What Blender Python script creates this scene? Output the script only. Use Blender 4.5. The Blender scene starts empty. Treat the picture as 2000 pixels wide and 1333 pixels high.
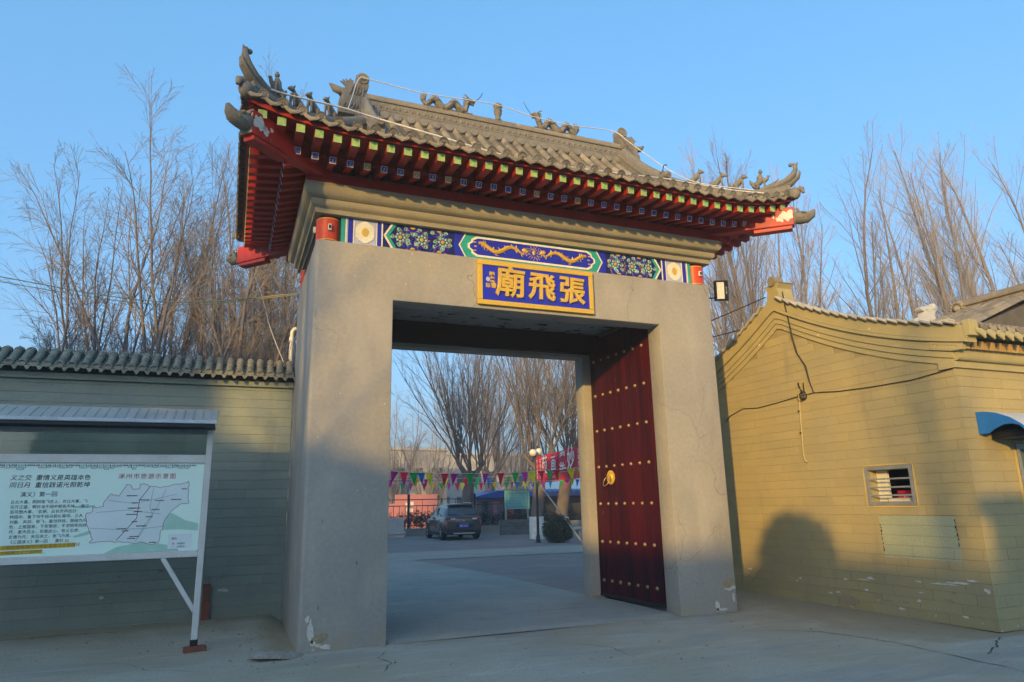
import bpy, bmesh, math, random
from mathutils import Matrix, Vector
R = random.Random(7)
sc = bpy.context.scene
col = sc.collection
rad = math.radians

# ------------------------------------------------------------------ camera
cam_d = bpy.data.cameras.new('camera')
cam = bpy.data.objects.new('camera', cam_d)
col.objects.link(cam)
sc.camera = cam
cam_d.sensor_width = 36.0
cam_d.lens = 1332.153 / 2000 * 36
cam_d.clip_end = 2000
cam_d.clip_start = 0.05


def cam_axes(yaw, pitch, roll):
    f = Vector((math.sin(yaw) * math.cos(pitch), math.cos(yaw) * math.cos(pitch), math.sin(pitch)))
    r = Vector((math.cos(yaw), -math.sin(yaw), 0))
    u = r.cross(f)
    return r * math.cos(roll) + u * math.sin(roll), u * math.cos(roll) - r * math.sin(roll), f


cr, cu, cf = cam_axes(0.38852, 0.23355, -0.02128)
mw = Matrix.Identity(4)
for i in range(3):
    mw[i][0], mw[i][1], mw[i][2] = cr[i], cu[i], -cf[i]
mw.translation = Vector((-0.8174, -8.5822, 1.6))
cam.matrix_world = mw

# ------------------------------------------------------------------ sky, sun, exposure
SUN_AZ = math.atan2(-1.0, -1.07)           # the sun stands behind the camera, to its left
SUN_EL = rad(11.4)
world = bpy.data.worlds.new('World')
sc.world = world
world.use_nodes = True
nt = world.node_tree
sky = nt.nodes.new('ShaderNodeTexSky')
sky.sky_type = 'NISHITA'
sky.sun_disc = False
sky.sun_elevation = SUN_EL
sky.sun_rotation = SUN_AZ % (2 * math.pi)
sky.altitude = 0
sky.air_density = 1.0
sky.dust_density = 5.0
sky.ozone_density = 4.0
bg = nt.nodes['Background']
# white balance of the sky, then a thin even veil of bright winter haze over all of it
wb_ = nt.nodes.new('ShaderNodeMix')
wb_.data_type, wb_.blend_type = 'RGBA', 'MULTIPLY'
wb_.inputs['Factor'].default_value = 1
wb_.inputs['B'].default_value = (1.0, 1.0, 1.0, 1)
nt.links.new(sky.outputs[0], wb_.inputs['A'])
veil = nt.nodes.new('ShaderNodeMix')
veil.data_type = 'RGBA'
veil.inputs['Factor'].default_value = .15
veil.inputs['B'].default_value = (1.2, 6.0, 11.0, 1)
nt.links.new(wb_.outputs['Result'], veil.inputs['A'])
nt.links.new(veil.outputs['Result'], bg.inputs[0])
bg.inputs[1].default_value = 0.15
sd = bpy.data.lights.new('sun', 'SUN')
sd.energy = 3.3
sd.angle = rad(0.6)
sd.color = (1.0, 0.62, 0.16)
sun = bpy.data.objects.new('sun', sd)
col.objects.link(sun)
sdir = Vector((math.sin(SUN_AZ) * math.cos(SUN_EL), math.cos(SUN_AZ) * math.cos(SUN_EL), math.sin(SUN_EL)))
sun.rotation_euler = sdir.to_track_quat('Z', 'Y').to_euler()
sun.location = (-20, -22, 9)
sc.view_settings.view_transform = 'Standard'
sc.view_settings.look = 'None'
sc.view_settings.gamma = 1
sc.view_settings.use_curve_mapping = False
sc.view_settings.exposure = 0.98

# ------------------------------------------------------------------ materials
_mats = {}


def M(name, c, c2=None, rough=.8, spec=.3, metal=0., scale=2.0, amt=.5, detail=4, sx=(1, 1, 1), bump=0., bscale=30,
      rnd=0., fine=0.1, coat=0., trans=0., alpha=1., extra=None):
    """Procedural paint, stone or metal: two colours mixed by a noise in world space, a fine grain and a relief."""
    if name in _mats:
        return _mats[name]
    m = bpy.data.materials.new(name)
    m.use_nodes = True
    t = m.node_tree
    N, L = t.nodes, t.links
    b = N['Principled BSDF']
    b.inputs['Roughness'].default_value = rough
    b.inputs['Specular IOR Level'].default_value = spec
    b.inputs['Metallic'].default_value = metal
    b.inputs['Coat Weight'].default_value = coat
    b.inputs['Transmission Weight'].default_value = trans
    geo = N.new('ShaderNodeNewGeometry')
    mp = N.new('ShaderNodeMapping')
    mp.inputs['Scale'].default_value = sx
    L.new(geo.outputs['Position'], mp.inputs['Vector'])
    if c2 is None:
        c2 = tuple(x * .72 for x in c)
    n = N.new('ShaderNodeTexNoise')
    n.inputs['Scale'].default_value = scale
    n.inputs['Detail'].default_value = detail
    L.new(mp.outputs[0], n.inputs['Vector'])
    rr = N.new('ShaderNodeMapRange')
    rr.inputs[1].default_value = .5 - .28 / max(amt, .01) * .5
    rr.inputs[2].default_value = .5 + .28 / max(amt, .01) * .5
    L.new(n.outputs['Fac'], rr.inputs[0])
    mx = N.new('ShaderNodeMix')
    mx.data_type = 'RGBA'
    mx.inputs['A'].default_value = (*c, 1)
    mx.inputs['B'].default_value = (*c2, 1)
    L.new(rr.outputs[0], mx.inputs['Factor'])
    out = mx.outputs['Result']
    if fine:
        n2 = N.new('ShaderNodeTexNoise')
        n2.inputs['Scale'].default_value = bscale * 1.7
        n2.inputs['Detail'].default_value = 3
        L.new(geo.outputs['Position'], n2.inputs['Vector'])
        r2 = N.new('ShaderNodeMapRange')
        r2.inputs[1].default_value, r2.inputs[2].default_value = .3, .7
        r2.inputs[3].default_value, r2.inputs[4].default_value = 1 - fine, 1 + fine
        L.new(n2.outputs['Fac'], r2.inputs[0])
        mu = N.new('ShaderNodeVectorMath')
        mu.operation = 'SCALE'
        L.new(out, mu.inputs[0])
        L.new(r2.outputs[0], mu.inputs['Scale'])
        out = mu.outputs[0]
    if rnd:
        oi = N.new('ShaderNodeObjectInfo')
        r3 = N.new('ShaderNodeMapRange')
        r3.inputs[3].default_value, r3.inputs[4].default_value = 1 - rnd, 1 + rnd
        L.new(oi.outputs['Random'], r3.inputs[0])
        mu = N.new('ShaderNodeVectorMath')
        mu.operation = 'SCALE'
        L.new(out, mu.inputs[0])
        L.new(r3.outputs[0], mu.inputs['Scale'])
        out = mu.outputs[0]
    if extra:
        out = extra(t, geo, out)
    L.new(out, b.inputs['Base Color'])
    if bump:
        n4 = N.new('ShaderNodeTexNoise')
        n4.inputs['Scale'].default_value = bscale
        n4.inputs['Detail'].default_value = 5
        L.new(geo.outputs['Position'], n4.inputs['Vector'])
        bp = N.new('ShaderNodeBump')
        bp.inputs['Strength'].default_value = bump
        bp.inputs['Distance'].default_value = .02
        L.new(n4.outputs['Fac'], bp.inputs['Height'])
        L.new(bp.outputs[0], b.inputs['Normal'])
    if alpha < 1:
        b.inputs['Alpha'].default_value = alpha
    _mats[name] = m
    return m


def blend(t, geo, out, colour, scale, lo, hi, sx=(1, 1, 1), detail=5, zmax=None, zsoft=.3, fac=1.0, dist=0.0):
    """Second coat: a stain whose shape is a thresholded noise, optionally only below a height."""
    N, L = t.nodes, t.links
    mp = N.new('ShaderNodeMapping')
    mp.inputs['Scale'].default_value = sx
    L.new(geo.outputs['Position'], mp.inputs['Vector'])
    n = N.new('ShaderNodeTexNoise')
    n.inputs['Scale'].default_value = scale
    n.inputs['Detail'].default_value = detail
    n.inputs['Distortion'].default_value = dist
    L.new(mp.outputs[0], n.inputs['Vector'])
    src = n.outputs['Fac']
    if zmax is not None:
        sp = N.new('ShaderNodeSeparateXYZ')
        L.new(geo.outputs['Position'], sp.inputs[0])
        zr = N.new('ShaderNodeMapRange')
        zr.inputs[1].default_value, zr.inputs[2].default_value = zmax - zsoft, zmax + zsoft
        zr.inputs[3].default_value, zr.inputs[4].default_value = .22, -.3
        L.new(sp.outputs['Z'], zr.inputs[0])
        ad = N.new('ShaderNodeMath')
        ad.operation = 'ADD'
        L.new(src, ad.inputs[0])
        L.new(zr.outputs[0], ad.inputs[1])
        src = ad.outputs[0]
    r = N.new('ShaderNodeMapRange')
    r.inputs[1].default_value, r.inputs[2].default_value = lo, hi
    r.inputs[4].default_value = fac
    L.new(src, r.inputs[0])
    mx = N.new('ShaderNodeMix')
    mx.data_type = 'RGBA'
    L.new(r.outputs[0], mx.inputs['Factor'])
    L.new(out, mx.inputs['A'])
    mx.inputs['B'].default_value = (*colour, 1)
    return mx.outputs['Result']


def cracks(t, geo, out, scale, width, colour, gate=.5):
    N, L = t.nodes, t.links
    n = N.new('ShaderNodeTexNoise')
    n.inputs['Scale'].default_value = 1.1
    n.inputs['Detail'].default_value = 5
    L.new(geo.outputs['Position'], n.inputs['Vector'])
    va = N.new('ShaderNodeVectorMath')
    va.operation = 'ADD'
    L.new(geo.outputs['Position'], va.inputs[0])
    sc_ = N.new('ShaderNodeVectorMath')
    sc_.operation = 'SCALE'
    sc_.inputs['Scale'].default_value = 1.3
    L.new(n.outputs['Color'], sc_.inputs[0])
    L.new(sc_.outputs[0], va.inputs[1])
    v = N.new('ShaderNodeTexVoronoi')
    v.feature = 'DISTANCE_TO_EDGE'
    v.inputs['Scale'].default_value = scale
    L.new(va.outputs[0], v.inputs['Vector'])
    r = N.new('ShaderNodeMapRange')
    r.inputs[1].default_value, r.inputs[2].default_value = width * .3, width
    r.inputs[3].default_value, r.inputs[4].default_value = 1, 0
    L.new(v.outputs['Distance'], r.inputs[0])
    n2 = N.new('ShaderNodeTexNoise')
    n2.inputs['Scale'].default_value = .6
    L.new(geo.outputs['Position'], n2.inputs['Vector'])
    r2 = N.new('ShaderNodeMapRange')
    r2.inputs[1].default_value, r2.inputs[2].default_value = gate, gate + .08
    L.new(n2.outputs['Fac'], r2.inputs[0])
    mu = N.new('ShaderNodeMath')
    mu.operation = 'MULTIPLY'
    L.new(r.outputs[0], mu.inputs[0])
    L.new(r2.outputs[0], mu.inputs[1])
    mx = N.new('ShaderNodeMix')
    mx.data_type = 'RGBA'
    L.new(mu.outputs[0], mx.inputs['Factor'])
    L.new(out, mx.inputs['A'])
    mx.inputs['B'].default_value = (*colour, 1)
    return mx.outputs['Result']


def x_wall(t, geo, out):
    out = blend(t, geo, out, (.46, .41, .33), 9, .72, .76, zmax=.25, zsoft=.5)
    out = blend(t, geo, out, (.16, .16, .13), 3.5, .60, .85, sx=(1, 1, .18), fac=.55)
    return blend(t, geo, out, (.6, .58, .5), 26, .74, .78, fac=.7)


def x_plaster(t, geo, out):
    out = blend(t, geo, out, (.23, .225, .205), 2.4, .56, .80, sx=(1, 1, .16), fac=.5)
    out = blend(t, geo, out, (.43, .40, .345), .9, .50, .72, sx=(1.3, 1.3, .8), fac=.55, dist=.6)
    out = blend(t, geo, out, (.20, .195, .175), 30, .70, .76, fac=.5)
    out = blend(t, geo, out, (.33, .28, .19), 3.5, .50, .72, zmax=.16, zsoft=.35, fac=.75)
    out = blend(t, geo, out, (.46, .42, .34), 9, .73, .77, zmax=.25, zsoft=.5)
    return cracks(t, geo, out, .55, .0035, (.15, .14, .12), .52)


def x_ground(t, geo, out):
    N, L = t.nodes, t.links
    out = blend(t, geo, out, (.36, .30, .20), .45, .44, .64, fac=.7, dist=.5)
    out = blend(t, geo, out, (.55, .525, .475), 4, .55, .78, sx=(.25, 1.2, 1), fac=.45)
    out = blend(t, geo, out, (.25, .245, .24), 1.1, .52, .70, sx=(.5, 1.6, 1), fac=.5, dist=.8)
    out = blend(t, geo, out, (.20, .19, .17), 9, .60, .74, sx=(.35, 1.4, 1), fac=.45)
    out = blend(t, geo, out, (.15, .14, .13), 55, .66, .72, fac=.6)
    out = blend(t, geo, out, (.62, .6, .55), 80, .70, .75, fac=.5)
    at = N.new('ShaderNodeAttribute')                  # where dust has drifted (set on the mesh), broken up by noise
    at.attribute_name = 'dust'
    n = N.new('ShaderNodeTexNoise')
    n.inputs['Scale'].default_value = 2.2
    n.inputs['Detail'].default_value = 8
    n.inputs['Roughness'].default_value = .65
    L.new(geo.outputs['Position'], n.inputs['Vector'])
    ad = N.new('ShaderNodeMath')
    ad.operation = 'ADD'
    L.new(at.outputs['Fac'], ad.inputs[0])
    L.new(n.outputs['Fac'], ad.inputs[1])
    r = N.new('ShaderNodeMapRange')
    r.inputs[1].default_value, r.inputs[2].default_value = .72, 1.12
    r.inputs[4].default_value = .92
    L.new(ad.outputs[0], r.inputs[0])
    mx = N.new('ShaderNodeMix')
    mx.data_type = 'RGBA'
    L.new(r.outputs[0], mx.inputs['Factor'])
    L.new(out, mx.inputs['A'])
    mx.inputs['B'].default_value = (.30, .24, .15, 1)
    return mx.outputs['Result']


PLASTER = M('gate_plaster', (.33, .305, .262), (.275, .262, .235), rough=.75, scale=1.1, amt=.8, bump=.28, bscale=11, fine=.07, extra=x_plaster)
WALLPAINT = M('grey_green_wall_paint', (.285, .315, .262), (.235, .27, .235), rough=.8, scale=1.3, amt=.8, bump=.18, bscale=35, rnd=.05, fine=.06, extra=x_wall)
MORTAR = M('painted_mortar', (.26, .278, .22), rough=.9, fine=.1)
HOUSEPAINT = M('ochre_grey_wall_paint', (.38, .308, .145), (.32, .275, .15), rough=.8, scale=1.2, amt=.8, bump=.14, bscale=35, rnd=.04, fine=.06, extra=x_wall)
HOUSETRIM = M('ochre_trim_paint', (.395, .332, .16), (.34, .295, .155), rough=.8, scale=2.5, amt=.7, bump=.15, bscale=30, fine=.06, extra=lambda t, g, o: blend(t, g, o, (.72, .68, .58), 7, .70, .73))
HOUSEMORTAR = M('house_mortar', (.335, .278, .137), rough=.9)
PATCH = M('green_patch_paint', (.33, .36, .24), (.30, .33, .23), rough=.75, scale=3, bump=.1)
TILE = M('grey_clay_tile', (.25, .208, .145), (.16, .145, .12), rough=.85, scale=2.2, amt=.9, bump=.35, bscale=45, rnd=.27, fine=.16, extra=lambda t, g, o: blend(t, g, o, (.36, .33, .27), 12, .58, .75, fac=.7))
TILE2 = M('grey_cast_ornament', (.20, .185, .155), (.15, .14, .125), rough=.85, scale=9, amt=.8, bump=.45, bscale=60, fine=.2)
TILE_END = M('dark_tile_disc', (.135, .125, .108), (.10, .095, .085), rough=.9, scale=7, amt=.8, bump=.4, bscale=55, rnd=.25, fine=.2)
DRIP = M('drip_tile_clay', (.26, .215, .15), (.19, .165, .125), rough=.9, scale=6, amt=.9, bump=.45, bscale=60, rnd=.25, fine=.2)
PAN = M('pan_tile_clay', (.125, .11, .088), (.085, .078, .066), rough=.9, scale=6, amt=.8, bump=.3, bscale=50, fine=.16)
WALLTILE = M('wall_coping_tile', (.245, .235, .175), (.19, .185, .145), rough=.85, scale=5, amt=.8, bump=.25, bscale=50, rnd=.14, fine=.12)
CORNICE = M('cornice_paint', (.30, .265, .18), (.25, .225, .16), rough=.65, scale=2.5, amt=.8, bump=.12, bscale=25, fine=.07)
RED = M('red_painted_timber', (.42, .024, .014), (.30, .018, .013), rough=.5, spec=.4, scale=4, amt=.8, bump=.12, bscale=30, rnd=.12, fine=.08, extra=lambda t, g, o: blend(t, g, o, (.5, .38, .25), 15, .73, .77))
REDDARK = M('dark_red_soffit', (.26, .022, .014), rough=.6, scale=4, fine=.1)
GREEN_END = M('green_rafter_end', (.32, .45, .14), (.20, .36, .15), rough=.6, scale=22, amt=.9, fine=.15)
BLUE_END = M('blue_rafter_end', (.035, .05, .40), (.05, .06, .33), rough=.5, scale=20, rnd=.2)
PALE = M('pale_edge_paint', (.62, .60, .55), (.52, .49, .44), rough=.6, scale=20)
COLRED = M('red_column_paint', (.62, .065, .015), (.52, .05, .014), rough=.4, scale=5)
GOLD = M('gold_leaf_paint', (.66, .43, .055), (.55, .34, .05), rough=.42, metal=.15, spec=.5, scale=9, fine=.1, bump=.1)
FRAMEGOLD = M('yellow_frame_paint', (.60, .40, .05), (.52, .34, .05), rough=.5, scale=6)
PLAQUEBLUE = M('ultramarine_panel', (.012, .018, .50), (.02, .03, .36), rough=.42, spec=.4, scale=6, amt=.8, fine=.1)
B_BLUE = M('glaze_blue', (.02, .03, .46), rough=.4, scale=9)
B_NAVY = M('glaze_navy', (.012, .016, .14), rough=.4, scale=9)
B_LAV = M('glaze_lavender', (.45, .48, .66), rough=.5, scale=9, amt=.3)
B_TEAL = M('glaze_teal', (.03, .36, .30), rough=.4, scale=9)
B_CREAM = M('glaze_cream', (.80, .76, .62), rough=.5, scale=9, amt=.3)
B_AQUA = M('glaze_aqua', (.30, .58, .55), rough=.4, scale=9)
B_OCHRE = M('glaze_ochre', (.55, .33, .06), rough=.45, scale=9)
CEIL = M('flaking_ceiling', (.36, .385, .39), rough=.9, scale=3, extra=lambda t, g, o: blend(t, g, o, (.03, .03, .03), 4.5, .60, .63, sx=(1, 2.2, 1), detail=8))
DARKWOOD_SHADE = M('dark_wood_and_shade', (.022, .019, .018), rough=.7, scale=3, sx=(.3, 3, 3))  # near-black wood tone with the shade of the passage put into it
DOOR = M('oxblood_door_paint', (.066, .005, .006), (.018, .003, .005), rough=.45, spec=.16, scale=9, amt=.7, sx=(1, 1, .07), bump=.12, bscale=28, rnd=.12, extra=lambda t, g, o: blend(t, g, o, (.36, .2, .18), 38, .74, .77, sx=(1, 1, .12)))
BRASS = M('worn_brass', (.42, .29, .13), (.30, .21, .11), rough=.45, metal=.5, scale=12)
WHITEMETAL = M('white_coated_metal', (.62, .62, .60), (.54, .53, .50), rough=.4, spec=.5, scale=4, amt=.7, fine=.06)
CANOPY = M('canopy_sheet', (.40, .375, .325), (.32, .30, .265), rough=.6, spec=.3, scale=3, amt=.7, rnd=.05)
BLACK = M('black_plastic', (.012, .012, .013), rough=.45)
IRON = M('black_iron', (.016, .016, .018), rough=.5, spec=.4)
LENS = M('floodlight_lens', (.74, .70, .58), rough=.2, spec=.6, scale=30)
ROPE = M('clear_rope_light', (.62, .60, .58), rough=.35, scale=20, fine=.1)
CABLE = M('black_cable', (.03, .026, .022), rough=.6)
YCABLE = M('yellowed_cable', (.30, .26, .13), rough=.6)
BRICKRED = M('red_brick', (.25, .085, .05), (.18, .07, .045), rough=.9, bump=.3, scale=14)
CONCRETE = M('broken_concrete', (.34, .32, .28), (.24, .21, .17), rough=.95, bump=.7, bscale=25, scale=7, fine=.2)
GROUND = M('forecourt_concrete', (.44, .405, .325), (.345, .32, .26), rough=.9, scale=.5, amt=.7, detail=7, bump=.5, bscale=26, fine=.14, extra=x_ground)
DIRT = M('dry_dust', (.30, .25, .165), (.24, .195, .13), rough=.95, scale=2.5, amt=.9, bump=.5, bscale=20, fine=.2)
ASPHALT = M('courtyard_paving', (.255, .205, .185), (.20, .168, .155), rough=.9, scale=1.2, bump=.4, bscale=30, fine=.2, extra=lambda t, g, o: blend(t, g, blend(t, g, o, (.34, .29, .22), .7, .52, .74, fac=.55, dist=.6), (.12, .11, .10), 6, .60, .72, fac=.45))
LANE = M('courtyard_concrete', (.33, .315, .275), (.26, .25, .22), rough=.9, scale=.8, bump=.3, bscale=24, fine=.14, extra=lambda t, g, o: blend(t, g, blend(t, g, o, (.40, .35, .26), .9, .5, .72, fac=.6, dist=.6), (.15, .14, .13), 3.2, .58, .74, sx=(.4, 1.3, 1), fac=.5))
PLASTERWHITE = M('exposed_lime', (.66, .63, .56), (.50, .46, .38), rough=.95, bump=.5, scale=18, fine=.15)
PLASTERTAN = M('exposed_render', (.36, .29, .18), (.28, .23, .15), rough=.95, bump=.6, scale=14, fine=.2)
AWNBLUE = M('awning_blue', (.02, .16, .50), rough=.45, scale=4)
AWNPALE = M('awning_sheet', (.55, .60, .66), rough=.35, scale=4)
STEEL = M('dull_steel', (.36, .37, .36), rough=.45, metal=.4, scale=8)
BARK = M('grey_brown_bark', (.165, .135, .115), (.105, .088, .08), rough=.95, scale=5, sx=(1, 1, .4), bump=.5, bscale=18, fine=.15)
BARKRED = M('reddish_branch_bark', (.20, .135, .10), (.14, .10, .08), rough=.9, scale=4)
TWIG = M('bare_twig', (.185, .16, .145), (.14, .125, .115), rough=.9, scale=1.5, fine=0)
TWIGY = M('ochre_willow_twig', (.27, .20, .11), (.20, .15, .09), rough=.9, scale=1.5, fine=0)
TWIGP = M('haze_paled_twig', (.30, .265, .25), (.24, .215, .205), rough=.9, scale=1.5, fine=0)  # paler twig tone for far trees, distance haze put into the colour
LIME = M('whitewash', (.74, .73, .70), rough=.9, scale=6)
LEAF = M('dark_evergreen_leaf', (.045, .065, .03), (.03, .045, .025), rough=.6, scale=9)
CARPAINT = M('bronze_grey_car_paint', (.105, .095, .088), rough=.25, spec=.6, metal=.5, coat=.6, fine=0, amt=.1)
CARBLACK = M('black_car_trim', (.02, .02, .021), rough=.5)
CARGLASS = M('dark_car_glass', (.015, .02, .024), rough=.06, spec=.8, fine=0, amt=.1)
TYRE = M('tyre_rubber', (.02, .02, .021), rough=.8)
RIM = M('wheel_alloy', (.55, .55, .56), rough=.3, metal=.8)
TAIL = M('tail_lamp_red', (.34, .015, .015), rough=.2, spec=.6)
LAMPWHITE = M('clear_lamp', (.7, .7, .7), rough=.15, spec=.7)
PLATE = M('number_plate_blue', (.02, .06, .50), rough=.4)
WHITE = M('white_print', (.8, .8, .8), rough=.5, fine=0)
BANNER = M('red_banner_cloth', (.55, .02, .045), (.46, .018, .06), rough=.7, scale=1.3)
PINKWALL = M('haze_paled_red_hoarding', (.50, .20, .19), (.43, .18, .175), rough=.8, scale=2)  # red paled towards pink, distance haze put into the colour
ROOFBLUE = M('blue_sheet_roof', (.025, .08, .36), rough=.45, scale=3)
TEALBOARD = M('turquoise_board', (.14, .40, .42), (.12, .34, .37), rough=.6, scale=4)
GREYSTONE = M('grey_stone_block', (.44, .44, .43), (.36, .36, .35), rough=.8, scale=4, bump=.2)
PLANTER = M('rendered_planter_wall', (.28, .27, .235), (.23, .22, .19), rough=.9, scale=2)
GLOBE = M('milk_glass_globe', (.78, .74, .60), rough=.25, spec=.6, fine=0)
INK = M('black_print', (.03, .035, .04), rough=.6, fine=0)
REDINK = M('red_print', (.60, .08, .10), rough=.6, fine=0)
GREENINK = M('green_wash_print', (.34, .58, .46), (.42, .64, .55), rough=.6, scale=9, fine=0)
PANELBG = M('printed_poster', (.74, .90, .82), (.68, .88, .78), rough=.3, spec=.5, scale=1.1, fine=0)
MAPBG = M('map_print', (.80, .90, .90), rough=.3, spec=.5, amt=.2, fine=0)
YELLOWINK = M('yellow_highlight', (.70, .52, .05), rough=.5, fine=0)
FARWALL = M('far_render', (.40, .38, .34), rough=.9, scale=.8)

# ------------------------------------------------------------------ mesh helpers
class MB:
    def __init__(s):
        s.v, s.f = [], []

    def add(s, vs, fs):
        n = len(s.v)
        s.v.extend(tuple(p) for p in vs)
        s.f.extend(tuple(i + n for i in f) for f in fs)
        return s

    def box(s, a, b, m=None):
        (x0, y0, z0), (x1, y1, z1) = a, b
        vs = [(x0, y0, z0), (x1, y0, z0), (x1, y1, z0), (x0, y1, z0), (x0, y0, z1), (x1, y0, z1), (x1, y1, z1), (x0, y1, z1)]
        if m is not None:
            vs = [m @ Vector(p) for p in vs]
        return s.add(vs, [(3, 2, 1, 0), (4, 5, 6, 7), (0, 1, 5, 4), (1, 2, 6, 5), (2, 3, 7, 6), (3, 0, 4, 7)])

    def beam(s, p, q, w, h, up=(0, 0, 1), w2=None, h2=None):
        p, q = Vector(p), Vector(q)
        d = (q - p).normalized()
        u = Vector(up)
        r = d.cross(u).normalized()
        u = r.cross(d)
        vs = []
        for c, ww, hh in ((p, w, h), (q, w2 or w, h2 or h)):
            for a, b in ((-1, -1), (1, -1), (1, 1), (-1, 1)):
                vs.append(c + r * a * ww / 2 + u * b * hh / 2)
        return s.add(vs, [(0, 1, 2, 3), (7, 6, 5, 4), (1, 0, 4, 5), (2, 1, 5, 6), (3, 2, 6, 7), (0, 3, 7, 4)])

    def tube(s, pts, r, n=8, caps=True, flat=1.0):
        pts = [Vector(p) for p in pts]
        rs = r if isinstance(r, (list, tuple)) else [r] * len(pts)
        base = len(s.v)
        prev = None
        for i, p in enumerate(pts):
            d = (pts[min(i + 1, len(pts) - 1)] - pts[max(i - 1, 0)])
            d = d.normalized() if d.length > 1e-9 else Vector((0, 0, 1))
            if prev is None:
                a = Vector((0, 0, 1)) if abs(d.z) < .9 else Vector((1, 0, 0))
                x = d.cross(a).normalized()
            else:
                x = (prev - d * prev.dot(d)).normalized()
            prev = x
            y = d.cross(x)
            for k in range(n):
                t = 2 * math.pi * k / n
                s.v.append(tuple(p + x * math.cos(t) * rs[i] + y * math.sin(t) * rs[i] * flat))
        for i in range(len(pts) - 1):
            for k in range(n):
                a, b = base + i * n + k, base + i * n + (k + 1) % n
                s.f.append((a, b, b + n, a + n))
        if caps:
            s.f.append(tuple(base + k for k in range(n - 1, -1, -1)))
            s.f.append(tuple(base + (len(pts) - 1) * n + k for k in range(n)))
        return s

    def lathe(s, prof, c=(0, 0, 0), n=16, m=None):
        base = len(s.v)
        for r, z in prof:
            for k in range(n):
                t = 2 * math.pi * k / n
                p = Vector((c[0] + r * math.cos(t), c[1] + r * math.sin(t), c[2] + z))
                s.v.append(tuple(m @ p if m is not None else p))
        for i in range(len(prof) - 1):
            for k in range(n):
                a, b = base + i * n + k, base + i * n + (k + 1) % n
                s.f.append((a, b, b + n, a + n))
        s.f.append(tuple(base + k for k in range(n - 1, -1, -1)))
        s.f.append(tuple(base + (len(prof) - 1) * n + k for k in range(n)))
        return s

    def ball(s, c, r, n=10, m=6, rz=None):
        rx, ry, rz_ = (r, r, r) if not isinstance(r, (tuple, list)) else r
        base = len(s.v)
        for i in range(m + 1):
            t = math.pi * i / m
            for k in range(n):
                a = 2 * math.pi * k / n
                s.v.append((c[0] + rx * math.sin(t) * math.cos(a), c[1] + ry * math.sin(t) * math.sin(a), c[2] + rz_ * math.cos(t)))
        for i in range(m):
            for k in range(n):
                a, b = base + i * n + k, base + i * n + (k + 1) % n
                s.f.append((a, a + n, b + n, b))
        return s

    def prism(s, poly, m, d0, d1):
        """2-D outline (anticlockwise) in the plane's x,y, pushed from d0 to d1 along its z; m places it."""
        n = len(poly)
        vs = [m @ Vector((x, y, d)) for d in (d0, d1) for x, y in poly]
        fs = [tuple(range(n - 1, -1, -1)), tuple(range(n, 2 * n))]
        fs += [(i, (i + 1) % n, n + (i + 1) % n, n + i) for i in range(n)]
        return s.add(vs, fs)

    def quad(s, *p):
        return s.add(p, [tuple(range(len(p)))])

    def mesh(s, name, inv=None):
        me = bpy.data.meshes.new(name)
        vs = s.v if inv is None else [tuple(inv @ Vector(p)) for p in s.v]
        me.from_pydata(vs, [], s.f)
        me.validate()
        return me


FRONT = Matrix(((1, 0, 0, 0), (0, 0, -1, 0), (0, 1, 0, 0), (0, 0, 0, 1)))     # x,y of an outline -> world x,z ; depth -> -y
LEFTF = Matrix(((0, 0, -1, 0), (-1, 0, 0, 0), (0, 1, 0, 0), (0, 0, 0, 1)))    # outline x -> world -y ; depth -> -x


def T(x, y, z):
    return Matrix.Translation((x, y, z))


WM = {}


def thing(name, label, cat, loc=(0, 0, 0), rz=0., group=None):
    o = bpy.data.objects.new(name, None)
    o.empty_display_size = .2
    col.objects.link(o)
    o.location = loc
    o.rotation_euler = (0, 0, rz)
    o['label'], o['category'] = label, cat
    if group:
        o['group'] = group
    WM[o] = Matrix.Translation(loc) @ Matrix.Rotation(rz, 4, 'Z')
    return o


def smooth(me, ang=40):
    me.polygons.foreach_set('use_smooth', [True] * len(me.polygons))
    try:
        me.set_sharp_from_angle(angle=rad(ang))
    except Exception:
        pass


def obj(name, mb, mat, parent=None, label=None, kind=None, sm=None, bevel=0., local=False):
    """One mesh object from world-space geometry, made a part of its parent."""
    inv = WM[parent].inverted() if (parent is not None and not local) else None
    me = mb.mesh(name, inv) if isinstance(mb, MB) else mb
    if mat is not None and not me.materials:
        me.materials.append(mat)
    if sm:
        smooth(me, sm)
    o = bpy.data.objects.new(name, me)
    col.objects.link(o)
    if parent is not None:
        o.parent = parent
        WM[o] = WM[parent]
    else:
        WM[o] = Matrix.Identity(4)
    if label:
        o['label'] = label
    if kind:
        o['kind'] = kind
    if bevel:
        b = o.modifiers.new('edge', 'BEVEL')
        b.width = bevel
        b.segments = 2
        b.limit_method = 'ANGLE'
        b.angle_limit = rad(40)
    return o


def inst(name, me, parent, m, label=None):
    """A piece that shares its mesh with its like; m is its place in the world."""
    o = bpy.data.objects.new(name, me)
    col.objects.link(o)
    if parent is not None:
        o.parent = parent
        o.matrix_basis = WM[parent].inverted() @ m
    else:
        o.matrix_basis = m
    WM[o] = m
    if label:
        o['label'] = label
    return o


def tag(o, label, cat, group=None):
    o['label'], o['category'] = label, cat
    if group:
        o['group'] = group
    return o


def struct(o):
    o['kind'] = 'structure'
    return o


def shared(mb, name, mat, sm=None):
    me = mb.mesh(name)
    me.materials.append(mat)
    if sm:
        smooth(me, sm)
    return me


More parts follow.
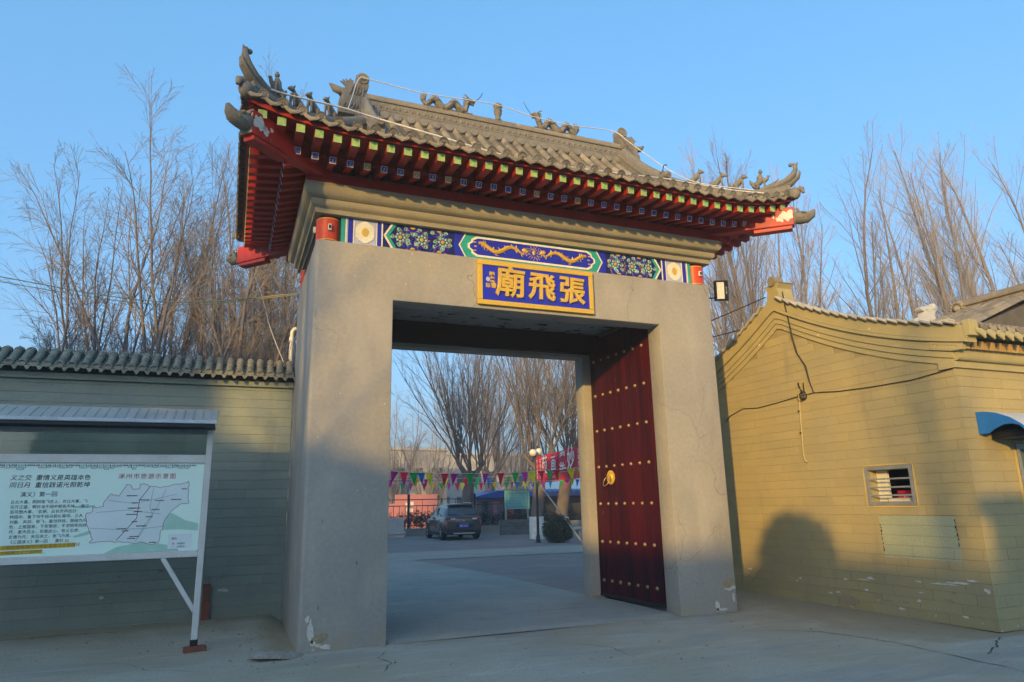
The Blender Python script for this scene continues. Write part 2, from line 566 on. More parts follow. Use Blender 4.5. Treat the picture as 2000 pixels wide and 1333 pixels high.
def text_mb(body, size, m, extrude=0.0, bevel=0.0, offset=0.0, res=2, align='LEFT', shear=0., space=1.0, mb=None):
    cu = bpy.data.curves.new('lettering', 'FONT')
    cu.body = body
    cu.size = size
    cu.extrude = extrude
    cu.bevel_depth = bevel
    cu.bevel_resolution = 1
    cu.offset = offset
    cu.resolution_u = res
    cu.align_x = align
    cu.align_y = 'CENTER'
    cu.shear = shear
    cu.space_character = space
    o = bpy.data.objects.new('lettering', cu)
    col.objects.link(o)
    dg = bpy.context.evaluated_depsgraph_get()
    me = bpy.data.meshes.new_from_object(o.evaluated_get(dg))
    mb = mb or MB()
    mb.add([m @ v.co for v in me.vertices], [tuple(p.vertices) for p in me.polygons])
    bpy.data.objects.remove(o)
    bpy.data.curves.remove(cu)
    bpy.data.meshes.remove(me)
    return mb


def grid(f, us, vs):
    mb = MB()
    n = len(vs)
    for u in us:
        for v in vs:
            mb.v.append(tuple(f(u, v)))
    for i in range(len(us) - 1):
        for j in range(n - 1):
            a = i * n + j
            mb.f.append((a, a + n, a + n + 1, a + 1))
    return mb


def lin(a, b, n):
    return [a + (b - a) * i / (n - 1) for i in range(n)]


def sstep(a, b, x):
    t = max(0., min(1., (x - a) / (b - a)))
    return t * t * (3 - 2 * t)


def blob(rng, cx, cy, rx, ry, n=18, rough=.25):
    out = []
    ph = [rng.uniform(0, 6.28) for _ in range(4)]
    for k in range(n):
        t = 2 * math.pi * k / n
        q = 1 + rough * (math.sin(2 * t + ph[0]) * .5 + math.sin(3 * t + ph[1]) * .4 + math.sin(5 * t + ph[2]) * .35 + math.sin(7 * t + ph[3]) * .25)
        out.append((cx + rx * q * math.cos(t), cy + ry * q * math.sin(t)))
    return out


# ------------------------------------------------------------------ ground
def gz(x, y):
    z = .11 * sstep(1.0, 2.3, y) * (1 - sstep(-.15, .0, x)) * (1 - sstep(4, 7, y))
    return z + .006 * math.sin(x * 1.7 + y * .6) + .004 * math.sin(y * 2.3 - x)


gx = [-160, -90, -40, -16] + lin(-8, 14, 133) + [18, 26, 40, 80, 160]
gy = [-160, -90, -60, -30, -16] + lin(-9, 9, 109) + [11, 14, 18, 24, 32, 45, 70, 110, 160]
g = grid(lambda x, y: (x, y, gz(x, y) if abs(x) < 20 and abs(y) < 20 else 0), gx, gy)


def dust_at(x, y):
    d = 0.
    if x < .3:
        d = max(d, 1 - max(0, 2.4 - y) / 1.1) if y < 2.6 else 0
        d = max(d, (1 - max(0, abs(x + .1)) / .55) * (1 if 0 < y < 2.5 else 0))
    if x > 5.2:
        dd = 7.7 - x
        if -2.9 < y < 3:
            d = max(d, 1 - max(0, dd - .3) / 2.0)
        if 0 < y < 2.5:
            d = max(d, 1 - max(0, x - 6.2) / 1.0)
    if .9 < x < 6.3:
        d = max(d, .75 - abs(y + .05) / .35)
    return max(0., min(1., d)) * .75


go = struct(obj('ground', g, GROUND, sm=60))
da = go.data.attributes.new('dust', 'FLOAT', 'POINT')
da.data.foreach_set('value', [dust_at(v.co.x, v.co.y) for v in go.data.vertices])
# courtyard surfaces behind the gate, each a sheet a few millimetres above the one below
pth = MB().quad((1.04, .17, .032), (5.14, .17, .032), (5.14, 2.6, .032), (1.04, 2.6, .032)).quad((1.04, .03, .004), (5.14, .03, .004), (5.14, .17, .032), (1.04, .17, .032))
pth.quad((-12, 2.6, .118), (-.2, 2.6, .118), (-.2, 7, .034), (-12, 7, .034)).quad((-.2, 2.6, .032), (5.02, 2.6, .032), (4.9, 7, .032), (-.2, 7, .034)).quad((-12, 7, .034), (4.9, 7, .032), (4.2, 13.0, .032), (-12, 13, .034))
struct(obj('courtyard_path', pth, LANE))
struct(obj('courtyard_paving', MB().quad((5.02, 2.6, .026), (40, 2.6, .026), (40, 12.9, .026), (4.3, 12.9, .026), (4.9, 7, .026)), ASPHALT))
struct(obj('courtyard_lane', MB().quad((-12, 13.0, .036), (40, 10.0, .036), (40, 12.6, .036), (-12, 16.9, .036)), LANE))
struct(obj('courtyard_asphalt', MB().quad((-12, 12.9, .030), (40, 9.9, .030), (40, 60, .030), (-12, 60, .030)), ASPHALT))


def crack_line(pts, w, seed, z=.004):
    r = random.Random(seed)
    out = []
    for (xa, ya), (xb, yb) in zip(pts[:-1], pts[1:]):
        n = max(2, int(math.hypot(xb - xa, yb - ya) / .07))
        for k in range(n):
            out.append((xa + (xb - xa) * k / n + r.gauss(0, .012), ya + (yb - ya) * k / n + r.gauss(0, .012)))
    out.append(pts[-1])
    mb = MB()
    ws = [w * r.uniform(.25, 1.2) for _ in out]
    ws[0] = ws[-1] = w * .1
    for i, (x, y) in enumerate(out):
        x2, y2 = out[min(i + 1, len(out) - 1)]
        x1, y1 = out[max(i - 1, 0)]
        d = math.hypot(x2 - x1, y2 - y1) or 1
        nx, ny = -(y2 - y1) / d * ws[i] / 2, (x2 - x1) / d * ws[i] / 2
        mb.v += [(x + nx, y + ny, gz(x, y) + z), (x - nx, y - ny, gz(x, y) + z)]
    mb.f = [(2 * i, 2 * i + 1, 2 * i + 3, 2 * i + 2) for i in range(len(out) - 1)]
    return mb


CRK = M('crack_dirt', (.075, .068, .055), rough=1, fine=.2)  # dark dirt tone of the crack strips
ck = MB()
for pts, w, sd_ in (([(5.5, -1.35), (5.94, -1.75), (6.15, -2.6), (6.11, -3.2), (6.09, -3.6), (6.02, -4.3)], .016, 1), ([(6.45, -3.42), (7.0, -3.15), (7.50, -2.88)], .017, 2), ([(-3.6, 1.98), (-2.65, 2.06), (-1.9, 2.02)], .022, 3),
                    ([(.95, -.35), (.78, -.62), (.86, -.95), (.72, -1.3)], .010, 4), ([(3.0, -.9), (3.3, -1.3), (3.25, -1.9)], .008, 5), ([(-2.2, .6), (-1.7, .35), (-1.5, -.1), (-.9, -.4)], .008, 6)):
    m_ = crack_line(pts, w, sd_)
    ck.add(m_.v, m_.f)
struct(obj('ground_crack', ck, CRK))
rb = MB()
pr_ = random.Random(77)
for k in range(150):
    x, y = pr_.choice(((pr_.uniform(-3, 0), pr_.uniform(.8, 2.4)), (pr_.uniform(5.3, 7.6), pr_.uniform(-2.5, 1.5)), (pr_.uniform(.0, 6), pr_.uniform(-3, .1)), (pr_.uniform(-.7, .2), pr_.uniform(-.6, .3))))
    s_ = pr_.uniform(.005, .016)
    rb.ball((x, y, gz(x, y) + s_ * .4), (s_, s_ * pr_.uniform(.6, 1.2), s_ * .7), 5, 3)
o = obj('grit', rb, CONCRETE, kind='stuff')
o['label'] = 'loose grit and crumbs of mortar scattered over the forecourt'


lv = MB()
lrg = random.Random(19)
for k in range(150):
    x, y = lrg.choice(((lrg.uniform(-3.6, -.05), lrg.uniform(1.7, 2.44)), (lrg.uniform(-.6, -.05), lrg.uniform(.2, 2.4)), (lrg.uniform(6.3, 7.62), lrg.uniform(-2.6, 1.8)), (lrg.uniform(-3, 7), lrg.uniform(-3, .5)), (lrg.uniform(1.1, 5), lrg.uniform(.3, 2.4))))
    z = gz(x, y) + (.036 if 1.04 < x < 5.14 and y > .17 else .005)
    a, s_ = lrg.uniform(0, 6.28), lrg.uniform(.010, .026)
    c_, q_ = math.cos(a) * s_, math.sin(a) * s_
    lv.quad((x - c_, y - q_, z), (x + q_ * .4, y - c_ * .4, z + lrg.uniform(0, .012)), (x + c_, y + q_, z + lrg.uniform(0, .012)), (x - q_ * .4, y + c_ * .4, z + lrg.uniform(0, .01)))
o = obj('fallen_leaves', lv, M('dry_leaf', (.24, .17, .07), (.16, .11, .05), rough=.9), kind='stuff')
o['label'] = 'a few dry brown willow leaves lying on the concrete'

# ------------------------------------------------------------------ the gatehouse
W, D, H = 6.16, 2.48, 4.98
A0, B0, HO, TF = 1.011, 5.167, 4.244, .342          # front opening and front wall thickness
A1, B1, HR, D1 = 1.203, 4.957, 4.147, 2.19          # rear opening
gate = thing('gatehouse', 'grey plastered temple gate with tiled hip roof over red and painted eaves', 'gatehouse')


def build_gate_wall():
    bm = bmesh.new()
    cache = {}

    def V(x, y, z):
        k = (round(x, 4), round(y, 4), round(z, 4))
        if k not in cache:
            cache[k] = bm.verts.new(k)
        return cache[k]

    def F(*p):
        bm.faces.new([V(*q) for q in p])
    IL, IR, ZC = .88, 5.29, 4.60
    for y, a, b, h, flip in ((0, A0, B0, HO, False), (D, A1, B1, HR, True)):
        pl = [(0, 0), (a, 0), (a, h), (b, h), (b, 0), (W, 0), (W, H), (0, H)]
        if flip:
            pl = pl[::-1]
        F(*[(x, y, z) for x, z in pl])
    for y, a, b, h, flip in ((TF, A0, B0, HO, True), (D1, A1, B1, HR, False)):
        pl = [(IL, 0), (a, 0), (a, h), (b, h), (b, 0), (IR, 0), (IR, ZC), (IL, ZC)]
        if flip:
            pl = pl[::-1]
        F(*[(x, y, z) for x, z in pl])
    F((0, D, 0), (0, 0, 0), (0, 0, H), (0, D, H))
    F((W, 0, 0), (W, D, 0), (W, D, H), (W, 0, H))
    F((0, 0, H), (W, 0, H), (W, D, H), (0, D, H))
    F((IL, TF, 0), (IL, D1, 0), (IL, D1, ZC), (IL, TF, ZC))
    F((IR, D1, 0), (IR, TF, 0), (IR, TF, ZC), (IR, D1, ZC))
    F((IL, D1, ZC), (IR, D1, ZC), (IR, TF, ZC), (IL, TF, ZC))
    for y0, y1, a, b, h in ((0, TF, A0, B0, HO), (D1, D, A1, B1, HR)):
        F((a, y0, 0), (a, y1, 0), (a, y1, h), (a, y0, h))
        F((b, y1, 0), (b, y0, 0), (b, y0, h), (b, y1, h))
        F((a, y0, h), (a, y1, h), (b, y1, h), (b, y0, h))
    bm.normal_update()
    ed = [e for e in bm.edges if len(e.link_faces) == 2 and e.calc_face_angle() > .5
          and max(v.co.z for v in e.verts) > .05]
    big = [e for e in ed if abs(e.verts[0].co.x) < .01 and abs(e.verts[1].co.x) < .01 and abs(e.verts[0].co.y) < .01 and abs(e.verts[1].co.y) < .01]
    bmesh.ops.bevel(bm, geom=big, offset=.05, segments=4, affect='EDGES', profile=.5)
    ed = [e for e in bm.edges if e.is_valid and len(e.link_faces) == 2 and e.calc_face_angle() > .9 and max(v.co.z for v in e.verts) > .05]
    bmesh.ops.bevel(bm, geom=ed, offset=.012, segments=2, affect='EDGES', profile=.5)
    me = bpy.data.meshes.new('wall')
    bm.to_mesh(me)
    bm.free()
    return me


me = build_gate_wall()
obj('wall', me, PLASTER, gate, sm=35)
obj('ceiling', MB().box((.90, TF + .02, 4.56), (5.27, D1 - .02, 4.59)), CEIL, gate)
obj('beam', MB().box((.90, 2.06, 4.20), (5.27, 2.18, 4.555)), DARKWOOD_SHADE, gate)  # dark block standing in for the shade on the rear lintel
obj('beam', MB().box((.90, TF + .012, 4.30), (5.27, TF + .10, 4.55)), DARKWOOD_SHADE, gate)
obj('door_sill', MB().box((B1 + .02, D1 - .09, 0), (5.28, D1 - .01, .055)), PLASTERTAN, gate)
# worn patches at the feet of the piers: lime and bare render showing through, each a thin broken-edged skin
rng = random.Random(11)


def skin(name, mat, cx, cz, rx, rz, plane, parent, rough=.32, lift=.004, n=26):
    pl = [(x, max(.012, z)) for x, z in blob(rng, cx, cz, rx, rz, n, rough)]
    if plane == 'front':
        m = T(0, -.001, 0) @ FRONT
    elif plane == 'left':
        m = T(-.001, 0, 0) @ LEFTF
    else:
        m = plane
    obj(name, MB().prism(pl, m, 0, lift), mat, parent)


for cx, cz, rx, rz in ((.14, .22, .035, .12), (.20, .10, .06, .04), (.31, .05, .07, .022), (.10, .36, .02, .04)):
    skin('lime_patch', PLASTERWHITE, cx, cz, rx, rz, 'front', gate)
skin('render_patch', PLASTERTAN, .25, .15, .085, .055, 'front', gate, .22, .006)
for cx, cz, rx, rz in ((6.05, .33, .09, .035), (5.80, .10, .03, .08), (5.88, .05, .10, .02), (6.10, .2, .02, .06)):
    skin('lime_patch', PLASTERWHITE, cx, cz, rx, rz, 'front', gate)
skin('render_patch', PLASTERTAN, 6.03, .40, .10, .065, 'front', gate, .2, .006)
for k in range(26):
    x, z = (rng.uniform(.1, 6.0), rng.uniform(4.40, 4.95)) if k < 15 else (rng.uniform(.06, .95), rng.uniform(.3, 4.2))
    if not 2.1 < x < 4.1:
        skin('chip', PLASTERWHITE, x, z, rng.uniform(.004, .008), rng.uniform(.004, .011), 'front', gate, n=7)
for k in range(3):
    skin('score', DARKWOOD_SHADE, rng.uniform(.2, .9), rng.uniform(.3, 1.6), .004, rng.uniform(.015, .05), 'front', gate, n=6, lift=.002)

# --- doors: boards, brass studs and a ring on a boss
stud_me = shared(MB().lathe([(.001, .03), (.014, .027), (.025, .016), (.030, .0)][::-1], n=10), 'stud', BRASS, 60)


def door(p, q, label=None):
    """One leaf standing open along the line p-q, bottom at .06."""
    p, q = Vector((*p, 0)), Vector((*q, 0))
    d = (q - p)
    L = d.length
    d.normalize()
    nrm = Vector((d.y, -d.x, 0)) if p.x < 3 else Vector((-d.y, d.x, 0))
    fr = Matrix(((d.x, nrm.x, 0, p.x), (d.y, nrm.y, 0, p.y), (0, 0, 1, .06), (0, 0, 0, 1)))
    leaf = obj('door', MB().box((0, -.055, 0), (L, -.012, 4.40), fr), DOOR, gate, label)
    nb = 9
    for i in range(nb):
        w = L / nb
        o_ = .001 * R.random()
        obj('plank', MB().box((i * w + .003, -.0118, .05), ((i + 1) * w - .003, .004 + o_, 4.38), fr), DOOR, leaf, bevel=.002)
    obj('kick_strip', MB().box((0, -.0115, .0), (L, .008, .047), fr), IRON, leaf)
    rot = fr @ Matrix.Rotation(rad(-90), 4, 'X')
    for r in range(7):
        for c in range(7):
            u = (.17 + .2475 * c) * L / 1.80
            z = .26 + .6195 * r
            inst('stud', stud_me, leaf, fr @ T(u, .0055, z) @ Matrix.Rotation(rad(-90), 4, 'X') @ Matrix.Scale(R.uniform(.9, 1.1), 4))
    pm = fr @ T(1.28 * L / 1.8, .006, 1.93) @ Matrix.Rotation(rad(-90), 4, 'X')
    boss = MB().lathe([(.115, 0), (.118, .012), (.095, .02), (.075, .018), (.066, .034), (.035, .052), (.001, .056)], n=20, m=pm)
    for k in range(16):
        t = 2 * math.pi * k / 16
        v = pm @ Vector((.106 * math.cos(t), .106 * math.sin(t), .016))
        boss.ball(v, .011, 6, 4)
    for sx in (-1, 1):
        v = pm @ Vector((sx * .025, -.02, .045))
        boss.ball(v, .014, 6, 4)
    bo = obj('boss', boss, GOLD, leaf, sm=50)
    ring = [pm @ (Vector((.085 * math.cos(t), -.02 + 0 * t, .05)) + Vector((0, .075 + .085 * math.sin(t), .045 + .05 * math.sin(t)))) for t in lin(0, 2 * math.pi, 22)]
    obj('ring', MB().tube(ring, .008, 6), BRASS, leaf, sm=60)
    return leaf


door((5.20, .405), (5.105, 2.16))
door((.96, .405), (1.055, 2.16))

# --- frieze behind the painted band, corner posts and their lamp boxes
obj('frieze', MB().box((.05, .06, H + .002), (W - .05, D - .06, 5.335)), DARKWOOD_SHADE, gate)
for cx, cy in ((.157, .157), (W - .157, .157), (.157, D - .157), (W - .157, D - .157)):
    pst = obj('corner_post', MB().lathe([(.156, 0), (.156, .315)], (cx, cy, H + .003), 28), COLRED, gate, sm=40)
    for z in (H + .006, H + .300):
        obj('gilt_band', MB().lathe([(.1585, 0), (.1605, .006), (.1585, .012)], (cx, cy, z), 28), FRAMEGOLD, pst, sm=40)
    sy = -1 if cy < 1 else 1
    sx = -1 if cx < 1 else 1
    for dx, dy in ((0, sy), (sx, 0)):
        px, py = cx + dx * .175, cy + dy * .175
        w, d_ = (.022, .018) if dx == 0 else (.018, .022)
        lb = obj('lamp_box', MB().box((px - w, py - d_, H + .13), (px + w, py + d_, H + .215)), PALE, pst, bevel=.004)
        obj('lamp_lens', MB().box((px - w * .6 + dx * .013, py - d_ * .6 + dy * .013, H + .15), (px + w * .6 + dx * .013, py + d_ * .6 + dy * .013, H + .195)), BLACK, pst)

# --- painted band: glazed relief pieces on a backing board
BY, BZ0, BZ1 = .035, H + .002, 5.328
BZ = (BZ0 + BZ1) / 2
band = obj('painted_band', MB().box((.305, BY, BZ0), (W - .305, BY + .02, BZ1)), B_NAVY, gate)


def bp(name, poly, mat, d0, d1):
    """Relief piece on the band; poly in x,z ; mirrored twin as well."""
    for s in (0, 1):
        q = poly if not s else [(W - x, z) for x, z in poly][::-1]
        obj(name, MB().prism(q, T(0, BY, 0) @ FRONT, d0, d1), mat, band)


def rect(x0, x1, z0=None, z1=None):
    z0, z1 = z0 or BZ0, z1 or BZ1
    return [(x0, z0), (x1, z0), (x1, z1), (x0, z1)]


bp('stripe', rect(.306, .362), B_TEAL, 0, .006)
bp('stripe', rect(.364, .384), B_CREAM, 0, .008)
bp('stripe', rect(.387, .397), B_LAV, 0, .006)
bp('stripe', rect(.399, .462), B_BLUE, 0, .005)
bp('stripe', rect(.465, .482), B_CREAM, 0, .007)
bp('square', rect(.485, .768), B_LAV, 0, .003)
bp('stripe', rect(.771, .783), B_CREAM, 0, .007)
bp('stripe', rect(.785, .838), B_BLUE, 0, .005)
bp('stripe', rect(.841, .860), B_CREAM, 0, .007)
lob = [(.622 + (.122 + .010 * abs(math.sin(3 * t))) * math.cos(t), BZ + .002 + (.143 + .012 * abs(math.sin(3 * t))) * math.sin(t)) for t in lin(0, 2 * math.pi * 35 / 36, 36)]
bp('roundel', lob, B_CREAM, .0032, .012)
fl = [(.622 + (.052 if k % 2 else .038) * math.cos(t), BZ + .002 + (.068 if k % 2 else .05) * math.sin(t)) for k, t in enumerate(lin(0, 2 * math.pi * 31 / 32, 32))]
bp('gilt_flower', fl, GOLD, .0122, .018)


def chev(x, w, k, z=BZ, sgn=1):
    dx = .105 * sgn
    return [(x + dx, BZ0), (x + w + dx, BZ0), (x + w, z), (x + w + dx, BZ1), (x + dx, BZ1), (x, z)]


bp('chevron', chev(.868, .030, 0), B_CREAM, 0, .010)
bp('chevron', chev(.900, .045, 0), B_TEAL, 0, .007)


def zig(x0, x1, d):
    return [(x0, BZ0), (x1 + d, BZ0), (x1, BZ), (x1 + d, BZ1), (x0, BZ1)]


bp('chevron', [(1.945 - .06, BZ0), (1.945 + .075, BZ0), (1.925, BZ), (1.945 + .075, BZ1), (1.945 - .06, BZ1), (1.855, BZ)], B_BLUE, 0, .004)
bp('chevron', [(2.022, BZ0), (2.040, BZ0), (1.948, BZ), (2.040, BZ1), (2.022, BZ1), (1.928, BZ)], B_CREAM, 0, .009)
hexp = [(2.043, BZ0), (W - 2.043, BZ0), (W - 1.951, BZ), (W - 2.043, BZ1), (2.043, BZ1), (1.951, BZ)]
obj('hexagon_panel', MB().prism(hexp, T(0, BY, 0) @ FRONT, 0, .006), B_TEAL, band)


def cart(x0, hh, r):
    a = [(x0 + r, BZ - hh), (W - x0 - r, BZ - hh)]
    right = [(W - x0 - r * .45, BZ - hh * .72), (W - x0 - r * .38, BZ - hh * .45), (W - x0, BZ - hh * .2), (W - x0, BZ + hh * .2), (W - x0 - r * .38, BZ + hh * .45), (W - x0 - r * .45, BZ + hh * .72)]
    b = [(W - x0 - r, BZ + hh), (x0 + r, BZ + hh)]
    left = [(W - x, 2 * BZ - z) for x, z in right]
    return a + right + b + left


obj('cartouche_rim', MB().prism(cart(2.062, .152, .13), T(0, BY, 0) @ FRONT, .0062, .014), B_CREAM, band)
obj('cartouche', MB().prism(cart(2.092, .122, .12), T(0, BY, 0) @ FRONT, .0142, .0165), B_BLUE, band)


def fp(x, z, d):
    return (x, BY - d, z)


for s in (0, 1):                                       # a generic pair of gilt dragons with clouds
    X = (lambda x: x) if not s else (lambda x: W - x)
    mb = MB()
    body = [(2.22 + .70 * t, BZ + .058 * math.sin(t * 9.2 + 1.2) * (1 - .25 * t)) for t in lin(0, 1, 26)]
    mb.tube([fp(X(x), z, .018) for x, z in body], [.012 + .021 * math.sin(math.pi * min(1, .12 + .9 * i / 25)) for i in range(26)], 6)
    mb.ball(fp(X(2.93), BZ + .03, .022), (.040, .012, .030), 8, 5)
    mb.ball(fp(X(2.965), BZ + .012, .022), (.026, .010, .016), 8, 5)
    rr = random.Random(5)
    for k in range(44):
        i = rr.randrange(2, 25)
        x, z = body[i]
        a = rr.uniform(0, 6.28)
        ln = rr.uniform(.03, .075)
        pts = [fp(X(x + math.cos(a + j * .5) * ln * j / 3), min(BZ + .108, max(BZ - .108, z + math.sin(a + j * .5) * ln * j / 3)), .017) for j in range(4)]
        mb.tube(pts, [.010, .008, .007, .004], 4)
    for j in range(7):
        a = j * .9 + .3
        mb.tube([fp(X(2.95 + .02 * math.cos(a)), BZ + .03 + .02 * math.sin(a), .017), fp(X(2.95 + .065 * math.cos(a)), BZ + .02 + .06 * math.sin(a), .017)], [.007, .003], 4)
    for j in range(3):
        mb.ball(fp(X(2.165 + .01 * (j == 1)), BZ + .062 * (j - 1), .018), (.026, .006, .012), 7, 4)
    obj('gilt_dragon', mb, GOLD, band, sm=50)
mb = MB().ball(fp(W / 2, BZ + .01, .02), (.024, .008, .040), 8, 6)
rr = random.Random(8)
for k in range(16):
    a = 2 * math.pi * k / 16
    pts = [fp(W / 2 + (.045 + .028 * j) * math.cos(a) + rr.uniform(-.014, .014), BZ + (.05 + .022 * j) * math.sin(a) * (1 if j < 3 else .95) + rr.uniform(-.01, .01), .017) for j in range(4)]
    pts = [(x, y, min(BZ + .11, max(BZ - .11, z))) for x, y, z in pts]
    mb.tube(pts, .004, 4)
obj('gilt_pearl', mb, GOLD, band, sm=50)


def ringpts(cx, cz, r, d, turns=1.0, n=10, start=0., shrink=0.):
    return [fp(cx + r * (1 - shrink * k / (n - 1)) * math.cos(start + 2 * math.pi * turns * k / (n - 1)),
               cz + r * (1 - shrink * k / (n - 1)) * math.sin(start + 2 * math.pi * turns * k / (n - 1)), d) for k in range(n)]


centres = [(1.10, BZ, 1), (1.40, BZ - .004, 0), (1.27, BZ0 + .012, 2), (1.27, BZ1 - .012, 2), (1.645, BZ0 + .012, 2), (1.645, BZ1 - .012, 2), (1.70, BZ, 1)]
for s in (0, 1):
    X = (lambda x: x) if not s else (lambda x: W - x)
    blue, aqua, ochre = MB(), MB(), MB()
    for cx, cz, kind in centres:
        disc = MB()

        def ok(x, z, marg=.012):
            inside = BZ0 + marg < z < BZ1 - marg
            left = .957 + .105 * abs(z - BZ) / (BZ1 - BZ)
            right = 1.845 + .03 * abs(z - BZ) / (BZ1 - BZ)
            return inside and left + marg < x < right - marg
        if kind < 2:
            for k in range(8):
                t = 2 * math.pi * k / 8
                x, z = cx + .056 * math.cos(t), cz + .056 * math.sin(t)
                if ok(x, z):
                    aqua.ball(fp(X(x), z, .003), (.019, .006, .019), 7, 4)
            obj('flower_centre', MB().ball(fp(X(cx), cz, .004), (.030, .010, .030), 10, 5), B_OCHRE, band, sm=60)
            R1, n1 = .112, 9
        else:
            hz = -1 if cz > BZ else 1
            for k in range(5):
                t = math.pi * (k + .5) / 5
                blue.ball(fp(X(cx + .058 * math.cos(t)), cz + hz * .058 * math.sin(t), .002), (.018, .005, .018), 7, 4)
            pl = [(X(cx) + .036 * math.cos(t), cz + hz * .030 * math.sin(t)) for t in lin(0, math.pi, 9)]
            if hz < 0:
                pl = pl[::-1]
            obj('flower_centre', MB().prism(pl, T(0, BY, 0) @ FRONT, .001, .009), B_OCHRE, band)
            R1, n1 = .105, 10
        for k in range(n1):
            t = 2 * math.pi * (k + .5) / n1
            x, z = cx + R1 * math.cos(t), cz + R1 * math.sin(t)
            if ok(x, z, .026):
                tgt = aqua if (k + kind) % 2 else blue
                tgt.tube(ringpts(X(x), z, .027, .004, 1.5, 13, t, .6), .0062, 4)
                ochre.tube(ringpts(X(x), z, .036, .0015, .45, 6, t + 2), .0035, 3)
    obj('scroll', blue, B_BLUE, band, sm=60, kind='stuff')
    obj('scroll', aqua, B_AQUA, band, sm=60, kind='stuff')
    obj('vine', ochre, B_OCHRE, band, sm=60, kind='stuff')

# --- cornice: mitred mouldings round all four sides


def ring_moulding(name, prof, mat, parent=gate, sm=50):
    """prof: list of (outward offset, z) from bottom to top."""
    mb = MB()
    for o_, z in prof:
        mb.v += [(-o_, -o_, z), (W + o_, -o_, z), (W + o_, D + o_, z), (-o_, D + o_, z)]
    for i in range(len(prof) - 1):
        for k in range(4):
            a, b = i * 4 + k, i * 4 + (k + 1) % 4
            mb.f.append((a, b, b + 4, a + 4))
    return obj(name, mb, mat, parent, sm=sm)


def arc(o0, z0, o1, z1, bulge, n=7):
    out = []
    for i in range(n):
        t = i / (n - 1)
        nx, nz = (z1 - z0), -(o1 - o0)
        q = math.sin(math.pi * t) * bulge
        out.append((o0 + (o1 - o0) * t + nx * q, z0 + (z1 - z0) * t + nz * q))
    return out


ring_moulding('cornice_moulding', [(-.06, 5.332), (.040, 5.332), (.042, 5.395), (.0, 5.397)], CORNICE)
ring_moulding('cornice_moulding', [(.0, 5.398), (.050, 5.398)] + arc(.052, 5.402, .10, 5.505, .22) + [(.08, 5.507)], CORNICE)
ring_moulding('cornice_moulding', [(.06, 5.509), (.105, 5.510)] + arc(.112, 5.514, .185, 5.665, .20) + [(.192, 5.672), (.192, 5.690), (.10, 5.692)], CORNICE)
ring_moulding('wall_plate', [(.06, 5.694), (.172, 5.695), (.172, 5.845), (.10, 5.847)], RED)
obj('attic_wall', MB().box((.02, .02, 5.34), (W - .02, D - .02, 6.0)), DARKWOOD_SHADE, gate)

# ------------------------------------------------------------------ the roof
EX0, EX1, EY0, EY1, RY = -.95, W + .95, -1.08, D + 1.08, D / 2
ZE = 5.985


def prof_z(d):
    t = d / 2.32
    return ZE + 1.69 * (.45 * t + .55 * t * t)


def lift(s, d):
    return .25 * max(0., 1 - s / 1.35) ** 2 * max(0., 1 - max(d, 0) / 1.6)


def sweep(mb, profile, path, closed=True):
    path = [Vector(p) for p in path]
    n = len(profile)
    base = len(mb.v)
    for i, p in enumerate(path):
        d = path[min(i + 1, len(path) - 1)] - path[max(i - 1, 0)]
        r = Vector((d.y, -d.x, 0))
        r = r.normalized() if r.length > 1e-6 else Vector((1, 0, 0))
        d.normalize()
        u = r.cross(d)
        if u.z < 0:
            u = -u
        for x, z in profile:
            mb.v.append(tuple(p + r * x + u * z))
    for i in range(len(path) - 1):
        for k in range(n - 1 + closed):
            a, b = base + i * n + k, base + i * n + (k + 1) % n
            mb.f.append((a, a + n, b + n, b))
    mb.f.append(tuple(base + k for k in range(n)))
    mb.f.append(tuple(base + (len(path) - 1) * n + k for k in range(n - 1, -1, -1)))
    return mb


class Side:
    """One eave: a runs along it, d runs inward from it."""
    def __init__(s, o, along, inward, length):
        s.o, s.al, s.inw, s.L = Vector(o), Vector(along), Vector(inward), length

    def at(s, a, d, z=None):
        p = s.o + s.al * a + s.inw * d
        p.z = (prof_z(d) + lift(min(a, s.L - a), d)) if z is None else z
        return p


SF = Side((EX0, EY0, 0), (1, 0, 0), (0, 1, 0), EX1 - EX0)
SB = Side((EX1, EY1, 0), (-1, 0, 0), (0, -1, 0), EX1 - EX0)
SL = Side((EX0, EY1, 0), (0, -1, 0), (1, 0, 0), EY1 - EY0)
SR = Side((EX1, EY0, 0), (0, 1, 0), (-1, 0, 0), EY1 - EY0)
GD = 1.57                                             # how far in the gable walls stand
PITCH = .2135

# rafters, lower tier with blue ends and flying tier with green ends


def rafter(side, a, d0, d1, zc, slope, w, name, endmat, rim, mat):
    la = lift(min(a, side.L - a), .1) * .92
    p = side.at(a, d0, zc + la)
    q = side.at(a, d1, zc + slope * (d1 - d0) + la)
    o = obj(name, MB().beam(q, p, w, w), RED, gate, bevel=.004)
    if endmat:
        dr = (p - q).normalized()
        if rim:
            obj('end_rim', MB().beam(p + dr * .0005, p + dr * .003, w * .97, w * .97), PALE, o)
            obj('end_paint', MB().beam(p + dr * .0031, p + dr * .005, w * .76, w * .76), endmat, o)
            if R.random() < .75:
                up = Vector((0, 0, 1))
                rg = dr.cross(up).normalized()
                c = p + dr * .006
                uu = rg.cross(dr)
                obj('end_mark', MB().tube([c - rg * w * .2 + uu * w * .22, c + rg * w * .1 + uu * w * .1, c - rg * w * .1 - uu * w * .05, c + rg * w * .16 - uu * w * .22], w * .055, 4), PALE, o)
        else:
            obj('end_paint', MB().beam(p + dr * .0005, p + dr * .004, w * .97, w * .97), endmat, o)
    return o


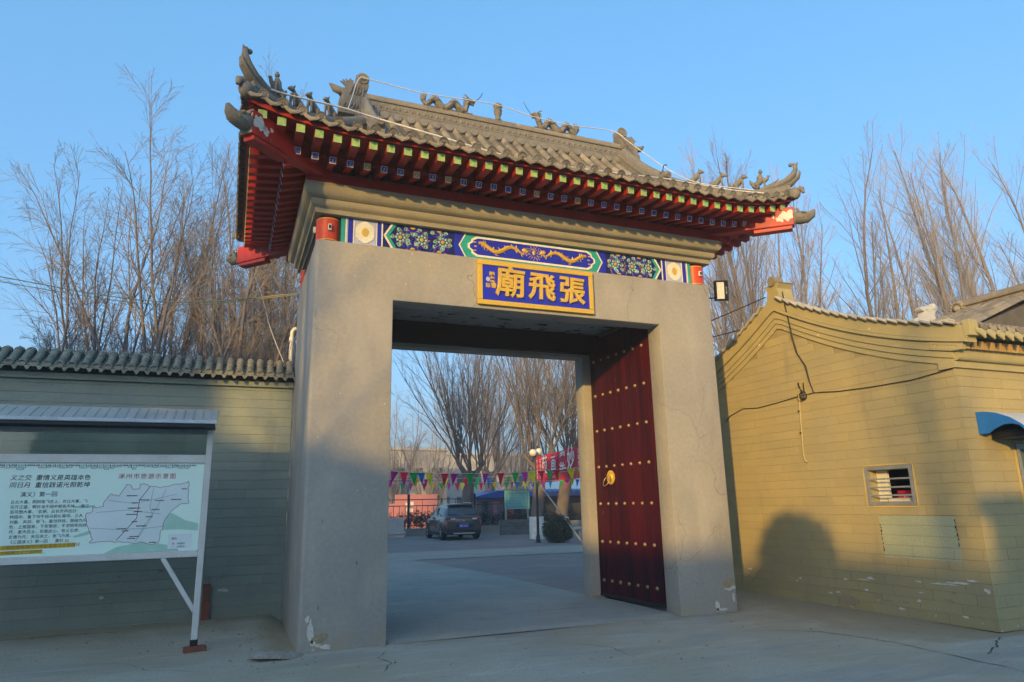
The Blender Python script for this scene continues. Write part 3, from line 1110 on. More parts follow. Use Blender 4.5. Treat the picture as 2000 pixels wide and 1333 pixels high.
for side in (SF, SL, SR, SB):
    n = int((side.L - .34) / PITCH)
    off = (side.L - n * PITCH) / 2
    for i in range(n + 1):
        a = off + i * PITCH
        c = min(a, side.L - a)
        ends = side is not SB
        din = c - .055
        if din > .13:
            rafter(side, a, .075, min(.66, din), 5.868, .12, .100, 'flying_rafter', GREEN_END if ends else None, False, RED)
        if din > .52:
            rafter(side, a, .475, min(1.24, din), 5.787, .30, .086, 'rafter', (B_OCHRE if R.random() < .1 else BLUE_END) if ends else None, True, RED)
    # boards over the rafters, fascia and closing strip
    us = lin(.0, side.L, 49)

    def lf(a):
        return lift(min(a, side.L - a), .1) * .92

    def cl(a, d):
        return min(max(a, d), side.L - d)
    mb = grid(lambda a, d: side.at(cl(a, d), d, 5.925 + .12 * (d - .125) + lf(cl(a, d))), us, [.06, .3, .5, .8])
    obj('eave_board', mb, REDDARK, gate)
    mb = grid(lambda a, d: side.at(cl(a, d), d, 5.834 + .30 * (d - .475) + lf(cl(a, d)) * (1 - max(0, d - .5) / .9)), us, [.505, .75, 1.0, 1.25])
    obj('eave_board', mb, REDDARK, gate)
    mb = MB()
    for a0, a1 in zip(us[:-1], us[1:]):
        for d, z0, z1, t in ((.030, 5.928, 5.985, .03),):
            p, q = side.at(cl(a0, d), d, 0), side.at(cl(a1, d), d, 0)
            p2, q2 = side.at(cl(a0, d + t), d + t, 0), side.at(cl(a1, d + t), d + t, 0)
            b = len(mb.v)
            for v, a in ((p, a0), (q, a1), (q2, a1), (p2, a0)):
                for z in (z0, z1):
                    mb.v.append((v.x, v.y, z + lf(a)))
            mb.f += [(b, b + 2, b + 3, b + 1), (b + 4, b + 6, b + 7, b + 5), (b, b + 6, b + 4, b + 2), (b + 1, b + 3, b + 5, b + 7)]
    obj('fascia', mb, RED, gate)
    mb = MB()
    for a0, a1 in zip(us[:-1], us[1:]):
        v = []
        for a, z in ((a0, 5.83), (a1, 5.83), (a1, 5.99), (a0, 5.99)):
            v.append(side.at(cl(a, .52), .52, z + lf(a)))
        mb.quad(*v)
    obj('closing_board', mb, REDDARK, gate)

# roof deck (closed body under the tiles)
for side in (SF, SB, SL, SR):
    dmax = 2.32 if side in (SF, SB) else GD
    def f(t, d, side=side):
        lo, hi = min(d, GD), side.L - min(d, GD)
        a = lo + (hi - lo) * t
        p = side.at(a, d)
        p.z -= .035
        return p
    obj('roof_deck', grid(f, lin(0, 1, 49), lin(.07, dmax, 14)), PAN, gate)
# gable walls
for gx0, sx in ((EX0 + GD, -1), (EX1 - GD, 1)):
    ys = lin(EY0 + GD, EY1 - GD, 17)
    top = [(y, prof_z(min(y - EY0, EY1 - y)) + .05) for y in ys]
    for k, (off, drop) in enumerate(((0, 0), (.03, .17), (.055, .30))):
        if k == 0:
            pl = [(ys[0], prof_z(GD) - .12), (ys[-1], prof_z(GD) - .12)] + top[::-1]
            poly = pl
        else:
            poly = [(y, z - drop) for y, z in top] + [(y, z - drop + .10) for y, z in top[::-1]]
        m = Matrix(((0, 0, sx, gx0), (1, 0, 0, 0), (0, 1, 0, 0), (0, 0, 0, 1)))
        if sx < 0:
            poly = poly[::-1]
        obj('gable_wall' if k == 0 else 'gable_band', MB().prism(poly, m, -.10 if k == 0 else 0, off + .001), TILE2, gate)


# cover tiles
def cover_mesh(r0, r1, ln, n=8):
    mb = MB()
    for y, r, in ((0, r0), (ln, r1)):
        for k in range(n + 1):
            t = math.pi * k / n
            mb.v.append((r * math.cos(t), y, r * math.sin(t) * .95))
    for k in range(n + 1):
        t = math.pi * k / n
        mb.v.append(((r0 - .014) * math.cos(t), 0, (r0 - .014) * math.sin(t) * .95))
    for k in range(n):
        mb.f.append((k, k + 1, n + 2 + k, n + 1 + k)[::-1])
        mb.f.append((2 * n + 2 + k, 2 * n + 3 + k, k + 1, k)[::-1])
    return mb


cover_me = shared(cover_mesh(.060, .054, .315), 'cover_tile', TILE, 50)
end_me = shared(MB().lathe([(.001, -.012), (.062, -.012), (.064, .0), (.058, .008), (.050, .008), (.046, .002), (.034, .002), (.028, .009), (.001, .010)], n=16), 'tile_end', TILE_END, 30)
drip_pl = [(-.100, .012), (-.094, -.030), (-.062, -.060), (-.030, -.074), (0, -.092), (.030, -.074), (.062, -.060), (.094, -.030), (.100, .012), (.06, -.016), (0, -.030), (-.06, -.016)]
dm = MB().prism([(x * .98, z) for x, z in drip_pl], FRONT, 0, .014)
dm.prism([(x * .72, z * .72 - .012) for x, z in drip_pl], FRONT, .0142, .019)
drip_me = shared(dm, 'drip_tile', DRIP, 30)


def frame(p, q, xdir):
    y = (q - p).normalized()
    x = Vector(xdir)
    z = x.cross(y).normalized()
    x = y.cross(z).normalized()
    m = Matrix.Identity(4)
    for i in range(3):
        m[i][0], m[i][1], m[i][2], m[i][3] = x[i], y[i], z[i], p[i]
    return m


def slope_path(side, a, top, step):
    out, d = [], -.045
    while d < top - .02:
        out.append(d)
        dz = prof_z(d + .1) - prof_z(d)
        d += step / math.hypot(1, dz / .1)
    out.append(top)
    return out


DZ = {SF: .022, SB: .022, SL: .055, SR: .055}
pan = MB()
restcover = MB()
for side in (SF, SL, SR, SB):
    n = int((side.L - .24) / PITCH)
    off = (side.L - n * PITCH) / 2
    full = 2.32 - .07 if side in (SF, SB) else GD
    for i in range(n + 1):
        a = off + i * PITCH
        c = min(a, side.L - a)
        top = full if c > GD + .06 else min(full, c - .03)
        ds = slope_path(side, a, top, .285)
        if side in (SF, SB) and abs(c - (GD + .12)) < .09:
            pass
        for d0, d1 in zip(ds[:-1], ds[1:]):
            p, q = side.at(a, d0), side.at(a, d1)
            p.z += .012
            q.z += .012
            m = frame(p, q, side.al) @ Matrix.Scale(min(1.0, (q - p).length / .27 if (q - p).length < .25 else 1.0), 4, (0, 1, 0))
            if side is SF:
                inst('cover_tile', cover_me, gate, m @ T(R.uniform(-.003, .003), R.uniform(-.006, .006), R.uniform(-.002, .002)) @ Matrix.Rotation(R.uniform(-.02, .02), 4, 'Z'))
            else:
                restcover.add([m @ Vector(v.co) for v in cover_me.vertices], [tuple(pp.vertices) for pp in cover_me.polygons])
        p, q = side.at(a, -.05), side.at(a, .2)
        m = frame(p, q, side.al)
        m.translation = m.translation + Vector((0, 0, .030 + DZ[side]))
        me_m = m @ Matrix.Rotation(rad(90 - 6), 4, 'X')
        if side is SF or side in (SL, SR):
            inst('tile_end', end_me, gate, me_m @ Matrix.Rotation(R.uniform(0, 6), 4, 'Z'))
        else:
            restcover.add([me_m @ v.co for v in end_me.vertices], [tuple(pp.vertices) for pp in end_me.polygons])
    for i in range(-1, n + 1):
        a = off + (i + .5) * PITCH
        c = min(a, side.L - a)
        if c < .06:
            continue
        p, q = side.at(a, -.045), side.at(a, .2)
        m = frame(p, q, side.al)
        m = Matrix.Translation(m.translation) @ Matrix.Rotation(math.atan2(side.al.y, side.al.x), 4, 'Z') @ Matrix.Rotation(rad(-12), 4, 'X') @ T(0, 0, .012 + DZ[side])
        lo = side.at(a - .1, 0)
        hi = side.at(a + .1, 0)
        m = m @ Matrix.Rotation(-math.atan2(hi.z - lo.z, .2), 4, 'Y')
        if side is not SB:
            inst('drip_tile', drip_me, gate, m)
        # pan tiles: concave courses, each lapping the one below
        top = full if c > GD + .06 else min(full, c)
        ds = slope_path(side, a, top, .085)
        for d0, d1 in zip(ds[:-1], ds[1:]):
            p, q = side.at(a, d0), side.at(a, d1 + .02)
            w = PITCH / 2 * .93
            b = len(pan.v)
            for k in range(5):
                u = -1 + k / 2
                z = .022 * u * u - .012
                for pt, e in ((p, .024), (q, .006), (p, .006)):
                    v = pt + side.al * w * u
                    pan.v.append((v.x, v.y, v.z + z + e))
            for k in range(4):
                o_ = b + 3 * k
                pan.f += [(o_, o_ + 3, o_ + 4, o_ + 1), (o_ + 2, o_ + 5, o_ + 3, o_)]
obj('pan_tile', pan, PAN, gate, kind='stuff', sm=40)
obj('far_side_tile', restcover, TILE, gate, kind='stuff', sm=50)

RPROF = [(-.075, -.05), (-.075, .07), (-.085, .075), (-.085, .098), (-.062, .102), (-.062, .135), (-.045, .178), (-.02, .198), (0, .203)]
RPROF = RPROF + [(-x, z) for x, z in RPROF[-2::-1]]
RPROF = RPROF[::-1]


def mirror_corners():
    for sx in (0, 1):
        for sy in (0, 1):
            yield (lambda p, sx=sx, sy=sy: Vector((W - p[0] if sx else p[0], D - p[1] if sy else p[1], p[2]))), sx, sy


def mir(mb, f, flip):
    mb.v = [tuple(f(v)) for v in mb.v]
    if flip:
        mb.f = [t[::-1] for t in mb.f]
    return mb


def hip_pt(d, dz=0.):
    return Vector((EX0 + d, EY0 + d, prof_z(d) + lift(d, d) + dz))


def beast(kind, seed):
    """A seated ridge animal looking along +x, about .22 tall."""
    r = random.Random(seed)
    mb = MB()
    mb.tube([(-.075, 0, .03), (-.05, 0, .06), (-.005, 0, .10), (.03, 0, .15)], [.030, .040, .036, .026], 8)
    for s in (-1, 1):
        mb.tube([(.035, s * .020, .13), (.048, s * .022, .07), (.052, s * .022, .0)], [.017, .012, .013], 6)
        mb.tube([(-.05, s * .026, .06), (-.02, s * .032, .035), (-.035, s * .03, .0)], [.024, .020, .013], 6)
    if kind == 3:                                     # a rider on a bird
        mb.tube([(.03, 0, .10), (.075, 0, .13), (.085, 0, .17), (.105, 0, .165)], [.03, .02, .016, .006], 7)
        mb.tube([(-.06, 0, .05), (-.11, 0, .10), (-.12, 0, .13)], [.03, .018, .006], 6)
        mb.tube([(-.01, 0, .10), (-.008, 0, .16), (-.005, 0, .20)], [.034, .034, .016], 8)
        mb.ball((-.004, 0, .225), .024, 8, 6)
        mb.ball((-.006, 0, .247), (.016, .016, .012), 6, 4)
    else:
        mb.ball((.050, 0, .178), (.036, .026, .028), 9, 6)
        mb.ball((.085, 0, .168), (.018, .018, .014), 7, 5)
        for s in (-1, 1):
            mb.tube([(.036, s * .018, .195), (.026, s * .024, .218)], [.010, .003], 5)
        if kind == 1:
            mb.tube([(.04, 0, .20), (.02, 0, .225), (-.005, 0, .22)], [.010, .008, .003], 5)
        mb.tube([(-.075, 0, .035), (-.105, 0, .07), (-.10, 0, .11)], [.014, .012, .004], 6)
        for k in range(4):
            mb.ball((.02 - .02 * k, 0, .165 - .025 * k), .018, 6, 4)
    return mb


beast_me = [shared(beast(k, k), 'ridge_beast', TILE2, 60) for k in range(4)]

for f, sx, sy in mirror_corners():
    flip = sx != sy
    # hip beam and its cast head
    hb = MB().beam((EX0 + 1.27, EY0 + 1.27, 5.94), (EX0 + .03, EY0 + .03, 5.865), .165, .30)
    beam = obj('hip_beam', mir(hb, f, flip), RED, gate, bevel=.012)
    tip = MB().beam((EX0 + .46, EY0 + .46, 5.70), (EX0 + .06, EY0 + .06, 5.685), .150, .05)
    obj('beam_tongue', mir(tip, f, flip), RED, beam)
    pl = MB().beam((EX0 + .0295, EY0 + .0295, 5.865), (EX0 + .026, EY0 + .026, 5.865), .158, .29)
    obj('worn_end', mir(pl, f, flip), PLASTERTAN, beam)
    if sy == 0:
        bx = Vector((1, 1, -.045)).normalized()
        bn_ = Vector((1, -1, 0)).normalized()
        o_ = Vector((EX0 + .03, EY0 + .03, 5.865)) + bn_ * .0835
        bm4 = Matrix(((bx.x, 0, bn_.x, o_.x), (bx.y, 0, bn_.y, o_.y), (bx.z, 1, 0, o_.z), (0, 0, 0, 1)))
        br = random.Random(3 + sx)
        for cx_, cz_, rx_, rz2 in ((.10, .02, .085, .095), (.21, -.02, .05, .05), (.30, .04, .02, .03)):
            pl4 = [(max(.012, x), max(-.13, min(.13, z))) for x, z in blob(br, cx_, cz_, rx_, rz2, 22, .4)]
            obj('worn_paint', mir(MB().prism(pl4, bm4, 0, .003), f, flip), PALE, beam)
    c = Vector((EX0, EY0, 5.86))
    dv = Vector((-1, -1, 0)).normalized()
    hd = MB().tube([c + dv * (-.02), c + dv * .05 + Vector((0, 0, -.02)), c + dv * .14 + Vector((0, 0, -.03)), c + dv * .22 + Vector((0, 0, .01)), c + dv * .255 + Vector((0, 0, .075))], [.105, .105, .088, .062, .022], 10)
    pr = Vector((1, -1, 0)).normalized()
    for s in (-1, 1):
        hd.ball(c + dv * .10 + pr * s * .085 + Vector((0, 0, .03)), (.035, .035, .022), 8, 5)
        hd.tube([c + dv * (.02) + pr * s * .09 + Vector((0, 0, .05)), c + dv * .02 + pr * s * .11 + Vector((0, 0, .09)), c + dv * (-.03) + pr * s * .10 + Vector((0, 0, .10))], [.022, .016, .005], 6)
        for k in range(3):
            hd.tube([c + dv * (.05 + .05 * k) + pr * s * .092 + Vector((0, 0, -.05)), c + dv * (.09 + .05 * k) + pr * s * .085 + Vector((0, 0, .0))], [.012, .006], 5)
    obj('cast_head', mir(hd, f, flip), TILE2, beam, sm=50)
    # hip ridge
    hr = sweep(MB(), RPROF, [hip_pt(d) for d in lin(1.62, .02, 20)])
    hr = mir(hr, f, flip)
    ridge = obj('hip_ridge', hr, TILE2, gate, sm=45)
    hn = MB().tube([hip_pt(.34, .19), hip_pt(.18, .21), hip_pt(.06, .26), hip_pt(-.01, .33), hip_pt(-.045, .42), hip_pt(-.05, .49), hip_pt(-.035, .53)], [.045, .066, .070, .062, .046, .034, .022], 9, flat=.8)
    hn.tube([hip_pt(.16, .15), hip_pt(.02, .19), hip_pt(-.06, .28), hip_pt(-.085, .36), hip_pt(-.08, .39)], [.05, .060, .050, .026, .006], 8, flat=.7)
    hn.tube([hip_pt(.30, .22), hip_pt(.20, .27), hip_pt(.135, .33)], [.025, .022, .006], 7)
    hn.ball(hip_pt(-.0, .515), .034, 8, 6)
    hn.tube([hip_pt(-.035, .45), hip_pt(-.06, .50), hip_pt(-.075, .535)], [.03, .022, .006], 7)
    obj('ridge_horn', mir(hn, f, flip), TILE2, ridge, sm=55)
    cap = MB().ball(hip_pt(-.01, .02), (.085, .085, .10), 10, 6)
    cap.tube([hip_pt(-.05, .09), hip_pt(-.085, .07), hip_pt(-.10, .0)], [.05, .045, .02], 8)
    obj('corner_cap', mir(cap, f, flip), TILE2, ridge, sm=50)
    for k, d in enumerate((.345, .575, .80, 1.045)):
        pz = f(hip_pt(d, .196))
        dirv = f(hip_pt(0)) - f(hip_pt(1))
        az = math.atan2(dirv.y, dirv.x)
        inst('ridge_beast', beast_me[3 if k == 0 else (k - 1)], ridge, Matrix.Translation(pz) @ Matrix.Rotation(az, 4, 'Z') @ Matrix.Rotation(rad(7), 4, 'Y') @ Matrix.Scale(1.30 if k else 1.36, 4))
    # the ridge that falls from the main ridge down the gable edge
    gx0 = EX0 + GD + .13
    path = [(gx0, y, prof_z(y - EY0) + .02) for y in lin(1.20, -.02, 14)]
    fr = sweep(MB(), [(x * 1.15, z * 1.25) for x, z in RPROF], path)
    fall = obj('falling_ridge', mir(fr, f, flip), TILE2, gate, sm=45)
    bh = MB()
    by, bz = -.06, prof_z(-.06 - EY0)
    bh.box((gx0 - .075, by - .06, bz + .0), (gx0 + .075, by + .05, bz + .15))
    bh.tube([(gx0, by + .04, bz + .14), (gx0, by - .02, bz + .24), (gx0, by - .10, bz + .235), (gx0, by - .155, bz + .205)], [.075, .085, .065, .045], 9)
    bh.tube([(gx0, by + .03, bz + .2), (gx0, by + .05, bz + .31), (gx0, by + .01, bz + .37)], [.06, .05, .012], 8)
    for s in (-1, 1):
        bh.ball((gx0 + s * .05, by - .10, bz + .265), .018, 6, 5)
        bh.tube([(gx0 + s * .045, by - .01, bz + .30), (gx0 + s * .06, by + .02, bz + .34)], [.018, .005], 6)
    o = obj('ridge_monster', mir(bh, f, flip), TILE2, fall, sm=50)
    if sy == 0:
        hook = MB().tube([(gx0, by, bz + .30), (gx0, by, bz + .38), (gx0 - .02, by - .005, bz + .45), (gx0 - .055, by - .01, bz + .47), (gx0 - .08, by - .01, bz + .455)] if sx else [(gx0, by, bz + .3), (gx0 + .01, by, bz + .46)], .008, 5)
        obj('iron_hook', mir(hook, f, flip), IRON, fall)

# main ridge
x0, x1 = EX0 + GD + .10, EX1 - GD - .10
mr = obj('main_ridge', MB().box((x0, RY - .105, 7.50), (x1, RY + .105, 7.665)), TILE2, gate)
nseg = 9
for i in range(nseg):
    a, b = x0 + (x1 - x0) * i / nseg, x0 + (x1 - x0) * (i + 1) / nseg
    obj('ridge_panel', MB().box((a + .004, RY - .075, 7.667), (b - .004, RY + .075, 7.83)), TILE2, mr, bevel=.006)
    for y_ in (-1, 1):
        bm2 = MB()
        nn = 5
        for j in range(nn):
            xx = a + (b - a) * (j + .5) / nn
            bm2.ball((xx, RY + y_ * .076, 7.75), (.034, .012, .034), 8, 4)
            bm2.ball((xx + (b - a) / nn / 2 * .9, RY + y_ * .076, 7.75), (.012, .010, .05), 6, 4)
        bm2.box((a + .006, RY + y_ * .083 - .006, 7.680), (b - .006, RY + y_ * .083 + .006, 7.700))
        obj('ridge_relief', bm2, TILE2, mr, kind='stuff', sm=50)
    for z, r_ in ((7.845, .088),):
        obj('ridge_fillet', MB().box((a + .002, RY - .095, 7.832), (b - .002, RY + .095, 7.862)), TILE2, mr, bevel=.005)
    rw = .004 * R.random()
    pf = [(.075 * math.cos(t), 7.864 + rw + .105 * math.sin(t)) for t in lin(0, math.pi, 9)]
    obj('ridge_roll', MB().prism([(y, z) for y, z in pf], Matrix(((0, 0, 1, 0), (1, 0, 0, RY), (0, 1, 0, 0), (0, 0, 0, 1))), a + .002, b - .002), TILE, mr, sm=50)
# fillers between the tile rows under the ridge
n = int((SF.L - .24) / PITCH)
off = (SF.L - n * PITCH) / 2
fl = MB()
for i in range(n):
    a = off + (i + .5) * PITCH
    if GD + .2 < a < SF.L - GD - .2:
        fl.lathe([(.078, 0), (.07, .03), (.02, .035), (.001, .035)], n=12, m=T(EX0 + a, RY - .115, 7.565) @ Matrix.Rotation(rad(75), 4, 'X'))
obj('ridge_filler', fl, TILE2, mr, kind='stuff', sm=40)


def chiwen():
    mb = MB()
    pl = [(-.26, 7.52), (.16, 7.52), (.17, 7.76), (.11, 7.80), (.17, 7.87), (.14, 7.95), (.20, 8.06), (.19, 8.18), (.10, 8.27), (.0, 8.22), (.02, 8.12), (-.03, 8.06), (-.09, 8.14), (-.15, 8.06), (-.14, 7.97), (-.25, 7.93), (-.20, 7.84), (-.25, 7.76)]
    mb.prism(pl, T(0, RY, 0) @ FRONT, -.085, .085)
    for s in (-1, 1):
        y = RY + s * .09
        mb.lathe([(.098, -.012), (.10, .0), (.09, .012), (.07, .012), (.064, .004), (.045, .004), (.04, .014), (.001, .016)], n=18, m=T(.105, y, 8.175) @ Matrix.Rotation(rad(90 if s < 0 else -90), 4, 'X'))
        mb.ball((.06, y, 7.92), (.035, .02, .03), 8, 5)
        for k in range(7):
            t = k / 6
            mb.tube([(-.20 + .05 * k, y, 7.60 + .015 * (k % 3)), (-.17 + .05 * k, y + s * .012, 7.68), (-.20 + .052 * k, y, 7.77)], [.012, .016, .005], 5)
        for k in range(5):
            mb.tube([(-.10 + .05 * k, y, 7.86), (-.07 + .045 * k, y + s * .01, 7.95), (-.04 + .04 * k, y, 8.04)], [.012, .014, .005], 5)
    mb.tube([(-.22, RY, 7.93), (-.32, RY, 7.96), (-.40, RY, 8.03)], [.065, .060, .016], 8)
    for k in range(5):
        a = rad(70 + 18 * k)
        mb.tube([(-.10, RY, 8.02), (-.10 + .17 * math.cos(a), RY, 8.02 + .15 * math.sin(a))], [.03, .012], 6)
    mb.tube([(.14, RY, 7.80), (.20, RY, 7.84), (.215, RY, 7.91)], [.05, .045, .02], 7)
    return mb


ch_off = .60
for sx in (0, 1):
    mb = chiwen()
    mb.v = [(x + ch_off, y, z) if not sx else (W - (x + ch_off), y, z) for x, y, z in mb.v]
    if sx:
        mb.f = [t[::-1] for t in mb.f]
    obj('ridge_end_ornament', mb, TILE2, mr, sm=45)


def dragon():
    """A dragon along +x, its head at the right end, .9 long."""
    mb = MB()
    pts, rs = [], []
    for t in lin(0, 1, 34):
        x = .06 + .70 * t
        z = .085 + .075 * math.sin(2 * math.pi * 2.0 * t - 1.2) * (.9 if t < .9 else .5)
        pts.append((x, RY, z))
        rs.append(.026 + .036 * math.sin(math.pi * (.1 + .8 * t)))
    pts += [(.78, RY, .15), (.80, RY, .20), (.82, RY, .235)]
    rs += [.045, .045, .04]
    mb.tube(pts, rs, 8)
    for i in range(2, 33, 2):
        x, y, z = pts[i]
        mb.tube([(x, y, z + rs[i] * .6), (x + .012, y, z + rs[i] + .04)], [.022, .004], 5)
    mb.tube([(.06, RY, .05), (.03, RY, .12), (.05, RY, .19)], [.03, .03, .006], 6)
    for k, (dx, dz) in enumerate(((-.05, .17), (.0, .20), (.05, .19), (-.06, .10))):
        mb.tube([(.035, RY, .08), (.03 + dx * .6, RY, .08 + dz * .5), (.035 + dx, RY, .05 + dz)], [.028, .022, .005], 6)
    mb.ball((.83, RY, .24), (.06, .045, .045), 9, 6)
    mb.tube([(.86, RY, .245), (.91, RY, .235), (.93, RY, .225)], [.035, .028, .018], 7)
    mb.tube([(.85, RY, .21), (.89, RY, .19), (.91, RY, .18)], [.025, .018, .010], 7)
    for s in (-1, 1):
        mb.tube([(.81, RY + s * .02, .27), (.76, RY + s * .03, .31), (.72, RY + s * .03, .315)], [.016, .010, .004], 5)
        mb.tube([(.80, RY + s * .03, .23), (.75, RY + s * .05, .24)], [.02, .005], 5)
        for xx in (.28, .62):
            mb.tube([(xx, RY + s * .035, .08), (xx + .05, RY + s * .06, .05), (xx + .07, RY + s * .06, .0)], [.02, .016, .014], 6)
    for k in range(6):
        mb.tube([(.79 - .008 * k, RY, .26 - .03 * k), (.725 - .004 * k, RY, .285 - .035 * k)], [.016, .004], 5)
    for t in lin(.08, .86, 20):
        mb.ball((t, RY, .012), (.03, .045, .022), 6, 4)
    return mb


for sx in (0, 1):
    mb = dragon()
    mb.v = [(x + 1.68, RY + (y - RY) * 1.3, z * 1.12 + 7.95) if not sx else (W - (x + 1.68) + .10, RY + (y - RY) * 1.3, z * 1.12 + 7.95) for x, y, z in mb.v]
    if sx:
        mb.f = [t[::-1] for t in mb.f]
    obj('ridge_dragon', mb, TILE2, mr, sm=50)
    x = 2.585 if not sx else W - 2.585 + .10
    sg = 1 if not sx else -1
    obj('wire_feeler', MB().tube([(x, RY, 8.20), (x + sg * .04, RY, 8.25), (x + sg * .12, RY - .02, 8.33), (x + sg * .16, RY - .02, 8.42)], .006, 4), IRON, mr)
vase = [(.062, 0), (.075, .02), (.055, .045), (.060, .12), (.082, .16), (.082, .185), (.068, .20), (.088, .225), (.088, .245), (.072, .26), (.082, .30), (.100, .335), (.090, .36), (.05, .375), (.02, .40), (.006, .44)]
obj('ridge_finial', MB().lathe([(r_ * .82, z * .84) for r_, z in vase], (3.03, RY, 7.955), 14), TILE2, mr, sm=40)

mr.location.z = .05

# ------------------------------------------------------------------ name plaque over the opening
plq = thing('name_plaque', 'blue plaque with three raised gilt characters in a yellow frame', 'plaque', (3.092, 0, 4.30))
PX0, PX1, PZ0, PZ1, PYF = 2.185, 4.000, 4.292, 4.942, -.004
obj('backing', MB().box((PX0 + .05, PYF - .035, PZ0 + .05), (PX1 - .05, PYF, PZ1 - .05)), PLAQUEBLUE, plq)
fw_ = .068
for a, b in (((PX0, PZ0), (PX1, PZ0 + fw_)), ((PX0, PZ1 - fw_), (PX1, PZ1)), ((PX0, PZ0 + fw_ + .001), (PX0 + fw_, PZ1 - fw_ - .001)), ((PX1 - fw_, PZ0 + fw_ + .001), (PX1, PZ1 - fw_ - .001))):
    obj('frame', MB().box((a[0], PYF - .052, a[1]), (b[0], PYF, b[1])), FRAMEGOLD, plq, bevel=.006)
PZ = (PZ0 + PZ1) / 2
for ch, x, sz, dz in (('廟', 2.67, .46, .0), ('飛', 3.16, .43, -.012), ('張', 3.645, .43, -.02)):
    m = T(x, PYF - .036, PZ + dz) @ FRONT @ Matrix.Rotation(rad(-2), 4, 'Z')
    tm = text_mb(ch, sz, m @ T(0, 0, .014), extrude=.010, bevel=.007, offset=.004, res=3, align='CENTER')
    obj('character', tm, GOLD, plq, sm=35)
for ch, x, z in (('翰', 2.395, 4.735), ('墨', 2.402, 4.655), ('書', 2.418, 4.575)):
    obj('small_character', text_mb(ch, .085, T(x, PYF - .036, z) @ FRONT, extrude=.006, offset=.002, res=1, align='CENTER'), GOLD, plq)
sl = MB().prism([(2.335 + .030 * math.cos(t), 4.665 + .034 * math.sin(t)) for t in lin(0, 2 * math.pi * 15 / 16, 16)], T(0, PYF - .0352, 0) @ FRONT, 0, .006)
obj('seal', sl, B_LAV, plq)
obj('seal', MB().box((2.305, PYF - .042, 4.545), (2.365, PYF - .0352, 4.605)), FRAMEGOLD, plq)
obj('seal_mark', text_mb('印', .05, T(2.335, PYF - .0425, 4.575) @ FRONT, extrude=.002, res=1, align='CENTER'), PLAQUEBLUE, plq)

# ------------------------------------------------------------------ floodlight on the right pier, pipe on the left pier
fl_ = thing('floodlight', 'square black floodlight on the right upper corner of the gatehouse', 'floodlight', (W + .05, -.05, 4.87))
q = Matrix.Translation((6.335, -.10, 4.875)) @ Matrix.Rotation(rad(-8), 4, 'Z') @ Matrix.Rotation(rad(10), 4, 'X') @ Matrix.Rotation(rad(-4), 4, 'Y')
obj('housing', MB().box((-.115, -.02, -.165), (.115, .05, .165), q), BLACK, fl_, bevel=.008)
obj('lens', MB().box((-.095, -.023, -.135), (.035, -.0202, .135), q), LENS, fl_)
for k in range(5):
    obj('cooling_fin', MB().box((-.09 + .042 * k, .0505, -.14), (-.082 + .042 * k, .08, .14), q), BLACK, fl_)
obj('maker_mark', text_mb('LED 50W', .030, q @ T(.076, -.0215, 0) @ FRONT @ Matrix.Rotation(rad(90), 4, 'Z'), res=1, align='CENTER'), WHITE, fl_)
obj('bracket', MB().tube([(W + .002, .06, 4.78), (W + .09, .05, 4.78), (W + .17, .0, 4.80), (W + .17, -.04, 4.87)], .012, 6), BLACK, fl_)

pp = thing('downpipe', 'white plastic downpipe rising behind the tiled wall beside the gatehouse', 'pipe', (-.03, 3.0, 3.0))
obj('pipe', MB().tube([(-.035, 3.0, 2.6), (-.035, 3.0, 4.36), (-.03, 2.99, 4.46), (.0, 2.98, 4.50), (.03, 2.98, 4.51)], .034, 10), WHITEMETAL, pp, sm=50)
obj('pipe_joint', MB().lathe([(.039, 0), (.042, .02), (.042, .07), (.039, .09)], (-.035, 3.0, 4.28), 12), WHITEMETAL, pp, sm=40)
obj('loose_wire', MB().tube([(-.06, 2.94, 4.30), (-.10, 2.93, 4.1), (-.06, 2.94, 3.9), (-.09, 2.93, 3.6)], .006, 4), CABLE, pp)

# ------------------------------------------------------------------ brick-laying helper


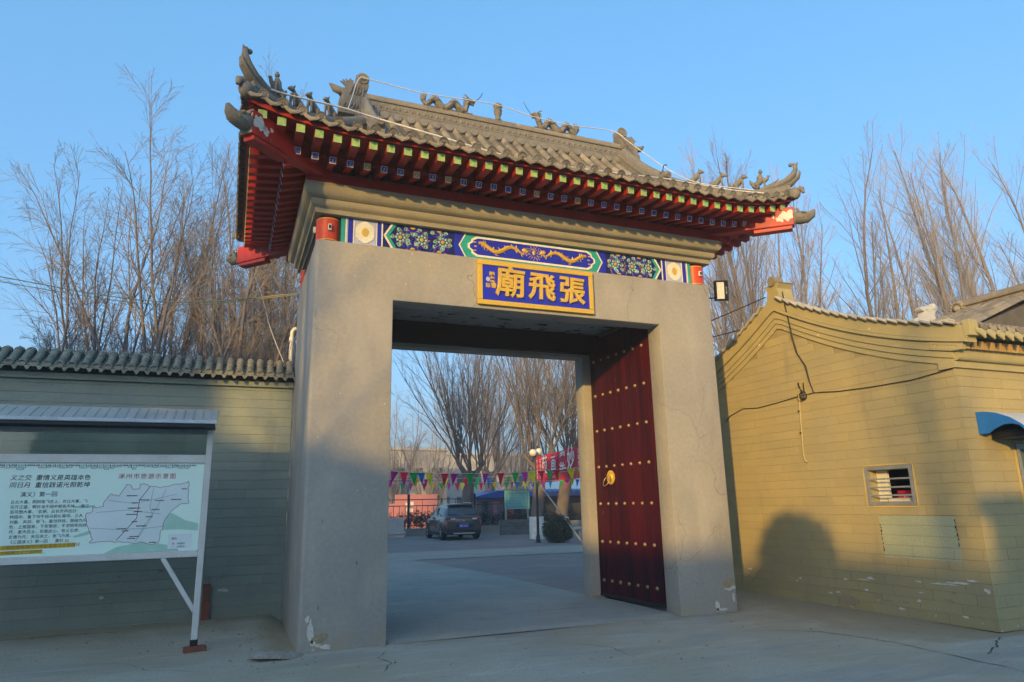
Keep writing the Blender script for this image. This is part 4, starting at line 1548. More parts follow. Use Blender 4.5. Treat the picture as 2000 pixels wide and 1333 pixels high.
def lay_bricks(parent, frame_m, outline, L, Hh, proud, mat, keep, rng, z0=0., holes=(), name='brick', extra_stuff=None, u0=0.):
    """Courses of bricks in the plane of frame_m (x along, y up, z outward); outline(u0,u1,z0,z1)->clipped poly or None."""
    cache = {}
    made = 0
    zc = z0
    row = 0
    while True:
        a = u0 - (L * .5 if row % 2 else 0) - .15 * L * (row % 3)
        any_ = False
        while True:
            r = outline(a + .0018, a + L - .0018, zc + .0018, zc + Hh - .0018)
            if r is None:
                break
            if r:
                ua, ub, za, zb = r
                if not any(ua < h[1] and ub > h[0] and za < h[3] and zb > h[2] for h in holes):
                    pieces = [(ua, ub, za, zb)]
                else:
                    pieces = []
                    for h in holes:
                        if ua < h[1] and ub > h[0] and za < h[3] and zb > h[2]:
                            if ua < h[0] - .02:
                                pieces.append((ua, h[0], za, zb))
                            if ub > h[1] + .02:
                                pieces.append((h[1], ub, za, zb))
                            if zb > h[3] + .02:
                                pieces.append((max(ua, h[0]), min(ub, h[1]), h[3], zb))
                            if za < h[2] - .02:
                                pieces.append((max(ua, h[0]), min(ub, h[1]), za, h[2]))
                            break
                for ua, ub, za, zb in pieces:
                    any_ = True
                    pr = proud + rng.uniform(-.0012, .0014)
                    if keep(ua, ub, za, zb):
                        k = (round(ub - ua, 2), round(zb - za, 2))
                        if k not in cache:
                            w, h = k
                            b = .0022
                            mb = MB()
                            mb.v = [(0, 0, -.004), (w, 0, -.004), (w, h, -.004), (0, h, -.004), (0, 0, -b), (w, 0, -b), (w, h, -b), (0, h, -b), (b, b, 0), (w - b, b, 0), (w - b, h - b, 0), (b, h - b, 0)]
                            mb.f = [(8, 9, 10, 11)]
                            for o_ in (0, 4):
                                for i in range(4):
                                    mb.f.append((o_ + i, o_ + (i + 1) % 4, o_ + 4 + (i + 1) % 4, o_ + 4 + i))
                            cache[k] = shared(mb, name, mat)
                        inst(name, cache[k], parent, frame_m @ T(ua, za, pr) @ Matrix.Rotation(rng.uniform(-.002, .002), 4, 'Z'))
                        made += 1
                    elif extra_stuff is not None:
                        extra_stuff.box((ua, za, pr - .004), (ub, zb, pr), frame_m)
            a += L
            if a > 60:
                break
        zc += Hh
        row += 1
        if zc > 12 or (not any_ and row > 3):
            break
    return made


# ------------------------------------------------------------------ perimeter wall to the left of the gate
WY = 2.48
pw = thing('perimeter_wall', 'grey green painted brick wall with tiled coping left of the gatehouse', 'wall', (-2, WY + .15, 0))
WX0 = -8.0
obj('core', MB().box((WX0, WY + .006, 0), (-.002, WY + .36, 3.52)), MORTAR, pw)
rng = random.Random(21)
stuff = MB()


def w_out(ua, ub, za, zb):
    if ua > -.004:
        return None
    if zb > 3.412:
        return () if za > 3.38 else (max(ua, WX0), min(ub, -.004), za, 3.408)
    if ub < WX0 + .1:
        return ()
    return (max(ua, WX0), min(ub, -.004), za, zb)


lay_bricks(pw, T(0, WY + .006, 0) @ FRONT, w_out, .60, .1345, .006, WALLPAINT, lambda ua, ub, za, zb: ub > -4.4 and za > .1, rng, z0=0, u0=WX0, extra_stuff=stuff)
obj('brick', stuff, WALLPAINT, pw, kind='stuff')
obj('string_course', MB().box((WX0, WY - .055, 3.415), (-.003, WY + .30, 3.50)), WALLPAINT, pw, bevel=.006)
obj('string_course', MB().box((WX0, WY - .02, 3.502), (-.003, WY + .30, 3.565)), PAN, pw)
for k in range(16):
    cx, cz = rng.uniform(-2.6, -.05), rng.uniform(.15, .8)
    skin('flake', R.choice((PLASTERTAN, PLASTERWHITE, CONCRETE)), cx, cz, rng.uniform(.02, .07), rng.uniform(.008, .03), T(0, WY - .0025, 0) @ FRONT, pw, .35, .003, 14)
# coping: tubes over the crest with concave tiles between
prof = []
for t in lin(0, 1, 5):
    prof.append((WY - .215 + .34 * t, 3.585 + .235 * t - .02 * math.sin(math.pi * t)))
crest = [(WY + .19, 3.850), (WY + .25, 3.856), (WY + .31, 3.848)]
back = [(WY + .37, 3.80), (WY + .68, 3.60)]
wt = cover_mesh(.052, .048, .105)
wt_me = shared(wt, 'cover_tile', WALLTILE, 50)
we_me = shared(MB().lathe([(.001, -.010), (.054, -.010), (.056, 0), (.050, .006), (.038, .006), (.034, .002), (.001, .002)], n=14), 'tile_end', WALLTILE, 30)
wd_me = shared(MB().prism([(-.066, .0), (-.03, -.035), (-.012, -.075), (.012, -.075), (.03, -.035), (.066, .0), (.02, -.012), (-.02, -.012)], FRONT, 0, .012), 'drip_tile', WALLTILE, 30)
wpan, wback = MB(), MB()
WP = .1445
nrow = int((0 - WX0) / WP)
for i in range(nrow):
    x = -.075 - i * WP + R.uniform(-.006, .006)
    tilt = R.uniform(-.03, .03)
    vis = x > -4.6
    for k in range(4):
        p, q = Vector((x + tilt * .0, prof[k][0], prof[k][1])), Vector((x + tilt * .05, prof[k + 1][0], prof[k + 1][1]))
        m = frame(p, q, (1, 0, 0)) @ T(R.uniform(-.003, .003), 0, R.uniform(-.003, .003)) @ Matrix.Rotation(tilt, 4, 'Z')
        if vis:
            inst('cover_tile', wt_me, pw, m)
        else:
            wback.add([m @ v.co for v in wt_me.vertices], [tuple(f_.vertices) for f_ in wt_me.polygons])
    cr_ = MB()
    wback.tube([(x, prof[4][0] - .03, prof[4][1] - .006)] + [(x, y, z) for y, z in crest] + [(x, y, z) for y, z in back], .049, 8)
    m = T(x, prof[0][0] - .004, prof[0][1] + .006) @ Matrix.Rotation(rad(68), 4, 'X')
    if vis:
        inst('tile_end', we_me, pw, m)
        xm = x + WP / 2
        inst('drip_tile', wd_me, pw, T(xm, prof[0][0] - .008, prof[0][1] - .022) @ Matrix.Rotation(rad(-20), 4, 'X') @ Matrix.Rotation(R.uniform(-.1, .1), 4, 'Y'))
    # concave tiles
    xm = x + WP / 2
    steps = lin(0, 1, 6)
    for s0, s1 in zip(steps[:-1], steps[1:]):
        y0, z0 = WY - .205 + .47 * s0, 3.565 + .245 * s0
        y1, z1 = WY - .205 + .47 * s1 + .02, 3.565 + .245 * s1
        b = len(wpan.v)
        for k in range(5):
            u = -1 + k / 2
            zz = .020 * u * u
            wpan.v += [(xm + u * WP * .5, y0, z0 + zz + .020), (xm + u * WP * .5, y1, z1 + zz + .004), (xm + u * WP * .5, y0, z0 + zz)]
        for k in range(4):
            o_ = b + 3 * k
            wpan.f += [(o_, o_ + 3, o_ + 4, o_ + 1), (o_ + 2, o_ + 5, o_ + 3, o_)]
obj('pan_tile', wpan, WALLTILE, pw, kind='stuff', sm=40)
obj('far_side_tile', wback, WALLTILE, pw, kind='stuff', sm=50)
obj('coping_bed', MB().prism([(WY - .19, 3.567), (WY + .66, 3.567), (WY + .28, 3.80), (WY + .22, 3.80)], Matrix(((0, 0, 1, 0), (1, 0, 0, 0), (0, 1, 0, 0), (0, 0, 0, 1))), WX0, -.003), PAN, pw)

# ------------------------------------------------------------------ notice board
NY = .80
nb = thing('notice_board', 'white metal notice board with sheet canopy showing a tourist map', 'notice board', (-2.9, NY, 0))
NX0, NX1 = -4.75, -1.055
for x, z0 in ((NX1 - .035, .075), (NX0, .06)):
    obj('post', MB().box((x - .035, NY - .035, z0), (x + .035, NY + .035, 2.56)), WHITEMETAL, nb, bevel=.006)
    obj('post_foot', MB().box((x - .042, NY - .042, z0 - .012), (x + .042, NY + .042, z0 + .05)), IRON, nb)
FL, FR = NX0 + .036, NX1 - .071
obj('rail', MB().box((FL, NY - .030, 2.165), (FR, NY + .030, 2.262)), WHITEMETAL, nb, bevel=.006)
obj('rail', MB().box((FL, NY - .030, 1.055), (FR, NY + .030, 1.130)), WHITEMETAL, nb, bevel=.006)
obj('head_rail', MB().box((FL, NY - .028, 2.515), (FR, NY + .028, 2.575)), STEEL, nb, bevel=.004)
obj('pane', MB().box((FL + .002, NY - .006, 2.266), (FR - .002, NY + .004, 2.512)), M('greenish_pane', (.62, .72, .66), rough=.03, spec=.7, fine=0, amt=.1, trans=1.0), nb)
obj('brace', MB().beam((-1.50, NY + .0, 1.056), (-1.115, NY + .0, .44), .05, .05, up=(0, 1, 0)), WHITEMETAL, nb, bevel=.004)
obj('brace', MB().beam((-1.09, NY + .036, 1.6), (-1.09, NY + .85, .16), .045, .045, up=(1, 0, 0)), WHITEMETAL, nb, bevel=.004)
# canopy
CY0, CZ0, CY1, CZ1 = NY - .30, 2.655, NY + .12, 2.83
cv = Vector((0, CY1 - CY0, CZ1 - CZ0))
clen = cv.length
cm = frame(Vector((0, CY0, CZ0)), Vector((0, CY1, CZ1)), (1, 0, 0))
npan = 36
CX0, CX1 = NX0 - .1, NX1 + .035
pwid = (CX1 - .07 - CX0) / npan
pan_me = shared(MB().box((.002, 0, 0), (pwid - .002, clen - .004, .006)).box((.002, .001, .0061), (.010, clen - .005, .012)), 'canopy_panel', CANOPY)
for i in range(npan):
    inst('canopy_panel', pan_me, nb, cm @ T(CX0 + i * pwid, 0, 0))
obj('canopy_end', MB().box((CX1 - .068, -.01, -.012), (CX1, clen + .01, .014), cm), CANOPY, nb, bevel=.003)
obj('canopy_backing', MB().box((CX0, .002, -.010), (CX1 - .07, clen - .006, -.001), cm), WHITEMETAL, nb)
obj('gutter', MB().box((CX0, CY0 - .022, CZ0 - .035), (CX1, CY0 + .0, CZ0 + .004)), AWNPALE, nb, bevel=.003)
obj('canopy_cap', MB().box((CX0, CY1 + .0, CZ1 - .03), (CX1, CY1 + .02, CZ1 + .016)), CANOPY, nb)
obj('canopy_soffit', MB().box((CX0, CY0 + .005, 2.58), (CX1 - .02, CY1 - .005, 2.618)), IRON, nb)

# printed sheet
QX0, QX1, QZ0, QZ1 = FL + .003, FR - .003, 1.132, 2.163
poster = obj('poster', MB().box((QX0, NY - .004, QZ0), (QX1, NY + .006, QZ1)), PANELBG, nb)
lay = [0]


def pr(poly, mat, name='print', d=None):
    lay[0] += 1
    d = .0006 + .00004 * lay[0] if d is None else d
    mb = MB().prism(poly, T(0, NY - .004, 0) @ FRONT, d, d + .0003)
    return obj(name, mb, mat, poster)


def stroke(pts, w, mat, d=.0030, name='printed_line', mb=None):
    m = T(0, NY - .004, 0) @ FRONT
    out = mb or MB()
    for (xa, za), (xb, zb) in zip(pts[:-1], pts[1:]):
        dx, dz = xb - xa, zb - za
        ln = math.hypot(dx, dz) or 1
        nx, nz = -dz / ln * w / 2, dx / ln * w / 2
        out.quad(m @ Vector((xa + nx, za + nz, d)), m @ Vector((xa - nx, za - nz, d)), m @ Vector((xb - nx, zb - nz, d)), m @ Vector((xb + nx, zb + nz, d)))
    if mb is None:
        obj(name, out, mat, poster)


def px2(u, v):
    """Sheet position from the fraction across the visible 1.95 m and down the 1.03 m."""
    return (-3.11 + u * 1.975, QZ1 - v * (QZ1 - QZ0))


# green washes
for pts in ([(.50, 1.0), (.57, .93), (.66, .90), (.70, .84), (.76, .90), (.83, .93), (.88, .95), (.90, 1.0)], [(.80, .62), (.84, .57), (.92, .66), (.995, .70), (.995, .78), (.90, .76), (.80, .76)], [(.335, .80), (.42, .745), (.44, .76), (.41, .79), (.35, .815)], [(.30, .48), (.43, .47), (.43, .49), (.36, .50)]):
    pl = [px2(*q_) for q_ in pts]
    pr(pl if sum((pl[i - 1][0] * pl[i][1] - pl[i][0] * pl[i - 1][1]) for i in range(len(pl))) > 0 else pl[::-1], GREENINK, 'green_wash')
# map outline
mo = [(.385, .57), (.42, .54), (.42, .49), (.475, .49), (.475, .43), (.51, .35), (.545, .37), (.565, .31), (.585, .24), (.60, .24), (.62, .30), (.65, .30), (.655, .24), (.69, .24), (.70, .27), (.77, .28), (.80, .27), (.86, .24), (.905, .235), (.92, .22), (.925, .33), (.93, .46), (.89, .47), (.87, .50), (.83, .57), (.81, .66), (.80, .72), (.79, .80), (.785, .90), (.75, .93), (.69, .885), (.66, .90), (.60, .885), (.55, .875), (.50, .865), (.47, .87), (.44, .88), (.425, .87), (.44, .84), (.42, .77), (.40, .68)]
jr = random.Random(2)
fine = []
for (a, b), (c, d_) in zip(mo, mo[1:] + mo[:1]):
    for t in (0, .33, .66):
        fine.append((a + (c - a) * t + jr.uniform(-.004, .004), b + (d_ - b) * t + jr.uniform(-.008, .008)))
pl = [px2(*q_) for q_ in fine]
area = sum((pl[i - 1][0] * pl[i][1] - pl[i][0] * pl[i - 1][1]) for i in range(len(pl)))
pr(pl if area > 0 else pl[::-1], MAPBG, 'map')
MAROON = M('maroon_print', (.32, .12, .16), rough=.6, fine=0)
GREYINK = M('grey_print', (.22, .27, .31), rough=.6, fine=0)
stroke(pl + pl[:1], .005, MAROON, name='map_border')
stroke([px2(.71, .27), px2(.66, .42), px2(.655, .62), px2(.62, .71), px2(.56, .86)], .006, INK, name='road')
roads = MB()
for pts in ([(.73, .28), (.72, .5), (.74, .6), (.67, .85)], [(.44, .55), (.6, .53), (.78, .58)], [(.42, .72), (.55, .74), (.7, .74), (.8, .72)], [(.8, .3), (.76, .5), (.70, .7), (.66, .88)], [(.5, .42), (.64, .46), (.86, .36)]):
    stroke([px2(*q_) for q_ in pts], .0035, GREYINK, d=.0028, mb=roads)
obj('minor_road', roads, GREYINK, poster)
dots, caps = MB(), MB()
for u, v in ((.595, .37), (.66, .42), (.65, .45), (.64, .51), (.64, .55), (.665, .51), (.65, .58), (.735, .53), (.735, .61), (.655, .66), (.66, .71), (.60, .735), (.615, .76), (.63, .825), (.655, .845), (.765, .895), (.835, .42), (.91, .30), (.79, .43)):
    x, z = px2(u, v)
    dots.prism([(x + .008 * math.cos(t), z + .008 * math.sin(t)) for t in lin(0, 2 * math.pi * 7 / 8, 8)], T(0, NY - .004, 0) @ FRONT, .0032, .0036)
    w = jr.uniform(.05, .11)
    s = -1 if jr.random() < .6 else 1
    for k in range(int(w / .014)):
        xx = x + s * (.014 + k * .014)
        caps.box((xx - .005, NY - .0072, z - .006), (xx + .005, NY - .007, z + .006))
obj('map_dot', dots, REDINK, poster, kind='stuff')
obj('map_caption', caps, INK, poster, kind='stuff')
x, z = px2(.835, .81)
pr([(x, px2(0, .975)[1]), (px2(.965, 0)[0], px2(0, .975)[1]), (px2(.965, 0)[0], z), (x, z)], MAPBG, 'legend')
TM = T(0, NY - .0075, 0) @ FRONT
obj('legend_text', text_mb('图例', .028, T(*px2(.855, .865), 0) if False else TM @ T(*px2(.853, .865), 0), res=1), INK, poster)
for k, (v, mt) in enumerate(((.92, REDINK), (.955, REDINK))):
    xx, zz = px2(.865, v)
    pr([(xx + (.009 - .004 * k) * math.cos(t), zz + (.009 - .004 * k) * math.sin(t)) for t in lin(0, 2 * math.pi * 7 / 8, 8)], mt, 'legend_dot', .0033)
    obj('legend_text', text_mb('旅游景点' if k == 0 else '乡镇村庄', .022, TM @ T(*px2(.885, v), 0), res=1), INK, poster)
obj('title', text_mb('涿州市旅游示意图', .068, TM @ T(*px2(.535, .155), 0), res=1, space=1.30), REDINK, poster)
obj('motto', text_mb('义之交  重情义是英雄本色', .068, TM @ T(*px2(.392, .165), 0) @ T(-.0, 0, 0), res=1, align='RIGHT', shear=.12), INK, poster)
obj('motto', text_mb('同日月  重信践诺光照乾坤', .068, TM @ T(*px2(.392, .245), 0), res=1, align='RIGHT', shear=.12), INK, poster)
obj('heading', text_mb('演义〉第一回', .060, TM @ T(*px2(.235, .345), 0), res=1, align='RIGHT'), INK, poster)
for k, ln in enumerate(('云长大喜，同到张飞庄上，共议大事。飞', '花开正盛，明日当于园中祭告天地，“我三', '后可图大事。”玄德、云长齐声应曰：', '桃园中，备下乌牛白马祭礼等项，三人', '刘备、关羽、张飞，虽然异姓，既结为兄', '危，上报国家，下安黎庶，不求同年同月', '死，皇天后土，实鉴此心，背义忘恩，', '玄德为兄，关羽次之，张飞为弟。', '《三国演义》第一回      票价 22')):
    obj('text_line', text_mb(ln, .0415, TM @ T(*px2(.012 + .002 * k, .425 + k * .0525), 0), res=1), INK, poster)
pr([px2(-.3, .935), px2(.355, .915), px2(.355, .868), px2(-.3, .888)], YELLOWINK, 'yellow_strip')
pr([px2(-.3, .99), px2(.195, .968), px2(.195, .928), px2(-.3, .945)], YELLOWINK, 'yellow_strip')
obj('text_line', text_mb('义殿经常有海内外朋友聚集在此祭拜兄', .044, TM @ T(*px2(.0, .900), 0) @ Matrix.Rotation(rad(.6), 4, 'Z'), res=1), M('orange_print', (.45, .16, .02), fine=0), poster)
obj('text_line', text_mb('的精神三义之根所在。', .044, TM @ T(*px2(.0, .957), 0) @ Matrix.Rotation(rad(.6), 4, 'Z'), res=1), M('orange_print', (.45, .16, .02), fine=0), poster)
# meander border along the top
mea = MB()
x = QX0
k = 0
jr = random.Random(4)
while x < QX1 - .1:
    w = jr.choice((.05, .07, .09))
    zt = QZ1 - .012
    dz = jr.choice((.022, .034, .046))
    stroke([(x, zt), (x, zt - dz), (x + w, zt - dz), (x + w, zt - .014), (x + .02, zt - .014), (x + .02, zt - dz + .012), (x + w - .018, zt - dz + .012)], .0055, GREYINK, mb=mea)
    if jr.random() < .4:
        stroke([(x + .01, zt - dz), (x + .01, zt - dz - .018), (x + w * .8, zt - dz - .018), (x + w * .8, zt - dz)], .0055, GREYINK, mb=mea)
    x += w - .004
obj('meander_border', mea, GREYINK, poster)

fb = thing('foot_brick', 'red brick lying under the near foot of the notice board', 'brick', (-1.09, NY - .03, .0), rz=.2)
fbm = MB().box((-.12, -.06, gz(-1.09, NY) - .01), (.12, .055, .055), Matrix.Translation((-1.075, NY - .03, 0)) @ Matrix.Rotation(.18, 4, 'Z'))
obj('block', fbm, BRICKRED, fb, bevel=.006)
cs = random.Random(9)
pl = blob(cs, 0, 0, .27, .15, 22, .22)
sm_ = Matrix.Translation((-.235, -.10, .035)) @ Matrix.Rotation(.12, 4, 'Z') @ Matrix.Rotation(rad(6), 4, 'Y') @ Matrix.Rotation(rad(-5), 4, 'X')
slab = MB()
n = len(pl)
slab.v = [tuple(sm_ @ Vector((x, y, -.03))) for x, y in pl] + [tuple(sm_ @ Vector((x * .97, y * .97, .012 + cs.uniform(-.008, .008)))) for x, y in pl] + [tuple(sm_ @ Vector((x * .55, y * .55, .028 + cs.uniform(-.01, .012)))) for x, y in pl] + [tuple(sm_ @ Vector((0, 0, .03)))]
for k in range(n):
    k2 = (k + 1) % n
    slab.f += [(k, k2, n + k2, n + k), (n + k, n + k2, 2 * n + k2, 2 * n + k), (2 * n + k, 2 * n + k2, 3 * n)]
slab.f.append(tuple(range(n - 1, -1, -1)))
o = obj('broken_slab', slab, CONCRETE)
tag(o, 'broken concrete slab lying by the foot of the left pier', 'slab')
ob = thing('upright_brick', 'old red brick standing on end against the wall behind the notice board', 'brick', (-1.02, WY - .08, .1))
obj('block', MB().box((-1.075, WY - .07, .1), (-.97, WY - .01, .345)).box((-1.07, WY - .065, .3455), (-.98, WY - .012, .58)), BRICKRED, ob, bevel=.005)

# ------------------------------------------------------------------ the house to the right of the gate
HX, HY = 7.70, -2.75
hs = thing('side_house', 'small ochre painted brick house with curved gable beside the gatehouse', 'house', (HX, HY, 0))
UA = -.17                                             # the gable outline runs along u = -y


def z3(u):
    s = abs(u - UA) / 2.93
    return 4.43 - 1.22 * s * (1.42 - .42 * s)


us = lin(-3.05, 2.748, 41)
gm = T(HX + .006, 0, 0) @ LEFTF
# core with the window opening left out: four blocks round it
WU0, WU1, WZ0, WZ1 = 1.165, 1.925, 1.465, 2.005
core = MB()
for u0_, u1_, mode in ((-3.05, WU0, 0), (WU0, WU1, 1), (WU1, 2.744, 0)):
    uu = [u0_] + [u for u in us if u0_ + .01 < u < u1_ - .01] + [u1_]
    up = [(u, z3(u) + .3) for u in uu[::-1]]
    if mode == 0:
        core.prism([(u0_, 0), (u1_, 0)] + up, gm, -.28, 0)
    else:
        core.prism([(u0_, 0), (u1_, 0), (u1_, WZ0), (u0_, WZ0)], gm, -.28, 0)
        core.prism([(u0_, WZ1), (u1_, WZ1)] + up, gm, -.28, 0)
obj('core', core, HOUSEMORTAR, hs)
obj('front_core', MB().box((HX + .29, HY + .006, 0), (HX + .91, HY + .26, 3.42)).box((HX + .91, HY + .006, 2.22), (15, HY + .26, 3.42)).box((HX + 2.4, HY + .006, 0), (15, HY + .26, 2.219)), HOUSEMORTAR, hs)
rng = random.Random(31)
BL, BH = .575, .1335
PU0, PU1, PZ0_, PZ1_ = 1.30, 2.425, .765, 1.325


def g_out(ua, ub, za, zb):
    if ua > 2.745:
        return None
    if ub < -3.05:
        return ()
    ua, ub = max(ua, -3.05), min(ub, 2.745)
    if za > min(z3(ua), z3(ub)) + .05 or ub - ua < .02:
        return ()
    return (ua, ub, za, zb)


stuff = MB()
n_b = lay_bricks(hs, gm, g_out, BL, BH, .0045, HOUSEPAINT, lambda ua, ub, za, zb: ub > -1.95, rng, u0=-3.05,
                 holes=((WU0, WU1, WZ0, WZ1), (PU0, PU1, PZ0_, PZ1_)), extra_stuff=stuff)


def p_out(ua, ub, za, zb):
    if ua > PU1:
        return None
    ua, ub, za, zb = max(ua, PU0), min(ub, PU1), max(za, PZ0_), min(zb, PZ1_)
    return (ua, ub, za, zb) if ub - ua > .03 and zb - za > .02 else ()


lay_bricks(hs, gm, p_out, BL, BH, .0035, PATCH, lambda *a: True, rng, u0=-3.05, name='patch_brick', z0=BH * 5)
fm = T(0, HY + .006, 0) @ FRONT


def f_out(ua, ub, za, zb):
    if ua > 11:
        return None
    if zb > 3.17 + BH * .6:
        return ()
    ua = max(ua, HX - .0)
    return (ua, ub, za, zb) if ub > HX + .05 else ()


lay_bricks(hs, fm, f_out, BL, BH, .0045, HOUSEPAINT, lambda ua, ub, za, zb: ua < 8.9, rng, u0=HX - .2, holes=((8.60, 10.1, -.1, 2.225),), extra_stuff=stuff)
obj('brick', stuff, HOUSEPAINT, hs, kind='stuff')
# gable mouldings stepping outwards under the barge
lay_ = ((.0, .088, .022), (.090, .176, .042), (.178, .300, .060))
uu = lin(-3.2, 2.80, 45)
for k, (o0, o1, pd) in enumerate(lay_):
    u1_ = 2.755 + .03 * k
    q_ = [u for u in uu if u < u1_ - .02] + [u1_]
    poly = [(u, z3(u) + o0) for u in q_] + [(u, z3(u) + o1) for u in q_[::-1]]
    obj('gable_moulding', MB().prism(poly, gm, .0, .006 + pd), HOUSETRIM, hs, bevel=.004)
q_ = lin(-3.3, 3.02, 47)
poly = [(u, z3(u) + .302) for u in q_] + [(u, z3(u) + .352) for u in q_[::-1]]
obj('barge_fillet', MB().prism(poly, gm, -.1, .105), HOUSETRIM, hs, bevel=.004)
poly = [(u, z3(u) + .354) for u in q_] + [(u, z3(u) + .545 - .02 * abs(u - UA) / 3) for u in q_[::-1]]
obj('barge_board', MB().prism(poly, gm, -.1, .075), HOUSETRIM, hs, bevel=.004)
# verge tiles, each set askew
vt = shared(MB().box((-.085, -.06, 0), (.085, .16, .022)).tube([(-.085, -.055, .012), (.085, -.055, .012)], .02, 6), 'verge_tile', M('limed_tile', (.46, .43, .36), (.36, .33, .27), rough=.9, scale=8, rnd=.1), 40)
u = -3.0
while u < 3.0:
    s_ = math.atan2(z3(u + .05) - z3(u - .05), .1)
    sgn = 1 if u > UA else -1
    m = Matrix.Translation((HX - .06, -u, z3(u) + .546)) @ Matrix.Rotation(rad(-90), 4, 'Z') @ Matrix.Rotation(-s_, 4, 'Y') @ Matrix.Rotation(sgn * rad(11), 4, 'Y') @ Matrix.Rotation(R.uniform(-.05, .05), 4, 'Z')
    if abs(u - UA) > .16:
        inst('verge_tile', vt, hs, m)
    u += .158
# apex block with a round tile end
ab = obj('apex_block', MB().prism([(-.32, 4.86), (.0, 4.86), (-.02, 5.0), (-.05, 5.10), (.0, 5.17), (.03, 5.19), (-.36, 5.19), (-.33, 5.17), (-.27, 5.10), (-.30, 5.0)], gm, -.25, .07), HOUSETRIM, hs, bevel=.006)
obj('ridge_tile_end', MB().tube([(HX - .10, .13, 5.235), (HX + .10, .13, 5.235)], .085, 14), TILE, ab, sm=40)
# carved block at the front end of the mouldings
cb = obj('carved_block', MB().prism([(2.50, z3(2.5) + .18), (2.80, z3(2.8) + .18), (2.93, z3(2.9) + .20), (2.96, z3(2.9) + .30), (2.50, z3(2.5) + .29)], gm, .0, .078), HOUSETRIM, hs, bevel=.006)
cv_ = MB()
for k in range(7):
    a = 2.56 + .05 * k
    cv_.tube([(HX - .074, -(a + .03 * math.cos(t)), z3(a) + .235 + .028 * math.sin(t)) for t in lin(0, 4.5, 8)], .006, 4)
obj('carving', cv_, HOUSETRIM, cb)
# barred window
wn = obj('window', MB().box((HX - .008, -WU0 + .0, WZ0 + .0), (HX + .03, -WU0 - .05, WZ1)).box((HX - .008, -WU1 + .05, WZ0), (HX + .03, -WU1, WZ1)).box((HX - .008, -WU0 - .0505, WZ1 - .05), (HX + .03, -WU1 + .0505, WZ1)).box((HX - .008, -WU0 - .0505, WZ0), (HX + .03, -WU1 + .0505, WZ0 + .05)), STEEL, hs)
for z in (1.60, 1.71, 1.825):
    obj('bar', MB().box((HX - .002, -WU1 + .051, z - .011), (HX + .012, -WU0 - .051, z + .011)), STEEL, wn)
obj('inner_frame', MB().box((HX + .16, -1.36, 1.515), (HX + .20, -1.22, 1.95)).box((HX + .165, -1.40, 1.515), (HX + .195, -1.362, 1.95)).box((HX + .12, -1.87, 1.515), (HX + .20, -1.402, 1.565)), B_CREAM, wn)
obj('reveal', MB().box((HX + .031, -1.8745, 1.5145), (HX + .26, -1.872, 1.955)).box((HX + .031, -1.2165, 1.5145), (HX + .26, -1.216, 1.955)).box((HX + .031, -1.871, 1.951), (HX + .26, -1.218, 1.955)), HOUSETRIM, wn)
obj('shelf_sign', MB().box((HX + .34, -1.95, 1.50), (HX + .36, -1.38, 1.66)), BANNER, wn)
obj('sign_lettering', text_mb('Welcome', .085, T(HX + .338, -1.46, 1.565) @ LEFTF, res=1, shear=.3), WHITE, wn)
obj('hanging_cloth', MB().box((HX + .40, -1.80, 1.60), (HX + .42, -1.70, 1.84)), M('orange_cloth', (.55, .13, .02), rough=.8), wn)
obj('room_back', MB().box((HX + 1.2, -2.4, .9), (HX + 1.22, -.4, 2.6)).box((HX + .29, -2.4, 2.6), (HX + 1.2, -.4, 2.62)).box((HX + .29, -2.4, .88), (HX + 1.2, -.4, .9)).box((HX + .29, -2.42, .9), (HX + 1.2, -2.4, 2.6)).box((HX + .29, -.4, .9), (HX + 1.2, -.38, 2.6)), DARKWOOD_SHADE, wn)
for nm, a, b in (('yellow_smear', (WU0 - .03, WZ0 - .02), (WU0 - .004, WZ1 + .02)), ('yellow_smear', (WU1 + .004, WZ0 - .02), (WU1 + .035, WZ1 + .03)), ('yellow_smear', (WU0 - .02, WZ0 - .03), (WU1 + .02, WZ0 - .004)), ('yellow_smear', (WU0 - .02, WZ1 + .004), (WU1 + .03, WZ1 + .022))):
    cx, cz = (a[0] + b[0]) / 2, (a[1] + b[1]) / 2
    skin(nm, M('ochre_putty', (.56, .40, .12), (.48, .36, .12), rough=.9, scale=10), cx, cz, (b[0] - a[0]) / 2, (b[1] - a[1]) / 2, T(HX - .0015, 0, 0) @ LEFTF, hs, .12, .003, 22)
# cracks round the patch, peeled lime line, loose render
cm_ = T(HX - .0008, 0, 0) @ LEFTF
kr = random.Random(6)
for u0_, za, zb in ((PU0 + .01, .84, 1.20), (PU1 - .01, .95, 1.31)):
    z = za
    while z < zb:
        h = kr.uniform(.015, .06)
        skin('crack', BLACK, u0_ + kr.uniform(-.008, .008), z + h / 2, .005 + .004 * kr.random(), h / 2, cm_, hs, .3, .002, 9)
        z += h + kr.uniform(.0, .03)
for u_, z_, ru, rz_ in ((2.12, .485, .16, .010), (2.33, .515, .16, .013), (2.50, .555, .05, .016), (1.78, .485, .05, .008), (2.68, .455, .035, .028), (1.02, .46, .05, .02), (.58, .41, .05, .012), (.9, .43, .12, .006)):
    skin('lime_patch', PLASTERWHITE, u_, z_, ru, rz_, T(HX - .0012, 0, 0) @ LEFTF, hs, .45, .0035, 20)
for k in range(30):
    skin('flake', kr.choice((PLASTERTAN, PLASTERWHITE, PLASTERTAN)), kr.uniform(-1.6, 2.6), kr.uniform(.05, .42), kr.uniform(.012, .06), kr.uniform(.006, .02), T(HX - .0008, 0, 0) @ LEFTF, hs, .35, .003, 12)
skin('render_patch', PLASTERTAN, .60, .12, .17, .055, T(HX - .001, 0, 0) @ LEFTF, hs, .25, .012, 24)
